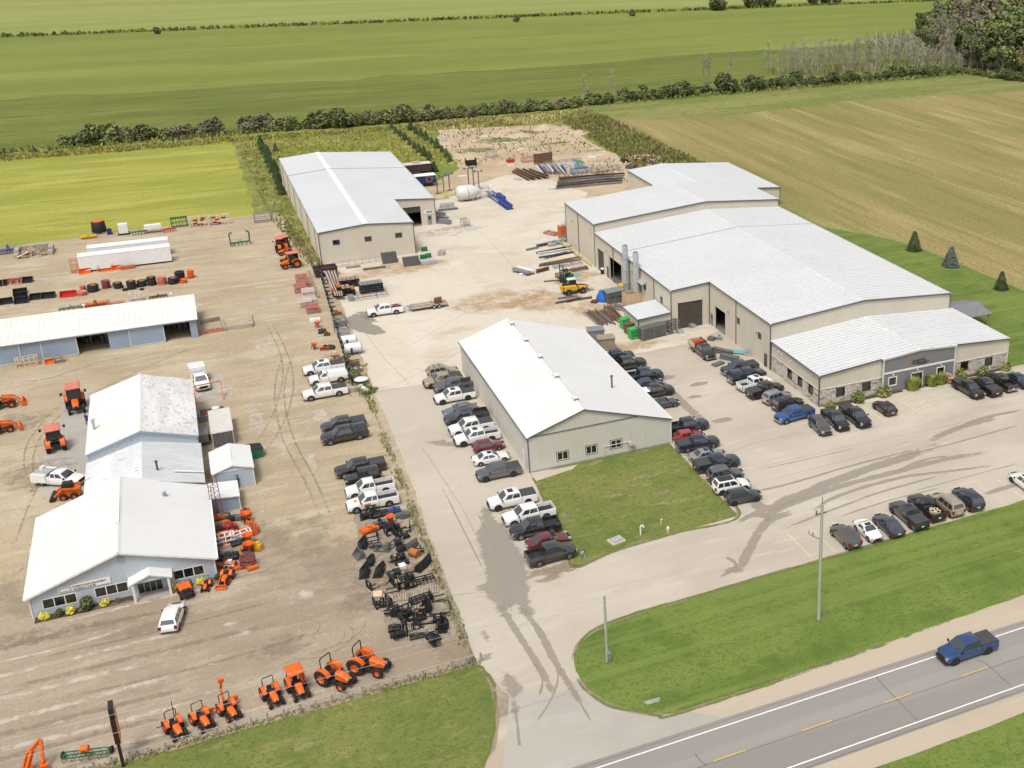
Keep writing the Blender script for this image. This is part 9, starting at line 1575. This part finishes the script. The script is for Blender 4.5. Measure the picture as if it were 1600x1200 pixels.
def leaf_cloud(name, lobes, n, size, mat, seed, flat=.0, shell=.55):
 rs = np.random.RandomState(seed); L = np.array(lobes,float); vol = L[:,3]*L[:,4]*L[:,5]; idx = rs.choice(len(L),n,p=vol/vol.sum())
 d = rs.normal(size=(n,3)); d /= np.linalg.norm(d,axis=1)[:,None]; r = (shell+(1-shell)*rs.rand(n))**.7
 c = L[idx,:3]+d*L[idx,3:6]*r[:,None]
 nv = d*.7+rs.normal(size=(n,3))*.6+np.array([0,0,.35]); nv /= np.linalg.norm(nv,axis=1)[:,None]
 a = np.cross(nv,rs.normal(size=(n,3))); a /= np.linalg.norm(a,axis=1)[:,None]; b_ = np.cross(nv,a); s = size*(.55+.9*rs.rand(n))[:,None]
 P_ = np.stack([c-a*s-b_*s*.5,c+a*s*.3-b_*s*.8,c+a*s+b_*s*.3,c-a*s*.2+b_*s*.9],1).reshape(-1,3); P_[:,2] = np.maximum(P_[:,2],.02)
 me = bpy.data.meshes.new(name); me.vertices.add(4*n); me.vertices.foreach_set('co',P_.ravel()); me.loops.add(4*n); me.loops.foreach_set('vertex_index',np.arange(4*n)); me.polygons.add(n); me.polygons.foreach_set('loop_start',np.arange(0,4*n,4)); me.update(calc_edges=True)
 at = me.attributes.new('tone','FLOAT','POINT'); at.data.foreach_set('value',np.repeat(rs.rand(n)**2*.6,4)); me.materials.append(MAT[mat]); return me
def trunk_mesh(h, r, seed, mat='bark', limbs=5, z0=.35):
 rs = random.Random(seed); m = MB(); m.tube([(0,0,0),(.1,.05,h*.4),(.0,.1,h*.9)],r,7)
 for i in range(limbs): t = rs.uniform(z0,.85); a = rs.random()*6.28; L = h*rs.uniform(.25,.45); m.cyl((.05,.05,h*t),(math.cos(a)*L,math.sin(a)*L,h*t+L*.8),r*.5,r*.15,5)
 return m.mesh('trunk',mat)
def bush_kind(seed, mat, rx, rz, n=900, size=.32):
 rs = random.Random(seed); lobes = [(rs.uniform(-.6,.6)*rx,rs.uniform(-.5,.5)*rx,rz*rs.uniform(.35,.75),rx*rs.uniform(.4,.65),rx*rs.uniform(.4,.6),rz*rs.uniform(.3,.45)) for _ in range(7)]+[(0,0,rz*.3,rx*.9,rx*.8,rz*.32)]
 return leaf_cloud('crown',lobes,n,size,mat,seed)
BK = [(bush_kind(i+10,mt,2.6,4.6),trunk_mesh(3.2,.16,i)) for i,mt in enumerate(('leaf_dark','leaf_mid','leaf_olive','leaf_grey','leaf_yellow','leaf_dark','leaf_mid'))]
def plant(name, me, tr, u, v, lab, cat, s=1., sz=None, group=None, xy=None, crown='crown'):
 p = g(u,v) if xy is None else Vector((xy[0],xy[1],0)); e = thing(name,lab,cat,(p.x,p.y,0),rnd.random()*6.28,group); c = place(crown,me,e); c.scale = (s,s,(sz or s))
 if tr: t = place('trunk',tr,e); t.scale = (s,s,(sz or s))
 return e
tone = ('dark green','mid green','olive','grey brown','yellow green','dark green','mid green')
def hedge(u0,v0,u1,v1,n,kinds,group,where,smin=.8,smax=1.25,jit=1.5,sz=1.):
 a,b_ = g(u0,v0),g(u1,v1); n = int(n*1.9)
 for i in range(n):
  q = a.lerp(b_,(i+.5)/n)+Vector((rnd.uniform(-1,1)*jit,rnd.uniform(-1,1)*jit,0)); k = kinds[rnd.randrange(len(kinds))]; s = rnd.uniform(smin*.5,smax)
  plant('hedgerow_bush',BK[k][0],BK[k][1],0,0,f'{tone[k]} bush {where}','bush',s,s*rnd.uniform(.5,1.05)*sz,group,(q.x,q.y))
hedge(108,228,262,214,15,(0,0,5,1,2),'hedgerow beyond the hay field','in the dense clump beyond the hay field',.9,1.25); hedge(262,214,338,208,7,(3,2,3),'hedgerow beyond the hay field','at the thin end of the clump beyond the hay field',.7,1.1)
hedge(385,206,420,203,4,(3,3,0),'hedgerow behind the warehouse','nearest the hay field corner',.95,1.35); hedge(420,204,560,196,16,(1,4,0,2,1),'hedgerow behind the warehouse','in the tall hedgerow behind the warehouse',.9,1.4); hedge(560,195,740,182,20,(2,3,1,0,2),'hedgerow behind the warehouse','in the hedgerow behind the conifer rows',.75,1.2); hedge(740,181,900,168,18,(0,2,1,3),'hedgerow behind the dirt lot','in the low hedgerow behind the dirt lot',.55,.95)
hedge(890,166,1250,133,40,(0,5,1,0),'hedgerow beyond the stubble field','in the dark hedgerow beyond the stubble field',.6,1.15); hedge(1210,137,1490,115,34,(0,5,0,1),'hedgerow beyond the stubble field','under the pale saplings beyond the stubble field',.65,1.1)
for u,v,s in ((1138,145,1.5),(1240,133,1.2),(1180,141,1.1)): plant('hedgerow_bush',BK[0][0],BK[0][1],u,v,{1138:'big round dark bush standing out of the far hedgerow',1240:'dark bush where the pale saplings begin',1180:'smaller dark bush beside the big round one'}[u],'bush',s,None,'hedgerow beyond the stubble field')
for u,v,s,lab in ((1118,14,1.8,'round bush on the far field line, nearest the middle'),(1126,14,1.4,'small bush touching the round one on the far line'),(1172,10,1.8,'wide dark bush on the far field line'),(1190,9,2.2,'tall dark bush on the far field line'),(1204,8,1.6,'low dark bush on the far field line'),(1270,5,1.7,'dark bush far along the field line'),(1290,4,1.9,'dark bush second far along the field line'),(1308,3,1.5,'dark bush third far along the field line'),(988,23,.8,'tiny bush on the far field line'),(806,32,.8,'tiny lone bush on the far field line by the middle'),(247,51,.7,'tiny lone bush on the far field line')): plant('field_bush',BK[0][0],BK[0][1],u,v+2,lab,'bush',s,None,'bushes on the far field line')
def bare_tree(seed,h=10.,mat='pale_bark',tw='pale_twig',n=1100):
 rs = random.Random(seed); m = MB(); m.cyl((0,0,0),(rs.uniform(-.3,.3),rs.uniform(-.3,.3),h),.13,.03,5); pts = []
 for i in range(22): z = h*rs.uniform(.25,.95); a = rs.random()*6.28; L = h*.16*(1.15-z/h)+.5; q = (math.cos(a)*L,math.sin(a)*L,z+L*1.3); m.cyl((0,0,z),q,.045,.012,4); pts.append((q[0]*.8,q[1]*.8,q[2],.7,.7,.8))
 pts += [(0,0,h*(.15+.8*i/9),.95*(1.1-i/11),.95*(1.1-i/11),h*.09) for i in range(10)]
 return m.mesh('trunk',mat), leaf_cloud('crown',pts,n,.085,tw,seed,0,.05)
BT = [bare_tree(50+i) for i in range(4)]; DT = [bare_tree(60+i,14.,'bark','deadwood',2600) for i in range(3)]
def tree_kind(seed,mat,h=13.,rx=4.2,n=1500,size=.5):
 rs = random.Random(seed); lobes = [(rs.uniform(-.7,.7)*rx,rs.uniform(-.7,.7)*rx,h*rs.uniform(.4,.85),rx*rs.uniform(.35,.55),rx*rs.uniform(.35,.55),h*rs.uniform(.1,.18)) for _ in range(12)]; return leaf_cloud('crown',lobes,n,size,mat,seed), trunk_mesh(h*.8,.24,seed,'pale_bark',7,.3)
TK = [tree_kind(80,'leaf_mid'),tree_kind(81,'leaf_olive'),tree_kind(82,'leaf_dark'),tree_kind(83,'leaf_grey')]
for k in range(84):
 t = (k+.5)/84; a,b_ = g(1232,118),g(1450,106); q = a.lerp(b_,t)+Vector((rnd.uniform(-4,4),rnd.uniform(-1,20),0)); B_ = BT[k%4]; s = rnd.uniform(.55,1.15)
 plant('pale_sapling',B_[1],B_[0],0,0,'pale thin sapling in the stand along the far hedgerow','tree',s,None,'pale saplings along the far hedgerow',(q.x,q.y))
for u,v,s,lab in ((914,160,.9,'pale bare tree in the hedgerow, nearest the yard'),(957,152,.9,'pale bare tree in the hedgerow, second from the yard'),(1100,132,1.1,'pale bare tree beside the big round bush'),(1108,131,1.,'pale bare tree touching its twin by the round bush'),(1142,128,.95,'pale bare tree just past the big round bush')): plant('pale_tree',BT[int(u)%4][1],BT[int(u)%4][0],u,v,lab,'tree',s,None,'pale trees in the far hedgerow')
WD = [(1500,92,2,1.),(1512,86,3,1.1),(1528,98,0,1.1),(1545,108,1,1.2),(1560,112,0,1.3),(1578,116,2,1.2),(1592,112,0,1.35),(1600,118,1,1.2),(1470,84,3,.9),(1458,76,0,.9),(1448,66,2,.9),(1485,72,3,1.),(1500,62,3,1.1),(1520,60,3,1.1),(1540,70,3,1.2),(1560,80,1,1.2),(1580,90,0,1.2),(1600,80,0,1.3),(1575,60,1,1.3),(1595,55,0,1.3),(1550,50,3,1.2),(1525,45,3,1.2),(1500,45,3,1.),(1475,50,0,1.),(1615,100,1,1.3),(1620,70,0,1.3),(1605,125,1,1.),(1565,122,0,.8),(1535,112,2,.9),(1515,105,2,.8),(1610,40,1,1.4),(1580,40,0,1.4),(1440,58,2,.8),(1462,62,2,.9),(1452,88,2,.6),(1440,78,0,.6),(1555,98,2,1.1),(1590,98,2,1.2),(1570,70,2,1.2)]
for i,(u,v,k,s) in enumerate(WD): plant('woodland_tree',TK[k][0],TK[k][1],u,v,('mid green','olive','dark green','grey leafless')[k]+' tree in the wood at the far corner','tree',s*1.12,s*1.25,'trees of the far corner wood')
for i in range(80):
 a = g(rnd.uniform(1452,1600),rnd.uniform(30,112)); plant('dead_tree',DT[i%3][1],DT[i%3][0],0,0,'grey brown bare tree in the far corner wood','tree',rnd.uniform(.85,1.2),None,'bare trees of the far corner wood',(a.x,a.y))
hedge(1485,112,1600,128,14,(0,1,5,2),'undergrowth of the far corner wood','at the foot of the far corner wood',.6,1.,1.5)
def conifer(seed,h=4.,r=1.3,mat='spruce_green',n=2600):
 rs = np.random.RandomState(seed); z = h*(rs.rand(n)**1.35); lay = np.floor(z/(h/11))*(h/11)+.12; z = z*.45+lay*.55; rad = r*(1-z/h)**.85*(.3+.85*rs.rand(n)**.6)+.04; a = rs.rand(n)*6.283
 c = np.stack([np.cos(a)*rad,np.sin(a)*rad,z+.12-rad*.12],1); out = np.stack([np.cos(a),np.sin(a),-.35*np.ones(n)],1); s = (.21*h/4)*(.6+.9*rs.rand(n))[:,None]; sd = np.stack([-np.sin(a),np.cos(a),.2*rs.normal(size=n)],1)
 P_ = np.stack([c-sd*s*.5,c+out*s*1.1-sd*s*.12,c+out*s*1.1+sd*s*.12,c+sd*s*.5],1).reshape(-1,3); P_[:,2] = np.maximum(P_[:,2],.02)
 me = bpy.data.meshes.new('crown'); me.vertices.add(4*n); me.vertices.foreach_set('co',P_.ravel()); me.loops.add(4*n); me.loops.foreach_set('vertex_index',np.arange(4*n)); me.polygons.add(n); me.polygons.foreach_set('loop_start',np.arange(0,4*n,4)); me.update(calc_edges=True); at = me.attributes.new('tone','FLOAT','POINT'); at.data.foreach_set('value',np.repeat(rs.rand(n)**2*.6,4)); me.materials.append(MAT[mat])
 m = MB(); m.cyl((0,0,0),(0,0,h*.92),.09,.02,6); return me, m.mesh('trunk','bark')
C1 = [conifer(i+1,4.1,1.35) for i in range(3)]; C2 = conifer(9,4.1,1.5,'spruce_blue',3000)
for u,v,c,lab in ((1428,391,C1[0],'dark green spruce, farthest of three on the side lawn'),(1485,416,C2,'blue grey spruce in the middle of three on the side lawn'),(1564,452,C1[1],'dark green spruce, nearest of three on the side lawn')): plant('spruce_tree',c[0],c[1],u,v,lab,'spruce',1. if u<1500 else .85,None,'spruces on the side lawn')
row1 = [(612,202),(619,209),(626,214),(633,220),(640,226),(648,232),(655,239),(663,244),(671,250),(679,268)]; row2 = [(642,203),(650,209),(658,214),(666,219),(675,225),(683,231),(691,238),(698,246),(703,253),(673,266)]
for r0,rw,lab in ((row1,'row nearest the warehouse','a'),(row2,'row nearest the dirt lot','b')):
 for i,(u,v) in enumerate(r0): c = C1[i%3]; plant('young_spruce',c[0],c[1],u,v,f"{('first','second','third','fourth','fifth','sixth','seventh','eighth','ninth','tenth')[i]} young spruce from the hedgerow in the {rw}",'spruce',rnd.uniform(.5,.72),None,'young spruces planted in rows')
for i,(u,v) in enumerate([(407,222),(410,229),(413,236),(417,243),(420,250),(424,258),(428,266),(431,274),(434,283),(437,292),(441,300),(418,238),(430,262),(436,280),(431,232)]): c = C1[i%3]; plant('young_spruce',c[0],c[1],u,v+4,'young dark spruce in the row behind the warehouse side wall','spruce',rnd.uniform(.55,.85),None,'young spruces beside the warehouse')
def tuft_mesh(seed,n,h,r,mat,name='blades'):
 rs = np.random.RandomState(seed); a = rs.rand(n)*6.283; rr = r*np.sqrt(rs.rand(n)); b0 = np.stack([np.cos(a)*rr*.4,np.sin(a)*rr*.4,np.zeros(n)],1); hh = h*(.55+.5*rs.rand(n)); tip = np.stack([np.cos(a)*rr*1.1,np.sin(a)*rr*1.1,hh],1)+rs.normal(size=(n,3))*.06*h; sd = np.stack([-np.sin(a+rs.rand(n)),np.cos(a),np.zeros(n)],1)*(.035*h+.012)
 mid = (b0+tip)/2+np.array([0,0,.12*h]); P_ = np.stack([b0-sd,b0+sd,mid+sd*1.2,tip,mid-sd*1.2],1).reshape(-1,3); P_[:,2]=np.maximum(P_[:,2],0)
 me = bpy.data.meshes.new(name); me.vertices.add(5*n); me.vertices.foreach_set('co',P_.ravel()); me.loops.add(5*n); me.loops.foreach_set('vertex_index',np.arange(5*n)); me.polygons.add(n); me.polygons.foreach_set('loop_start',np.arange(0,5*n,5)); me.update(calc_edges=True); at = me.attributes.new('tone','FLOAT','POINT'); at.data.foreach_set('value',np.repeat(rs.rand(n)**2*.7,5)); me.materials.append(MAT[mat]); return me
G_ = tuft_mesh(3,420,1.7,1.0,'grass_clump'); SB = bush_kind(31,'leaf_mid',.75,1.1,700,.11); SY = bush_kind(32,'shrub_lime',.6,.8,600,.1); SD = bush_kind(33,'leaf_dark',.6,1.1,600,.1); SP = bush_kind(34,'flower_pink',.6,1.0,500,.11); SO = bush_kind(35,'leaf_yellow',.75,1.,700,.11)
for u,v,me,s,lab,cat,nm in ((1297,640,SO,1.2,'brownish round shrub at the office corner','shrub','shrub'),(1337,626,SB,1.5,'green round shrub below the office wall','shrub','shrub'),(1373,615,SO,1.5,'yellow green round shrub beside the grey entrance','shrub','shrub'),(1417,604,G_,1.15,'tall green grass clump before the entrance door','grass clump','grass_clump'),(1448,599,G_,1.05,'tall green grass clump just past the entrance door','grass clump','grass_clump'),(1462,596,G_,1.05,'tall grass clump beside the pink bush','grass clump','grass_clump'),(1475,594,SP,1.4,'pink flowering bush at the end of the entrance','bush','flowering_bush'),(1494,588,SO,1.4,'yellow green shrub behind the black pickups','shrub','shrub'),(1527,582,SB,1.5,'green shrub on the stone wall behind the black pickups','shrub','shrub'),(1566,576,SO,1.2,'sparse shrub at the far office corner','shrub','shrub'),
 (71,967,SY,.85,'bright yellow shrub at the showroom corner','shrub','shrub'),(112,957,SY,.85,'bright yellow shrub second along the showroom','shrub','shrub'),(135,945,SD,1.25,'dark green shrub under the showroom sign','shrub','shrub'),(165,943,SY,.8,'bright yellow shrub third along the showroom','shrub','shrub'),(93,957,SD,.7,'small dark shrub between two yellow ones','shrub','shrub'),(185,937,SD,.45,'tiny dark shrub beside the porch','shrub','shrub'),(277,917,SY,.75,'yellow shrub behind the tipping cart','shrub','shrub'),(315,908,SY,.8,'bright yellow shrub under the end windows','shrub','shrub'),(295,905,SD,.7,'dark shrub between the cart and the mower','shrub','shrub'),(341,905,SD,.6,'low dark plant at the showroom end wall','shrub','shrub')): 
 q = g(u,v); q.y = min(q.y,127.0 if u>1290 else 117.7 if u<340 else 999); plant(nm,me,None,u,v,lab,cat,s,None,None,(q.x,q.y),'foliage' if 'grass' not in nm else 'blades')
def scatter(name, pts, mats, h, seed, n_bl=3, wd=.12, lab=''):
 rs = np.random.RandomState(seed); P = np.array(pts); n = len(P)*n_bl; base = np.repeat(P,n_bl,0); off = rs.normal(size=(n,2))*.18*h; hh = np.repeat(h*(.5+.8*rs.rand(len(P))),n_bl)*(.7+.5*rs.rand(n)); a = rs.rand(n)*6.283
 b0 = np.stack([base[:,0]+off[:,0]*.4,base[:,1]+off[:,1]*.4,np.full(n,.01)],1); tip = np.stack([base[:,0]+off[:,0]*1.8,base[:,1]+off[:,1]*1.8,hh],1); sd = np.stack([np.cos(a),np.sin(a),np.zeros(n)],1)*(wd*hh)[:,None]; mid = b0*.4+tip*.6
 V = np.stack([b0-sd*.5,b0+sd*.5,mid+sd*1.4,tip,mid-sd*1.4],1).reshape(-1,3); me = bpy.data.meshes.new(name); me.vertices.add(5*n); me.vertices.foreach_set('co',V.ravel()); me.loops.add(5*n); me.loops.foreach_set('vertex_index',np.arange(5*n)); me.polygons.add(n); me.polygons.foreach_set('loop_start',np.arange(0,5*n,5)); me.update(calc_edges=True)
 at = me.attributes.new('tone','FLOAT','POINT'); at.data.foreach_set('value',np.repeat(rs.rand(n)**2*.7,5)); [me.materials.append(MAT[x]) for x in mats]; 
 cl = np.array([mnoise.noise(Vector((x*.12,y*.12,seed))) for x,y in P]); ci = np.clip(((cl+.5+rs.normal(size=len(P))*.22)*len(mats)).astype(int),0,len(mats)-1); me.polygons.foreach_set('material_index',np.repeat(ci,n_bl)); o2 = place(name,me); struct(o2,'stuff'); tag(o2,lab,'weeds'); return o2
def fillp(poly,dens,seed):
 rs = np.random.RandomState(seed); P = np.array([(p[0],p[1]) for p in poly]); lo,hi = P.min(0),P.max(0); n = int((hi-lo).prod()*dens); q = lo+rs.rand(n,2)*(hi-lo); inside = np.zeros(n,bool); j = len(P)-1
 for i in range(len(P)):
  c = ((P[i,1]>q[:,1])!=(P[j,1]>q[:,1])) & (q[:,0]<(P[j,0]-P[i,0])*(q[:,1]-P[i,1])/(P[j,1]-P[i,1]+1e-9)+P[i,0]); inside ^= c; j = i
 return q[inside]
scatter('weeds',fillp([(15.2,262),(20.6,228),(20.6,300),(17,352),(13.5,352)],2.2,1),['weed_green','weed_dry','weed_green'],.45,1,3,.16,'tall weeds growing along the warehouse side wall')
scatter('weeds',fillp([(20,301),(66,301),(66,352),(16,354)],1.5,2),['weed_green','goldenrod','leaf_yellow','weed_green'],.5,2,3,.18,'mixed weeds and goldenrod behind the warehouse')
scatter('goldenrod_strip',fillp([(-60,355.5),(16,355),(92,352),(92,358),(16,362.5),(-60,363.5)],2.,3),['weed_green','goldenrod','weed_dry','leaf_yellow'],.7,3,3,.18,'yellow goldenrod strip along the field boundary')
scatter('weeds',fillp([(104,262),(114,252),(124,246),(123,350),(108,348),(107,300)],2.,4),['reed_brown','leaf_yellow','weed_green','reed_brown'],.9,4,3,.17,'tall brown weeds beside the dirt lot')
scatter('weeds',fillp([(66,300),(104,300),(106,342),(68,349)],.35,15),['weed_green','weed_dry','leaf_yellow'],.45,15,4,.2,'sparse weeds growing over the back lot')
scatter('weeds',fillp([(66,349),(107,345),(123,352),(122,362),(66,362)],1.8,5),['reed_brown','weed_green','weed_dry'],.8,5,3,.17,'tall brown weeds behind the dirt lot')
fl = []
for i in range(1000):
 t = rnd.random(); q = g(735,1022).lerp(g(575,618),t); fl.append((q.x+rnd.gauss(-.1,.26),q.y+rnd.uniform(-.3,.3)))
fl = [p for p in fl if mnoise.noise(Vector((p[0]*.25,p[1]*.25,2)))>-.05]
scatter('weeds',fl,['weed_green','weed_dry','weed_green'],.34,6,3,.14,'weeds growing through the driveway fence')
fl = []
for i in range(1100):
 t = rnd.random(); q = g(60,1229).lerp(g(752,1035),t); fl.append((q.x,q.y+rnd.gauss(.1,.3)))
scatter('weeds',fl,['weed_dry','weed_dry','weed_green'],.2,7,3,.14,'dry weeds along the roadside fence')
fl = []
for i in range(1300):
 t = rnd.random(); q = g(528,560).lerp(g(575,618),t) if i%2 else g(440,350).lerp(g(500,420),t); fl.append((q.x+rnd.gauss(0,.6),q.y+rnd.uniform(-.3,.3)))
scatter('weeds',fl,['weed_green','weed_dry'],.55,8,3,.16,'weeds between the clutter on the yard boundary')
fl = fillp([(84,262),(113,266),(111,290),(84,290)],.3,9); scatter('weeds',fl,['weed_green','weed_dry'],.5,9,4,.16,'scattered weeds among the stacked steel')
fl = fillp([(-70,660.5),(480,636),(480,640),(-70,666)],.5,10); scatter('weeds',fl,['leaf_dark','weed_green'],1.4,10,3,.3,'dark weedy line between the far fields')
fl = fillp([(-90,363),(300,372),(300,377),(-90,369)],.7,12); scatter('weeds',fl,['leaf_mid','weed_green','leaf_olive'],1.1,12,3,.2,'green verge along the far hedgerows')
a,b_ = g(1225,121),g(1460,108); fl = fillp([(a.x,a.y),(b_.x,b_.y),(b_.x+12,b_.y+24),(a.x,a.y+10)],.3,21); scatter('brush',fl,['pale_twig','pale_twig','leaf_yellow'],2.6,21,4,.04,'soft band of pale bare brush along the far hedgerow')
a,b_,c_ = g(1455,100),g(1600,118),g(1600,40); fl = fillp([(a.x,a.y),(b_.x,b_.y),(c_.x,c_.y),(a.x+5,a.y+70)],.14,22); scatter('brush',fl,['deadwood','deadwood','leaf_grey'],4.5,22,4,.035,'hazy bare twigs filling the far corner wood')
S.render.engine = 'CYCLES'; S.cycles.max_bounces = 5; S.cycles.diffuse_bounces = 2; S.cycles.glossy_bounces = 2; S.cycles.transparent_max_bounces = 6; S.cycles.caustics_reflective = False; S.cycles.caustics_refractive = False
